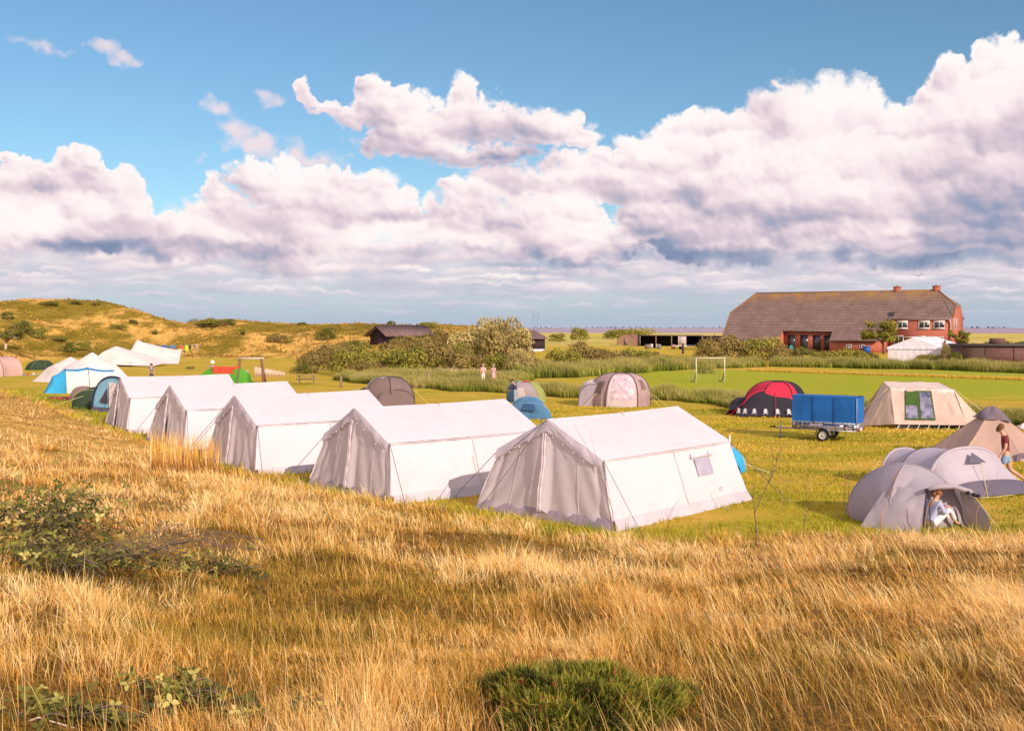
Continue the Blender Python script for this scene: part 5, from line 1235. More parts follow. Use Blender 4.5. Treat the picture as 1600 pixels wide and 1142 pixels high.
sheet('valance', patch((-.15, -.2, 1.85), (wl*.72+.1, -1.2, 1.85), (wl*.72+.1, -1.18, 2.12), (-.15, -.15, 2.12), 50, 3, lambda U, V: .03*np.sin(U*60)), WP, r)

# brown shed on the right
SHW = M_('red brown boards', (.17, .085, .07), .85, (.12, .06, .05), 2, .3); FELT = M_('roof felt', (.10, .085, .08), .9)
a = G(1508, 570); r = empty('shed', (a.x, a.y, 0), math.radians(-4), 'flat roofed red brown shed at the right edge behind the reeds', 'shed')
MB().box((6.2, 3.0, 1.2), (12.4, 6.0, 2.4)).build('wall', SHW, r)
b = MB(); b.box((6.2, 3.0, 2.5), (13.0, 6.8, .16)); b.box((6.2, 3.0, 2.62), (12.6, 6.4, .1)); b.build('roof', FELT, r)
MB().box((5.3, 3.4, 3.0), (1.6, 1.2, .75)).build('chimney', SHW, r)
for x in (2.5, 6.1, 8.3): MB().box((x, -.03, 1.2), (.12, .06, 2.4)).build('post', WOODD, r)
MB().box((9.3, -.04, .9), (.9, .06, 1.0)).build('hatch', M_('dull red panel', (.42, .12, .08), .8), r); MB().box((1.2, -.035, 1.15), (2.3, .05, 2.2)).build('dark_door', WOODD, r)

# log cabins
LOG = M_('black brown logs', (.05, .025, .03), .9, (.03, .018, .02), 3, .4); CROOF = M_('brown shingle roof', (.20, .12, .11), .9, (.13, .08, .075), 1.2, .5)
def cabin(px, py, Y, rz, L, W, hw_, hr, label, white=False, hip=False):
    g_ = GY(px, py, Y); z0 = zt(g_.x, g_.y); r = empty('cabin', (g_.x, g_.y, min(z0, g_.z)), rz, label, 'cabin')
    # gable faces -y at x in [-W/2, W/2]; ridge along +y
    b = MB(); b.prism([(-W/2, 0, -1), (W/2, 0, -1), (W/2, 0, hw_), (0, 0, hr), (-W/2, 0, hw_)], (0, .2, 0)); b.box((-W/2+.1, L/2, hw_/2-.5), (.2, L, hw_+1)); b.box((W/2-.1, L/2, hw_/2-.5), (.2, L, hw_+1)); b.box((0, L-.1, hw_/2-.5), (W, .2, hw_+1)); b.build('wall', LOG, r)
    b = MB(); o_ = .75
    dz = (hr-hw_)/(W/2)
    for s in (-1, 1): b.prism([(0, -o_, hr+.12), (s*(W/2+.6), -o_, hw_-.6*dz+.12), (s*(W/2+.6), -o_, hw_-.6*dz+.28), (0, -o_, hr+.28)], (0, L+2*o_, 0))
    b.build('roof', CROOF, r)
    MB().box((W*.12, -.03, hw_*.42), (W*.26, .08, hw_*.85)).build('door', M_('cabin door', (.09, .04, .035), .8) if 'cabin door' not in bpy.data.materials else bpy.data.materials['cabin door'], r)
    return r
cabin(592, 547, 160, math.radians(-46), 8.8, 4.6, 2.3, 3.6, 'dark log cabin with a brown shingle roof rising from the bushes')
# small hut with hipped roof
g_ = G(832, 549); r = empty('hut', (g_.x+.5, g_.y, 0), math.radians(-14), 'small dark wooden hut with a shallow brown roof behind the tall grey green shrub', 'hut')
MB().box((-2.0, 2.5, 1.45), (6.0, 5.0, 2.2)).build('wall', LOG, r); MB().box((-2.0, 2.5, .2), (6.1, 5.1, .5)).build('plinth', WFR, r)
b = MB(); b.add([(-5.6, -.6, 2.5), (1.6, -.6, 2.5), (1.6, 5.6, 2.5), (-5.6, 5.6, 2.5), (-3.5, 2.5, 4.3), (-.6, 2.5, 4.3)], [(0, 1, 5, 4), (1, 2, 5), (2, 3, 4, 5), (3, 0, 4)]); b.build('roof', CROOF, r)
o = MB().box((-.3, -.03, 1.7), (.9, .06, .9)).build('window', GLS, r); MB().box((-.3, -.06, 1.7), (1.05, .04, .12)).build('frame', WOODD, o)

# barrel hut and open shelter
RUST = M_('rusty barrel roof', (.30, .10, .05), .8, (.16, .10, .09), 1.5)
g_ = G(978, 539.5); r = empty('barrel_hut', (g_.x, g_.y, 0), math.radians(-20), 'round roofed barrel hut with a wooden end wall', 'hut')
U, V = np.meshgrid(np.linspace(0, PI, 20), np.linspace(0, 1, 8)); sheet('roof', np.stack([-2.6*np.cos(U), V*7, 3.0*np.sin(U)**.8], -1), RUST, r)
MB().poly([(-2.5*math.cos(t), -.02, 2.9*math.sin(t)**.8 if t > 0 else 0) for t in np.linspace(0, PI, 18)]).build('end_wall', M_('weathered end boards', (.36, .22, .14), .9, (.26, .15, .1), 4), r)
MB().box((0, -.06, 1.0), (1.1, .06, 1.9)).build('door', WOOD, r)
g_ = G(1003, 541); r = empty('shelter', (g_.x, g_.y, 0), math.radians(-4), 'long open fronted dark shelter full of gear beside the barrel hut', 'shelter')
b = MB(); b.box((7.5, 4, 2.75), (16.5, 8, .2)); b.build('roof', FELT, r)
MB().box((7.5, 7.5, 1.35), (16, .2, 2.7)).build('rear_wall', M_('dark teal board', (.03, .06, .06), .9, (.08, .03, .02), .4), r); MB().box((-.6, 4, 1.35), (.2, 7.5, 2.7)).build('side_wall', WOODD, r); MB().box((15.6, 4, 1.35), (.2, 7.5, 2.7)).build('side_wall', WOODD, r)
for x in (-.5, 3.6, 7.6, 9.4, 15.4): MB().box((x, .1, 1.32), (.22, .22, 2.65)).build('post', WOOD if x != 9.4 else WOODL, r)
MB().box((10.4, .15, 1.3), (1.9, .2, 2.6)).build('panel', M_('faded panel', (.5, .40, .38), .8), r)
rg = random.Random(9)
items = [('crate', (.24, .18, .14)), ('crate', (.42, .28, .2)), ('barrel', (.2, .22, .25)), ('crate', (.7, .66, .62)), ('barrel', (.4, .12, .08))]
desc = ['dark wooden crate at the left end of the shelter', 'tan crate beneath the shelter roof', 'grey barrel in the shelter opening', 'white crate on the grass in front of the shelter', 'rust red barrel at the foot of a shelter post']
for k, ((nm_, cc), px) in enumerate(zip(items, (1012, 1024, 1030, 1020, 1052))):
    g2 = G(px, 545-k % 2); b = MB()
    if nm_ == 'crate': b.box((0, 0, .5), (1.2, .9, .95)); b.box((0, 0, .98), (1.3, 1.0, .08)); b.box((0, -.47, .5), (1.25, .04, .12))
    else: b.lathe((0, 0, 0), [(0, 0), (.42, 0), (.47, .5), (.42, 1.0), (0, 1.0)], n=12)
    o = b.build(nm_, M_('store item %d' % k, cc, .8)); o.location = g2; tag(o, desc[k], nm_)
r = empty('boat_trailer', G(1068, 546), math.radians(3), 'low white flatbed boat trailer in front of the shelter', 'trailer')
MB().box((0, 0, .8), (5.2, 1.6, .25)).build('bed', K_cream, r); MB().tube([(2.6, 0, .75), (5.4, 0, .7)], .08, 6).build('drawbar', GP, r)
for y in (-.85, .85): MB().lathe((-.5, y, .38), [(0, -.08), (.36, -.08), (.38, 0), (.36, .08), (0, .08)], 'Y', 16).build('wheel', RUB, r)
MB().tube([(4.9, 0, 0), (4.9, 0, 1.3)], .12, 6).build('jockey_wheel', K_cream, r)
g_ = G(1106, 541); r = empty('shed', (g_.x, g_.y, 0), math.radians(-5), 'black shed with a rusty lean-to between the shelter and the farmhouse', 'shed')
MB().box((1.5, 3, 1.3), (7.5, 5, 2.5)).build('wall', LOG, r); b = MB(); b.box((1.5, 3, 2.62), (8.2, 5.8, .14)); b.build('roof', FELT, r); MB().box((4.2, .1, 1.6), (3.2, 1.0, 1.4)).build('lean_to', RUST, r)
# path edge on the grass, picnic benches near the hut
for k, (px, py, lab) in enumerate(((884, 538, 'wooden picnic bench on the grass right of the small hut'), (902, 537, 'second wooden bench by the round green bush, farther from the hut'))):
    r = empty('bench', G(px, py+2), .1*k, lab, 'bench'); MB().box((0, 0, .75), (2.6, .7, .08)).build('seat', WOODL, r)
    for x in (-1, 1): MB().box((x, 0, .37), (.12, .6, .74)).build('leg', WOODL, r)
# white pitch line
pl = MB(); p0 = G(1165, 577.5); p1 = G(1750, 589.5); dd = (p1-p0).normalized(); nn = Vector((-dd.y, dd.x, 0))*.09
pl.add([p0-nn+Vector((0, 0, .012)), p1-nn+Vector((0, 0, .012)), p1+nn+Vector((0, 0, .012)), p0+nn+Vector((0, 0, .012))], [(0, 1, 2, 3)])
o = pl.build('pitch_line', M_('chalk line', (.75, .72, .6), .9)); tag(o, 'faint white chalk line along the far side of the playing field', 'pitch line', kind='structure')
# ------------------------------------------------------------------ vegetation helpers
def blades(P, h, w, lean, bend, tint, name, mat, parent=None, seg=2, rg=RNG):
    """P (n,3) roots; h,w (n); lean (n,2) horizontal offset of the tip as a share of h; tint (n)"""
    n = len(P); ang = rg.random(n)*2*PI
    # blades turn their face roughly towards any side
    sx = np.cos(ang)*w*.5; sy = np.sin(ang)*w*.5
    side = np.stack([sx, sy, np.zeros(n)], -1)
    V = []; al = []
    for k in range(seg):
        t_ = k/seg; f = t_**bend if np.isscalar(bend) else t_**bend
        c = P+np.stack([lean[:, 0]*h*f, lean[:, 1]*h*f, h*t_*(1-.12*t_)], -1)
        ww = (1-.45*t_)
        V += [c-side*ww, c+side*ww]; al += [np.full(n, t_)]*2
    V.append(P+np.stack([lean[:, 0]*h, lean[:, 1]*h, h*np.sqrt(np.maximum(1-.6*(lean**2).sum(1), .15))], -1)); al.append(np.ones(n))
    m_ = 2*seg+1
    V = np.stack(V, 1).reshape(-1, 3); al = np.stack(al, 1).reshape(-1)
    o = np.arange(n)*m_; q = []
    for k in range(seg-1): q.append(np.stack([o+2*k, o+2*k+1, o+2*k+3, o+2*k+2], -1))
    tr_ = np.stack([o+2*seg-2, o+2*seg-1, o+2*seg], -1)
    me = npmesh(name, V, [tr_]+q, {'tint': np.repeat(tint, m_), 'along': al})
    return link(name, me, mat, parent)
def leaves(C, nrm, size, tint, name, mat, parent=None, rg=RNG, aspect=.55, fold=.0):
    """one pointed leaf (rhombus) per centre"""
    n = len(C); a = rg.normal(size=(n, 3)); a -= nrm*(a*nrm).sum(1)[:, None]; a /= np.linalg.norm(a, axis=1)[:, None]+1e-9
    b = np.cross(nrm, a); s = size[:, None]
    V = np.stack([C-a*s*.5, C+b*s*.5*aspect-nrm*s*fold, C+a*s*.5, C-b*s*.5*aspect-nrm*s*fold], 1).reshape(-1, 3)
    o = np.arange(n)*4
    me = npmesh(name, V, [np.stack([o, o+1, o+2], -1), np.stack([o, o+2, o+3], -1)], {'tint': np.repeat(tint, 4), 'along': np.tile([.0, .5, 1, .5], n)})
    return link(name, me, mat, parent)
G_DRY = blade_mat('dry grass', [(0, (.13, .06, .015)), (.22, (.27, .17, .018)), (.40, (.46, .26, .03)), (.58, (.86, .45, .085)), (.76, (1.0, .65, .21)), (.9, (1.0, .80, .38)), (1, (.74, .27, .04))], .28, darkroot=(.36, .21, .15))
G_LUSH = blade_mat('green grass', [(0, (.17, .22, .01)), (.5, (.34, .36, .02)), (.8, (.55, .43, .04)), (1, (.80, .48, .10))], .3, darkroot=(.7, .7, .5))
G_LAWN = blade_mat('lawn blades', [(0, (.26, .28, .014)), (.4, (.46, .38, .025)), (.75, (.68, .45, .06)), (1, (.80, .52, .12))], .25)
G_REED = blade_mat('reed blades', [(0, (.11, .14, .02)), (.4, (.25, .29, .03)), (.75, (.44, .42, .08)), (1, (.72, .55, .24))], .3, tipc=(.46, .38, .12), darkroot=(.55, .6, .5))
L_OLIVE = blade_mat('olive leaves', [(0, (.06, .065, .01)), (.5, (.20, .19, .025)), (1, (.42, .36, .06))], .2)
L_BROWN = blade_mat('purple brown leaves', [(0, (.09, .05, .025)), (.5, (.20, .14, .04)), (1, (.42, .32, .08))], .2)
L_SILV = blade_mat('silver green leaves', [(0, (.13, .09, .03)), (.5, (.36, .28, .09)), (1, (.60, .48, .18))], .2)
L_DARK = blade_mat('dark green leaves', [(0, (.04, .05, .01)), (.5, (.13, .135, .02)), (1, (.27, .25, .04))], .2)
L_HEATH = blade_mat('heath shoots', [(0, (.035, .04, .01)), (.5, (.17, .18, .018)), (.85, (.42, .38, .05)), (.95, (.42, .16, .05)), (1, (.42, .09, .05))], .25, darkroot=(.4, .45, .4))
L_BRAM = blade_mat('bramble leaves', [(0, (.03, .028, .012)), (.5, (.095, .095, .018)), (.85, (.25, .23, .04)), (1, (.60, .50, .15))], .25)
BARK = M_('grey bark', (.20, .14, .10), .9, (.12, .08, .06), 6, .5); BARKL = M_('pale bare wood', (.62, .48, .36), .8, (.5, .38, .28), 6)
TWIG = M_('straw brown twig', (.50, .30, .17), .8, (.36, .20, .11), 8); TWIGR = M_('red brown twig', (.26, .11, .07), .8)

# --- foreground dry grass ------------------------------------------------
def in_poly_px(x, y, z):
    return 800+F*x/y, 571-F*((z-H)*math.cos(TILT)+y*math.sin(TILT))/(y*math.cos(TILT)-(z-H)*math.sin(TILT))
hb = GT(908, 1122); HEATH_C = np.array([hb.x, hb.y]); HEATH_R = (.60, .72)
def dry_clumps(n, dmin, dmax, pw, seed):
    rg = np.random.default_rng(seed)
    th = np.radians(rg.uniform(-41, 41, n)); u = rg.random(n)
    d = (dmin**pw+(dmax**pw-dmin**pw)*u)**(1/pw)
    x = d*np.sin(th); y = d*np.cos(th); return x, y, rg
def make_dry(name, label, n, dmin, dmax, pw, nb, seed, smin=-.2):
    x, y, rg = dry_clumps(n, dmin, dmax, pw, seed)
    s = edge_dist(x, y)
    dens = .6*fbm(x*.75+5, y*.55, 4)+.4*fbm(x*2.6+5, y*2.0, 3); k = (s > smin)&(rg.random(n) < np.clip((dens-.425)*8, .04, 1))
    k &= (((x-HEATH_C[0])/(HEATH_R[0]*1.0))**2+((y-HEATH_C[1]+.25)/(HEATH_R[1]*1.2))**2 > .9)|(rg.random(n) < .06)
    x, y, s = x[k], y[k], s[k]; m_ = len(x)
    big = fbm(x*.16+2, y*.16+7, 3); mid = fbm(x*.55+11, y*.55, 3)
    px, py = in_poly_px(x, y, hfun(x, y))
    g1 = np.exp(-((px-320)/290)**2-((py-985)/105)**2)+.8*np.exp(-((px-1210)/130)**2-((py-1040)/45)**2)+.7*np.exp(-((px-1140)/90)**2-((py-880)/22)**2)+.5*np.exp(-((px-30)/120)**2-((py-1110)/60)**2)+.5*np.exp(-((px-650)/60)**2-((py-950)/40)**2)
    g2 = np.exp(-((px-110)/150)**2-((py-855)/58)**2)
    rust = np.exp(-((px-1350)/330)**2-((py-900)/90)**2)
    base = .78+(big-.5)*.8+(mid-.5)*1.15+(fbm(x*1.7+4, y*1.5, 2)-.5)*.7-g1*.44-g2*.34
    base = np.clip(base, .08, .92)
    dn = np.hypot(x, y)
    N = nb; X = np.repeat(x, N); Y = np.repeat(y, N); B = np.repeat(base, N); DN = np.repeat(dn, N)
    r_ = np.repeat((.045+.0085*dn)*(.6+.8*rg.random(m_)), N)*rg.random(len(X))**.6; a_ = rg.random(len(X))*2*PI
    ox, oy = r_*np.cos(a_), r_*np.sin(a_); X = X+ox; Y = Y+oy
    Z = hfun(X, Y)-.02
    pk = sstep(.53, .68, fbm(x*1.7+70, y*.95+9, 2)); hn = np.clip(.45+1.5*(fbm(x*1.25+40, y*.8, 2)-.25), .4, 1.45)*(1-.5*pk)
    near = (.62+.38*sstep(6, 18, dn))*hn
    hh = np.repeat((.16+.25*rg.random(m_)**1.3*(.5+base))*near*np.clip(.7+s*.5, .45, 1)*(1-np.clip(.26*g1+.48*g2, 0, .6)), N)*(.45+.75*rg.random(len(X)))
    wd_ = np.maximum(.0034, DN*.00066)*(.5+1.0*rg.random(len(X)))
    cl = np.repeat(rg.normal(size=m_)*.16, N); cl2 = np.repeat(rg.normal(size=m_)*.12, N)
    PX = np.repeat(px, N); lx = -.10-.34*sstep(500, 1500, PX); wind = np.repeat((fbm(x*.3, y*.3+50, 3)-.5)*.9, N)
    lean = np.stack([lx+wind*.6+cl+ox*4.5+rg.normal(size=len(X))*.25, cl2+oy*4.5+rg.normal(size=len(X))*.25+.05], -1)
    tint = np.clip(B-np.repeat(.26*pk+.22*(rg.random(m_) < .09), N)+np.repeat(rg.normal(size=m_)*.11, N)+rg.normal(size=len(X))*.12, 0, .9)
    rr_ = np.repeat(rust, N); tint = np.where((rg.random(len(X)) < .08+.26*rr_), .93+.07*rg.random(len(X)), tint)
    P = np.stack([X, Y, Z], -1)
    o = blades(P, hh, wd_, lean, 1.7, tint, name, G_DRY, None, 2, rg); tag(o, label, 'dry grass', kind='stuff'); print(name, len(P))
make_dry('dry_grass', 'tall golden dry grass nearest the viewpoint', 11500, 3.2, 11, 1.45, 26, 21)
make_dry('dry_grass', 'dry golden grass covering the middle of the dune slope', 15000, 10, 34, .75, 15, 22)
make_dry('dry_grass', 'dry grass on the far left shoulder of the dune', 15000, 30, 112, .8, 9, 23)
# sparse taller flowering stems
def stems(n, dmin, dmax, pw, seed, label):
    x, y, rg = dry_clumps(n, dmin, dmax, pw, seed); s = edge_dist(x, y); k = (s > .8)&(fbm(x*.5+31, y*.5, 3) > .42)&(((x-HEATH_C[0])/.75)**2+((y-HEATH_C[1])/1.1)**2 > 1); x, y = x[k], y[k]; n = len(x); dn = np.hypot(x, y)
    px, py = in_poly_px(x, y, hfun(x, y)); q_ = rg.random(n) > np.exp(-((px-320)/290)**2-((py-985)/105)**2)+np.exp(-((px-110)/170)**2-((py-855)/70)**2); x, y, dn, px = x[q_], y[q_], dn[q_], px[q_]; n = len(x)
    lean = np.stack([-.12-.38*sstep(500, 1500, px)+rg.normal(size=n)*.15, rg.normal(size=n)*.14], -1); P = np.stack([x, y, hfun(x, y)-.02], -1)
    o = blades(P, .24+.22*rg.random(n), np.maximum(.0026, dn*.0005), lean, 2.0, np.clip(.80+rg.normal(size=n)*.12, .4, 1), 'grass_stems', G_DRY, None, 3, rg); tag(o, label, 'dry grass', kind='stuff')
stems(9000, 3.5, 12, 1.4, 61, 'thin pale flowering stems standing above the near dry grass'); stems(17000, 11, 40, .8, 62, 'thin flowering stems above the grass farther down the dune')
# low undergrowth hiding the soil
def under(n, dmin, dmax, pw, seed):
    rg = np.random.default_rng(seed); th = np.radians(rg.uniform(-41, 41, n)); d = (dmin**pw+(dmax**pw-dmin**pw)*rg.random(n))**(1/pw)
    x = d*np.sin(th); y = d*np.cos(th); s = edge_dist(x, y); k = s > -.3; x, y, d = x[k], y[k], d[k]; n = len(x)
    t_ = np.clip(.25+(fbm(x*1.3, y*1.3, 3)-.5)*.9+rg.normal(size=n)*.12, 0, .62)
    P = np.stack([x, y, hfun(x, y)-.02], -1); lean = rg.normal(size=(n, 2))*.45; lean[:, 0] -= .15
    return P, .04+.09*rg.random(n), np.maximum(.005, d*.0009)*(.7+.6*rg.random(n)), lean, 1.3, t_
for a_, b_, pw_, n_, sd_ in ((3.2, 14, 1.2, 95000, 31), (13, 112, .7, 90000, 32)):
    o = blades(*under(n_, a_, b_, pw_, sd_), 'undergrowth', G_DRY); tag(o, 'low brown and olive undergrowth between the dry tussocks, %s' % ('near' if a_ < 5 else 'farther down the slope'), 'undergrowth', kind='stuff')
G_OLIVE = blade_mat('olive grass', [(0, (.14, .09, .014)), (.5, (.33, .25, .03)), (.8, (.55, .38, .06)), (1, (.62, .40, .10))], .25, darkroot=(.5, .4, .3))
rg = np.random.default_rng(52); n = 130000; th = np.radians(rg.uniform(-36, 36, n)); d = (3.4**1.2+(26**1.2-3.4**1.2)*rg.random(n))**(1/1.2); x = d*np.sin(th); y = d*np.cos(th); z = hfun(x, y); px, py = in_poly_px(x, y, z)
pr = .62*np.exp(-((px-320)/250)**2-((py-985)/85)**2)+.4*sstep(.58, .70, fbm(x*.8+21, y*.6, 3))+.4*np.exp(-((px-640)/200)**2-((py-800)/20)**2)
k = (rg.random(n) < pr)&(edge_dist(x, y) > .3)&(((x-HEATH_C[0])/.66)**2+((y-HEATH_C[1])/.8)**2 > 1); x, y, z, d = x[k], y[k], z[k], d[k]; n = len(x)
o = blades(np.stack([x, y, z-.02], -1), .12+.15*rg.random(n), np.maximum(.0034, d*.0006)*(.6+.8*rg.random(n)), rg.normal(size=(n, 2))*.27-[.12, 0], 1.7, np.clip(.45+(fbm(x*1.1, y*1.1, 3)-.5)*.9+rg.normal(size=n)*.17, 0, 1), 'olive_grass', G_OLIVE); tag(o, 'lower olive green grass patches between the golden tussocks', 'grass', kind='stuff')
# lush strip at the foot of the dune, and ragged lawn tufts
rg = np.random.default_rng(41)
n = 170000; th = np.radians(rg.uniform(-40, 40, n)); d = 14+np.random.default_rng(42).random(n)**1.2*72; x = d*np.sin(th); y = d*np.cos(th); s = edge_dist(x, y)
k = (s > -1.9)&(s < 1.6)&(fbm(x*.8, y*.8, 3) > .36); x, y, d, s = x[k], y[k], d[k], s[k]; n = len(x); P = np.stack([x, y, hfun(x, y)-.02], -1)
hh = (.10+.24*rg.random(n))*np.clip(.35+(s+1.9)*.4, .3, 1.1)
o = blades(P, hh, np.maximum(.006, d*.0008)*(.7+.6*rg.random(n)), rg.normal(size=(n, 2))*.28-[.12, 0], 1.6, np.clip(.35+(fbm(x*.5, y*.5, 3)-.5)*1.6+sstep(.2, 1.5, s)*.5+rg.normal(size=n)*.12, 0, 1), 'long_grass', G_LUSH); tag(o, 'green long grass along the foot of the dune in front of the tents', 'grass', kind='stuff')
n = 210000; th = np.radians(rg.uniform(-40, 40, n)); d = (20**.5+(62**.5-20**.5)*rg.random(n))**2; x = d*np.sin(th); y = d*np.cos(th); s = edge_dist(x, y)
k = (s < -.2)&(fbm(x*.35, y*1.1, 4)+rg.normal(size=n)*.06 > .40); x, y, d = x[k], y[k], d[k]; n = len(x); P = np.stack([x, y, 0*x-.005], -1)
# keep the grass out of the tents
keep = np.ones(n, bool)
for (ax, ay, ang, L) in TENT_BASE:
    dx, dy = x-ax, y-ay; lx_ = dx*math.cos(ang)-dy*math.sin(ang); ly_ = dx*math.sin(ang)+dy*math.cos(ang)
    keep &= ~((np.abs(lx_) < 2.25)&(ly_ > -.25)&(ly_ < L+.25))
P = P[keep]; x = x[keep]; y = y[keep]; d = d[keep]; n = len(x)
o = blades(P, (.035+.085*rg.random(n)**2)*(1+d*.006), np.maximum(.010, d*.0009)*(.7+.8*rg.random(n)), rg.normal(size=(n, 2))*.4, 1.3, np.clip(.42+(fbm(x*.18, y*.5, 4)-.5)*2.0+rg.normal(size=n)*.10, 0, .95), 'lawn_grass', G_LAWN); tag(o, 'short trodden grass tufts of the campsite lawn', 'grass', kind='stuff')
# tussocks on the dunes behind
n = 16000; px = rg.uniform(-150, 780, n); yy = 120+ (330-120)*rg.random(n)**1.3; x = (px-800)/F*yy; z = hfun(x, yy); k = z > .25; x, yy, z = x[k], yy[k], z[k]; n = len(x)
o = blades(np.stack([x, yy, z-.05], -1), (.2+.35*rg.random(n)), .16+.16*rg.random(n), rg.normal(size=(n, 2))*.3-[.2, 0], 1.5, np.clip(.30+(fbm(x*.05+3, yy*.05, 4)-.5)*1.2+rg.normal(size=n)*.08, .05, .52), 'dune_grass', G_DRY); tag(o, 'marram tussocks scattered over the dunes behind the camp', 'dune grass', kind='stuff')

# --- reeds ----------------------------------------------------------------
def reeds(pts, width, hgt, n, wb, label, seed, tb=.45):
    rg = np.random.default_rng(seed); Q = np.array([G(a, b)[:2] for a, b in pts]); seg = np.linalg.norm(np.diff(Q, axis=0), axis=1); cs = np.concatenate([[0], np.cumsum(seg)])
    t_ = rg.random(n)*cs[-1]; i = np.clip(np.searchsorted(cs, t_)-1, 0, len(seg)-1); f = (t_-cs[i])/seg[i]; p = Q[i]+(Q[i+1]-Q[i])*f[:, None]
    dv = (Q[i+1]-Q[i])/seg[i][:, None]; nv = np.stack([-dv[:, 1], dv[:, 0]], -1); nv *= np.sign(nv[:, 1:2])
    wob = (fbm(t_*.35, t_*0+seed, 3)-.5)*2.2; off = rg.random(n)*width*(.7+.6*fbm(t_*.2, t_*0+3, 2)); p = p+nv*(off+wob)[:, None]
    k = rg.random(n) < np.clip((fbm(p[:, 0]*.5, p[:, 1]*.5, 3)-.28)*5, .15, 1); p, off = p[k], off[k]; n = len(p)
    hh = hgt*(.55+.55*fbm(p[:, 0]*.6, p[:, 1]*.6, 3))*(.6+.55*rg.random(n))*(.65+.35*np.clip(off/1.2, 0, 1))
    tint = np.clip(tb+(fbm(p[:, 0]*.25, p[:, 1]*.4, 4)-.5)*1.3+rg.normal(size=n)*.16, 0, 1)
    P = np.stack([p[:, 0], p[:, 1], hfun(p[:, 0], p[:, 1])-.02], -1)
    lean = rg.normal(size=(n, 2))*.16; lean[:, 0] -= .12
    o = blades(P, hh, wb*(.6+.8*rg.random(n)), lean, 1.9, tint, 'reeds', G_REED, None, 2, rg); tag(o, label, 'reeds', kind='stuff')
reeds([(520, 594), (600, 602), (680, 609), (760, 614), (850, 620), (910, 622), (1010, 623), (1100, 632), (1175, 640)], 2.6, 1.15, 44000, .045, 'band of green reeds along the ditch behind the tents', 5, .52)
reeds([(1330, 642), (1450, 655), (1545, 660), (1700, 676)], 2.4, 1.0, 20000, .04, 'band of green reeds behind the beige cabin tent', 6, .5)
reeds([(560, 590), (660, 594), (740, 597), (820, 598)], 5.0, 1.15, 26000, .06, 'green reeds at the foot of the dense shrubs', 7, .45)
reeds([(815, 592), (900, 590), (980, 584), (1080, 577), (1100, 577)], 4.5, 1.75, 32000, .07, 'tall reeds in front of the low hedge left of the goal', 8, .42)
reeds([(1095, 577), (1200, 573), (1300, 575), (1450, 578), (1600, 584), (1760, 590)], 4.5, 1.5, 42000, .07, 'long belt of reeds on the far side of the playing field', 9, .45)
# dry fringe along the far side of the pitch
n = 14000; t_ = rg.random(n); a_ = np.array(G(1175, 580)[:2]); b_ = np.array(G(1760, 600)[:2]); p = a_+(b_-a_)*t_[:, None]; p[:, 1] += rg.random(n)*2.4
o = blades(np.c_[p, np.zeros(n)], .15+.22*rg.random(n), np.full(n, .05), rg.normal(size=(n, 2))*.3, 1.3, np.clip(.80+rg.normal(size=n)*.1, 0, 1), 'dry_fringe', G_LAWN); tag(o, 'pale dry grass fringe beyond the playing field', 'dry grass', kind='stuff')
# tall dry reeds by the middle tents
def stalks(pxa, pxb, pya, pyb, n, hgt, label, seed, dry=False):
    rg = np.random.default_rng(seed); P = []
    for k in range(n):
        g_ = GT(rg.uniform(pxa, pxb), rg.uniform(pya, pyb)); P.append(tuple(g_))
    P = np.array(P); nn = len(P); o = blades(P, hgt*(.6+.5*rg.random(nn)), np.full(nn, .022), rg.normal(size=(nn, 2))*.09, 1.5, np.clip(.40+.5*rg.random(nn), 0, .9), 'reed_stalks', G_DRY, None, 3, rg); tag(o, label, 'reeds', kind='stuff')
stalks(235, 345, 716, 742, 420, 1.15, 'tall thin dry reeds in front of the middle ridge tents', 3, True)

# --- shrubs -----------------------------------------------------------------
def shrub_mesh(mat, n, seed, ls, clumps=16, flat=.75):
    rg = np.random.default_rng(seed); C = []; R_ = []
    for k in range(clumps):
        t_ = rg.random()*2*PI; r_ = rg.random()**.5*.68; z = (1-r_*r_)*.55*(.6+.5*rg.random())+.12
        lowc = k % 3 == 0
        if lowc: r_ = .45+.3*rg.random(); z = .14+.14*rg.random()
        C.append((r_*math.cos(t_), r_*math.sin(t_)*flat, z)); R_.append(.20+.18*rg.random())
    C = np.array(C); R_ = np.array(R_)
    i = rg.integers(0, clumps, n); nr = rg.normal(size=(n, 3)); nr /= np.linalg.norm(nr, axis=1)[:, None]; nr[:, 2] = np.abs(nr[:, 2])*1.0-.25
    rad = R_[i]*(.70+.42*rg.random(n)**.7*(1+.5*(rg.random(n) < .12)))
    P = C[i]+nr*rad[:, None]*[1.05, 1.05, .95]; P[:, 2] = np.maximum(P[:, 2], .01)
    nn = nr+rg.normal(size=(n, 3))*.55; nn /= np.linalg.norm(nn, axis=1)[:, None]
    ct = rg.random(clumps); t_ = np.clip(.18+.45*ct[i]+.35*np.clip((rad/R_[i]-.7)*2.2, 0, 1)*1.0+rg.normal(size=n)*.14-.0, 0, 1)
    return P, nn, ls*(.6+.8*rg.random(n)), t_
PROT = {}
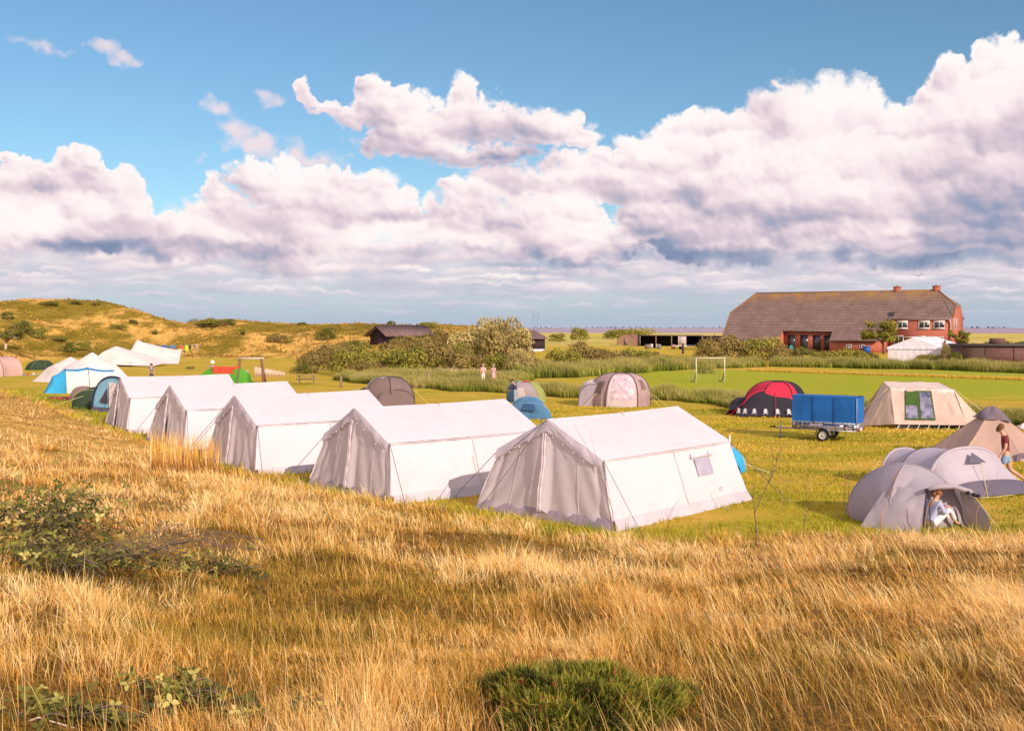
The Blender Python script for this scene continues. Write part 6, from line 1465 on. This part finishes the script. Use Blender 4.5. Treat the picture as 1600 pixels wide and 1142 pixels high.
for nm_, mt_, ls in (('olive', L_OLIVE, .075), ('brown', L_BROWN, .07), ('silver', L_SILV, .07), ('dark', L_DARK, .07)):
    for v_ in range(3):
        P_, nn_, s_, t_ = shrub_mesh(mt_, 3400, hash((nm_, v_)) % 1000 if False else (ord(nm_[0])*7+v_), ls, 14+3*v_)
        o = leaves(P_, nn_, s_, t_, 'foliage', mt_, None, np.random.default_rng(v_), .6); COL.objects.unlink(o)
        b = MB(); r2 = random.Random(v_+5)
        for q in range(7):
            t2 = r2.random()*6.28; b.tube([(0, 0, -.05), (.2*math.cos(t2), .2*math.sin(t2), .28), (.48*math.cos(t2+.3), .4*math.sin(t2+.3), .55+.2*r2.random())], [.022, .015, .006], 4)
        st_ = b.build('stem', BARK); COL.objects.unlink(st_)
        PROT[nm_, v_] = (o.data, st_.data)
SH_N = [0]
def shrub(px, py, wpx, hpx, kind, label, group, var=None, deep=.8):
    g_ = GT(px, py); dist = g_.y; rx = wpx/2/F*dist*1.12; hz = hpx/F*dist*1.12
    v_ = SH_N[0] % 3 if var is None else var; SH_N[0] += 1
    r = empty('shrub', g_-Vector((0, 0, .1)), random.uniform(-.6, .6) if wpx < 60 else random.uniform(-.25, .25), label, 'shrub', group)
    for d_, nm_ in zip(PROT[kind, v_], ('foliage', 'stem')):
        o = bpy.data.objects.new(nm_, d_); COL.objects.link(o); o.parent = r; o.scale = (rx, rx*deep, hz*1.02)
    return r
GM = 'dense shrubs in the hollow behind the tents'; GR2 = 'low shrubs of the hedge left of the goal'; GR3 = 'shrubs in front of the farmhouse'; GH = 'scattered shrubs on the dunes'
MASS = [(492, 583, 62, 36, 'brown', 'brown leaved shrub at the left end of the dense thicket'), (520, 579, 70, 48, 'brown', 'second brown shrub from the left end of the thicket'), (552, 587, 78, 44, 'olive', 'olive shrub low in front of the thicket left of the brown dome'),
    (560, 568, 72, 34, 'olive', 'olive shrub directly below the log cabin gable'), (598, 586, 84, 46, 'olive', 'yellow green shrub in the thicket above the brown dome tent'), (548, 552, 50, 24, 'dark', 'dark shrub left of the log cabin'), (640, 588, 84, 50, 'olive', 'olive shrub in front at the middle of the thicket'),
    (655, 568, 90, 50, 'brown', 'wide brown shrub hiding the lower side of the log cabin'), (632, 556, 60, 30, 'olive', 'green shrub against the cabin roof edge'), (690, 586, 76, 54, 'brown', 'brown shrub behind the low plank bench'), (700, 562, 84, 56, 'brown', 'tall brown shrub right of the log cabin'),
    (725, 588, 74, 46, 'brown', 'brown shrub with bare twigs left of the two walkers'), (744, 572, 86, 66, 'silver', 'tall grey green shrub behind the two walkers'), (790, 574, 92, 78, 'silver', 'tallest silvery shrub, right end of the thicket'), (764, 556, 80, 58, 'silver', 'silvery shrub at the top of the thicket'),
    (775, 588, 60, 40, 'olive', 'low olive shrub right behind the walker in pink'), (810, 590, 56, 44, 'silver', 'grey green shrub below the small dark hut'), (728, 548, 60, 36, 'dark', 'dark shrub between the cabin roof and the silvery bushes'), (668, 545, 50, 24, 'dark', 'dark shrub at the right end of the cabin roof')]
MASS += [(575, 588, 60, 30, 'brown', 'low brown shrub in the gap below the dark shrub left of the cabin'), (618, 570, 64, 40, 'brown', 'brown shrub just below the cabin doorway'), (672, 586, 60, 36, 'olive', 'olive shrub filling the gap above the wooden post'), (708, 576, 70, 46, 'dark', 'dark shrub deep in the thicket left of the silvery shrubs'), (470, 584, 34, 20, 'dark', 'lowest dark shrub at the far left tip of the thicket'), (535, 570, 60, 34, 'brown', 'brown shrub behind the left end of the thicket')]
for m_ in MASS: shrub(*m_[:5], m_[5], GM)
MID = [(845, 588, 60, 34, 'brown', 'brown shrub at the left end of the low hedge'), (880, 584, 70, 42, 'olive', 'olive shrub in the low hedge below the benches'), (915, 580, 72, 48, 'brown', 'highest brown shrub of the low hedge'), (955, 576, 70, 36, 'brown', 'brown shrub of the hedge below the barrel hut'),
    (995, 574, 68, 32, 'olive', 'olive shrub of the hedge below the shelter'), (1030, 574, 60, 26, 'brown', 'flat brown shrub of the hedge next to the stump'), (1062, 572, 40, 20, 'olive', 'last small olive shrub of the hedge beside the stump')]
for m_ in MID: shrub(*m_[:5], m_[5], GR2)
RGT = [(1112, 566, 66, 42, 'brown', 'brown shrub left of the farmhouse roof corner, above the goal'), (1150, 566, 72, 44, 'brown', 'brown shrub before the left end of the farmhouse'), (1188, 566, 72, 44, 'olive', 'olive shrub before the low left roof of the farmhouse'), (1222, 570, 62, 34, 'brown', 'brown shrub before the recessed brick wall'),
    (1258, 570, 64, 30, 'dark', 'dark shrub before the tall farmhouse windows'), (1296, 572, 62, 28, 'olive', 'olive shrub in front of the low middle roof'), (1330, 572, 58, 30, 'olive', 'olive shrub left of the blue bin'), (1362, 572, 34, 24, 'dark', 'dark round shrub left of the party tent'),
    (1452, 568, 44, 18, 'olive', 'low shrub in front of the party tent wall'), (1486, 570, 34, 24, 'dark', 'dark shrub at the right corner of the party tent'), (1478, 570, 18, 40, 'brown', 'thin reddish shrub standing before the party tent corner'),
    (1512, 548, 40, 14, 'dark', 'dark shrub behind the left end of the brown shed'), (1555, 546, 60, 16, 'dark', 'dark hedge shrub behind the middle of the brown shed'), (1605, 547, 60, 15, 'dark', 'dark hedge shrub at the right picture edge'), (1104, 584, 30, 16, 'olive', 'small shrub right behind the goal')]
for m_ in RGT: shrub(*m_[:5], m_[5], GR3)
HIL = [(508, 532, 38, 24, 'dark', 'round dark shrub alone on the golden dune left of the cabin'), (434, 536, 40, 16, 'brown', 'low brown shrub on the golden dune below the ridge'), (318, 512, 56, 17, 'dark', 'broad dark shrub on the saddle of the dunes'), (352, 510, 36, 13, 'dark', 'dark shrub right of the broad one on the saddle'),
    (612, 508, 16, 8, 'dark', 'tiny dark shrub on the skyline above the cabin'), (670, 512, 34, 11, 'olive', 'green shrub on the skyline right of the cabin roof'), (106, 551, 26, 20, 'dark', 'dark shrub at the foot of the big dune'), (132, 548, 30, 16, 'olive', 'olive shrub at the foot of the big dune'),
    (240, 523, 14, 10, 'dark', 'small dark shrub on the lower flank of the big dune'), (30, 520, 40, 22, 'dark', 'dark shrub on the left flank of the big dune'), (12, 500, 24, 14, 'dark', 'dark shrub high on the left flank of the big dune'), (378, 524, 14, 12, 'dark', 'dark shrub on the grassy slope left of the round one'),
    (75, 478, 36, 8, 'dark', 'dark growth on the crest of the big dune'), (118, 476, 26, 7, 'dark', 'second dark growth on the crest of the big dune'), (150, 478, 18, 6, 'brown', 'brown growth on the crest of the big dune'), (905, 534, 30, 24, 'olive', 'round fresh green shrub beside the benches'), (872, 534, 36, 14, 'olive', 'low green shrub left of the round one'),
    (985, 531, 84, 20, 'olive', 'grassy mound shrub behind the barrel hut'), (470, 508, 20, 6, 'dark', 'flat dark shrub on the middle skyline'), (208, 506, 20, 8, 'dark', 'dark shrub halfway down the right shoulder of the big dune'), (298, 577, 16, 7, 'olive', 'tiny green shrub on the lawn before the golden dune'), (185, 516, 30, 10, 'olive', 'olive shrub on the face of the big dune'), (60, 530, 44, 18, 'olive', 'olive shrub above the dark green dome tent'), (90, 535, 30, 12, 'dark', 'dark shrub just above the dune foot')]
for m_ in HIL: shrub(*m_[:5], m_[5], GH)
# dead pale branches low in the thicket
for k, (px, py, lab) in enumerate(((702, 592, 'bare pale branches sticking from the thicket left of the walkers'), (740, 590, 'bare pale branches at the feet of the silvery shrubs'))):
    g_ = GT(px, py); b = MB(); r2 = random.Random(k)
    for q in range(10):
        a_ = r2.uniform(-1.4, 1.4); b.tube([(0, -.3, 0), (math.sin(a_)*.8, -.4, .5+.4*r2.random()), (math.sin(a_)*1.7, -.2, .8*math.cos(a_)+.5*r2.random())], [.05, .035, .015], 4)
    o = b.build('dead_branches', BARKL); o.location = g_; tag(o, lab, 'branches')

# --- trees --------------------------------------------------------------------
def tree(px, py, Y, hgt, wd_, lean, mat, label, seed, n=5200, ls=.32, trunk=BARK, hz0=.35):
    g_ = GY(px, py, Y); z0 = zt(g_.x, g_.y); rg = np.random.default_rng(seed); r2 = random.Random(seed)
    r = empty('tree', (g_.x, g_.y, z0), 0, label, 'tree'); tk = MB(); tips = []
    tk.tube([(0, 0, -.2), (lean*.15, 0, hgt*.2), (lean*.4, 0, hgt*.42), (lean*.7, 0, hgt*.6)], [.24, .19, .15, .09], 8)
    for k in range(22):
        t_ = .25+.4*r2.random(); b0 = np.array((lean*t_, 0, hgt*t_*.95)); a_ = r2.random()*6.28; e = np.array((lean*.95+math.cos(a_)*wd_*.42, math.sin(a_)*wd_*.38, hgt*(hz0+.08+(.82-hz0)*r2.random())))
        m1 = (b0+e)/2+np.array((0, 0, .25)); tk.tube([tuple(b0), tuple(m1), tuple(e)], [.09, .055, .02], 5); tips.append(e); tips.append(m1*.4+e*.6)
    tk.build('trunk', trunk, r, True)
    tips = np.array(tips); rad = wd_*(.06+.09*rg.random(len(tips))); i = rg.integers(0, len(tips), n); nr = rg.normal(size=(n, 3)); nr /= np.linalg.norm(nr, axis=1)[:, None]
    P = tips[i]+nr*(rad[i]*(.45+.7*rg.random(n)))[:, None]*[1.15, 1.1, .72]; nn = nr+rg.normal(size=(n, 3))*.6+[0, 0, .5]; nn /= np.linalg.norm(nn, axis=1)[:, None]
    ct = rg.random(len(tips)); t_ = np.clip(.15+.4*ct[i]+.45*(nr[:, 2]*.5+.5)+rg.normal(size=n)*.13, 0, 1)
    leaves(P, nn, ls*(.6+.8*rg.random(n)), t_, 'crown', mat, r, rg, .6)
tree(1381, 549, 186, 6.6, 6.6, -.7, L_OLIVE, 'windswept leafy tree in front of the farmhouse', 4, 6500, .34, hz0=.30)
tree(1497, 547, 190, 4.8, 3.6, .1, L_OLIVE, 'small leafy tree at the right corner of the farmhouse', 5, 3600, .30)
tree(8, 528, 150, 3.2, 4.4, .5, L_DARK, 'tree with a bare pale trunk and sparse dark crown on the left dune', 6, 1500, .28, BARKL, .45)
b = MB(); g_ = GT(8, 528)

# --- thin saplings and stalks in the foreground ---------------------------------
def sapling(pts, label, mat=TWIG, r0=.012, twigs=(), name='sapling'):
    """pts: picture columns/rows of the stem, placed upright at the distance of its foot"""
    g_ = GT(*pts[0]); Y = g_.y; W_ = [GY(a, b, Y+.02*i)-g_ for i, (a, b) in enumerate(pts)]; W_[0] = Vector((0, 0, -.1))
    b = MB(); n = len(W_); b.tube(W_, [r0*(1-.7*k/(n-1)) for k in range(n)], 5)
    for tw in twigs:
        T_ = [GY(a, c, Y+.05)-g_ for a, c in tw]; b.tube(T_, [r0*.45*(1-.6*k/(len(T_)-1)) for k in range(len(T_))], 4)
    o = b.build(name, mat, None, True); o.location = g_; return tag(o, label, 'sapling')
sapling([(1181, 862), (1182, 830), (1179, 800), (1200, 755), (1226, 690)], 'bare sapling rising from the dry grass at the right end of the nearest ridge tent', BARK, .016, [[(1180, 802), (1176, 780), (1178, 757)], [(1200, 755), (1207, 742), (1222, 718)], [(1205, 742), (1208, 720), (1204, 690)], [(1204, 745), (1190, 738), (1170, 734)], [(1213, 720), (1218, 700)]])
sapling([(1254, 848), (1257, 815), (1263, 788)], 'short forked sapling with pale seed heads left of the grey dome tent', BARK, .014, [[(1258, 806), (1250, 795), (1246, 788)], [(1260, 800), (1270, 790), (1273, 785)], [(1261, 792), (1259, 760), (1266, 735)]])
sapling([(1376, 838), (1377, 808), (1385, 785), (1396, 757), (1404, 732)], 'leaning straw coloured sapling across the grey dome tent', TWIG, .013, [[(1378, 810), (1366, 795), (1354, 775)], [(1390, 770), (1402, 758)], [(1396, 757), (1400, 740), (1405, 728)]])
sapling([(1443, 836), (1447, 805), (1452, 783)], 'straight stick standing close to the seated person', TWIG, .014)
sapling([(1525, 830), (1526, 800), (1535, 778), (1549, 747)], 'thin sapling in front of the lilac tunnel tent with upright side twigs', TWIG, .011, [[(1530, 788), (1522, 772), (1515, 755)], [(1533, 782), (1535, 765), (1532, 755)], [(1540, 768), (1555, 752), (1562, 735)], [(1527, 795), (1521, 775), (1523, 745)]])
for k, (x_, y0_, y1_, lab) in enumerate(((1308, 815, 778, 'thin red brown stalk left of the grey dome, leftmost of its group'), (1318, 818, 735, 'tallest thin red brown stalk left of the grey dome'), (1326, 816, 725, 'red brown stalk just beside the grey dome edge'), (1401, 818, 770, 'short thin stalk below the grey dome porch side'),
    (727, 832, 798, 'short brown stick standing left of the nearest ridge tent'), (693, 822, 785, 'thin stalk between the two nearest ridge tents'), (634, 815, 770, 'thin stalk under the second ridge tent corner'), (1102, 840, 805, 'thin stick below the long wall of the nearest ridge tent'),
    (1222, 800, 742, 'thin bare stalk right of the tall sapling'), (1263, 782, 740, 'thin stalk above the forked sapling'), (840, 838, 800, 'thin green stalk at the gable of the nearest ridge tent'), (470, 790, 742, 'thin stalk in front of the middle ridge tent'))):
    sapling([(x_, y0_), (x_+random.uniform(-3, 3), (y0_+y1_)/2), (x_+random.uniform(-6, 8), y1_)], lab, TWIGR if k < 4 else TWIG, .010, [[(x_, (y0_+y1_)/2+4), (x_+random.choice((-5, 6)), y1_+8)]], 'stalk')
for k, (pts, lab) in enumerate((([(952, 850), (940, 790), (905, 735), (898, 660)], 0),)): pass
sapling([(952, 848), (958, 800), (940, 745), (918, 700), (897, 662)], 'long dark leafless branch arching across the gable of the nearest ridge tent', BARK, .008, [[(940, 745), (928, 700), (922, 672)], [(944, 755), (925, 728), (896, 710)]])
sapling([(1045, 850), (1043, 822), (1046, 800), (1062, 780)], 'thin branching twig before the lower wall of the nearest ridge tent', TWIGR, .008, [[(1043, 822), (1050, 800), (1058, 782)], [(1044, 815), (1040, 800), (1043, 790)]])
for k, (pts, lab) in enumerate((([(575, 775), (560, 755), (545, 742)], 'thin curved twig'),)): pass

# --- brambles ------------------------------------------------------------------
def bramble(px, py, rx, ry_, hz, n, ls, label, seed, canes=10, mat=L_BRAM, aspect=.72):
    g_ = GT(px, py); rg = np.random.default_rng(seed); r2 = random.Random(seed); r = empty('bramble', g_, 0, label, 'bramble'); b = MB(); A = []
    for k in range(canes):
        a_ = r2.random()*6.28; R1 = r2.uniform(.4, 1); p = [np.array((0, 0, 0.)), np.array((math.cos(a_)*rx*.5*R1, math.sin(a_)*ry_*.5*R1, hz*r2.uniform(.5, 1))), np.array((math.cos(a_+.4)*rx*R1, math.sin(a_+.4)*ry_*R1, hz*r2.uniform(.15, .8)))]
        q = [tuple((1-t_)**2*p[0]+2*t_*(1-t_)*p[1]*1.3+t_*t_*p[2]) for t_ in np.linspace(0, 1, 9)]; b.tube(q, [.004]*9, 4); A += q[2:]
    b.build('cane', BARK, r, True); A = np.array(A); i = rg.integers(0, len(A), n)
    P = A[i]+rg.normal(size=(n, 3))*[rx*.13, ry_*.13, hz*.16]; P[:, 2] = np.abs(P[:, 2]); zg = hfun(P[:, 0]+g_.x, P[:, 1]+g_.y)-g_.z; P[:, 2] = np.maximum(P[:, 2]+zg*.7, zg+.03)
    # three leaflets per leaf
    nn = rg.normal(size=(n, 3))*.45+[.25, -.35, .9]; nn /= np.linalg.norm(nn, axis=1)[:, None]
    PP = []; NN = []; S = []; T = []
    sz = ls*(.6+.8*rg.random(n)); tt = np.clip(.25+.5*P[:, 2]/hz+rg.normal(size=n)*.2, 0, 1); u_ = rg.normal(size=(n, 3)); u_ -= nn*(u_*nn).sum(1)[:, None]; u_ /= np.linalg.norm(u_, axis=1)[:, None]; v_ = np.cross(nn, u_)
    V = []; Fc = []; al = []; ti = []
    for ang in (-2.0, 0, 2.0):
        d = u_*math.cos(ang)+v_*math.sin(ang); s2 = np.cross(nn, d)
        for f, wv_, zf in ((0, 0, 0), (.3, .40, .08), (.3, -.40, .08), (.68, .34, .06), (.68, -.34, .06), (1.0, 0, -.08), (.5, 0, -.03)):
            V.append(P+d*sz[:, None]*f+s2*sz[:, None]*wv_*aspect+nn*sz[:, None]*zf); al.append(np.full(n, f))
    m_ = 21; V = np.stack(V, 1).reshape(-1, 3); al = np.stack(al, 1).reshape(-1); o = np.arange(n)*m_; tr_ = []
    for j in range(3):
        c = o+7*j
        for (a1, b1, c1) in ((0, 1, 6), (1, 3, 6), (3, 5, 6), (6, 5, 4), (6, 4, 2), (0, 6, 2)): tr_.append(np.stack([c+a1, c+b1, c+c1], -1))
    link('foliage', npmesh('foliage', V, [np.concatenate(tr_)], {'tint': np.repeat(tt, m_), 'along': al}), mat, r)
    return r
bramble(262, 1112, .40, .30, .20, 190, .042, 'bramble with large pale edged leaves at the bottom left', 1, 14)
bramble(120, 1135, .34, .25, .14, 110, .038, 'small bramble in the bottom left corner left of the large leaved one', 2)
bramble(400, 1128, .28, .2, .10, 60, .034, 'sparse bramble right of the large leaved one', 3)
bramble(480, 1135, .22, .2, .12, 40, .040, 'few yellow green bramble leaves low beside the dry tussocks', 8)
bramble(62, 872, .95, .8, .78, 520, .046, 'dark leafy bramble with a tall shoot in the grass on the left', 4, 34)
bramble(180, 880, 1.5, 1.1, .38, 420, .040, 'spreading bramble tangled with dry twigs right of the dark one', 5, 60, L_BROWN)
bramble(110, 905, .9, .7, .34, 300, .042, 'green bramble in front of the dark leafy one', 6, 26)
bramble(330, 905, .9, .6, .22, 240, .040, 'low patchy bramble in the middle left of the slope', 7, 12)
sapling([(85, 1075), (100, 1030), (106, 985)], 'pale dry stem leaning in the grass above the corner bramble', TWIG, .006)
b_ = sapling([(-20, 1128), (60, 1120), (120, 1138), (160, 1160)], 'pale arching dry cane across the bottom left corner', BARKL, .008, name='dry_cane')

# --- heath cushion at the bottom ------------------------------------------------
rg = np.random.default_rng(77); r = empty('heath_cushion', hb, 0, 'dense dark green heath cushion in the grass at the bottom edge', 'heath shrub')
n = 12000; a_ = rg.random(n)*2*PI; q = rg.random(n)**.5; lump = 1+.18*np.sin(a_*3+1)+.1*np.sin(a_*5); X = HEATH_C[0]+q*np.cos(a_)*HEATH_R[0]*lump*.98; Y = HEATH_C[1]+q*np.sin(a_)*HEATH_R[1]*lump*.98
dome_ = .15*(.5+1.0*fbm(X*5.2, Y*5.2, 3))*np.sqrt(np.maximum(1-q*q, 0))*(1+.9*(fbm(X*3.5, Y*3.5, 3)-.5)*2); Z = hfun(X, Y)-hb.z+dome_-.02
P = np.stack([X-hb.x, Y-hb.y, Z], -1); tn = np.clip(.50+(fbm(X*9, Y*9, 3)-.5)*1.3+rg.normal(size=n)*.18, 0, .87); tn = np.where(rg.random(n) < .05, .97, tn)
V = []; 
bl = blades(P, .06+.07*rg.random(n), .011+.008*rg.random(n), np.stack([(X-hb.x)*.8, (Y-hb.y)*.8], -1)+rg.normal(size=(n, 2))*.30, 1.3, tn, 'foliage', L_HEATH, r, 2, rg)
k = rg.integers(0, n, 26000); P2 = P[k]+np.stack([rg.normal(size=26000)*.008, rg.normal(size=26000)*.008, rg.random(26000)*.075], -1); nn = rg.normal(size=(26000, 3)); nn /= np.linalg.norm(nn, axis=1)[:, None]
leaves(P2, nn, .016+.012*rg.random(26000), np.clip(tn[k]+rg.normal(size=26000)*.1, 0, 1), 'needles', L_HEATH, r, rg, .45)
U, V_ = np.meshgrid(np.linspace(0, 2*PI, 40), np.linspace(0, .96, 12)); XX = HEATH_C[0]+V_*np.cos(U)*HEATH_R[0]; YY = HEATH_C[1]+V_*np.sin(U)*HEATH_R[1]
sheet('cushion_base', np.stack([XX-hb.x, YY-hb.y, hfun(XX, YY)-hb.z+.06*np.sqrt(np.maximum(1-V_**2, 0))-.03], -1), M_('dark twig base', (.02, .02, .008), .95), r)
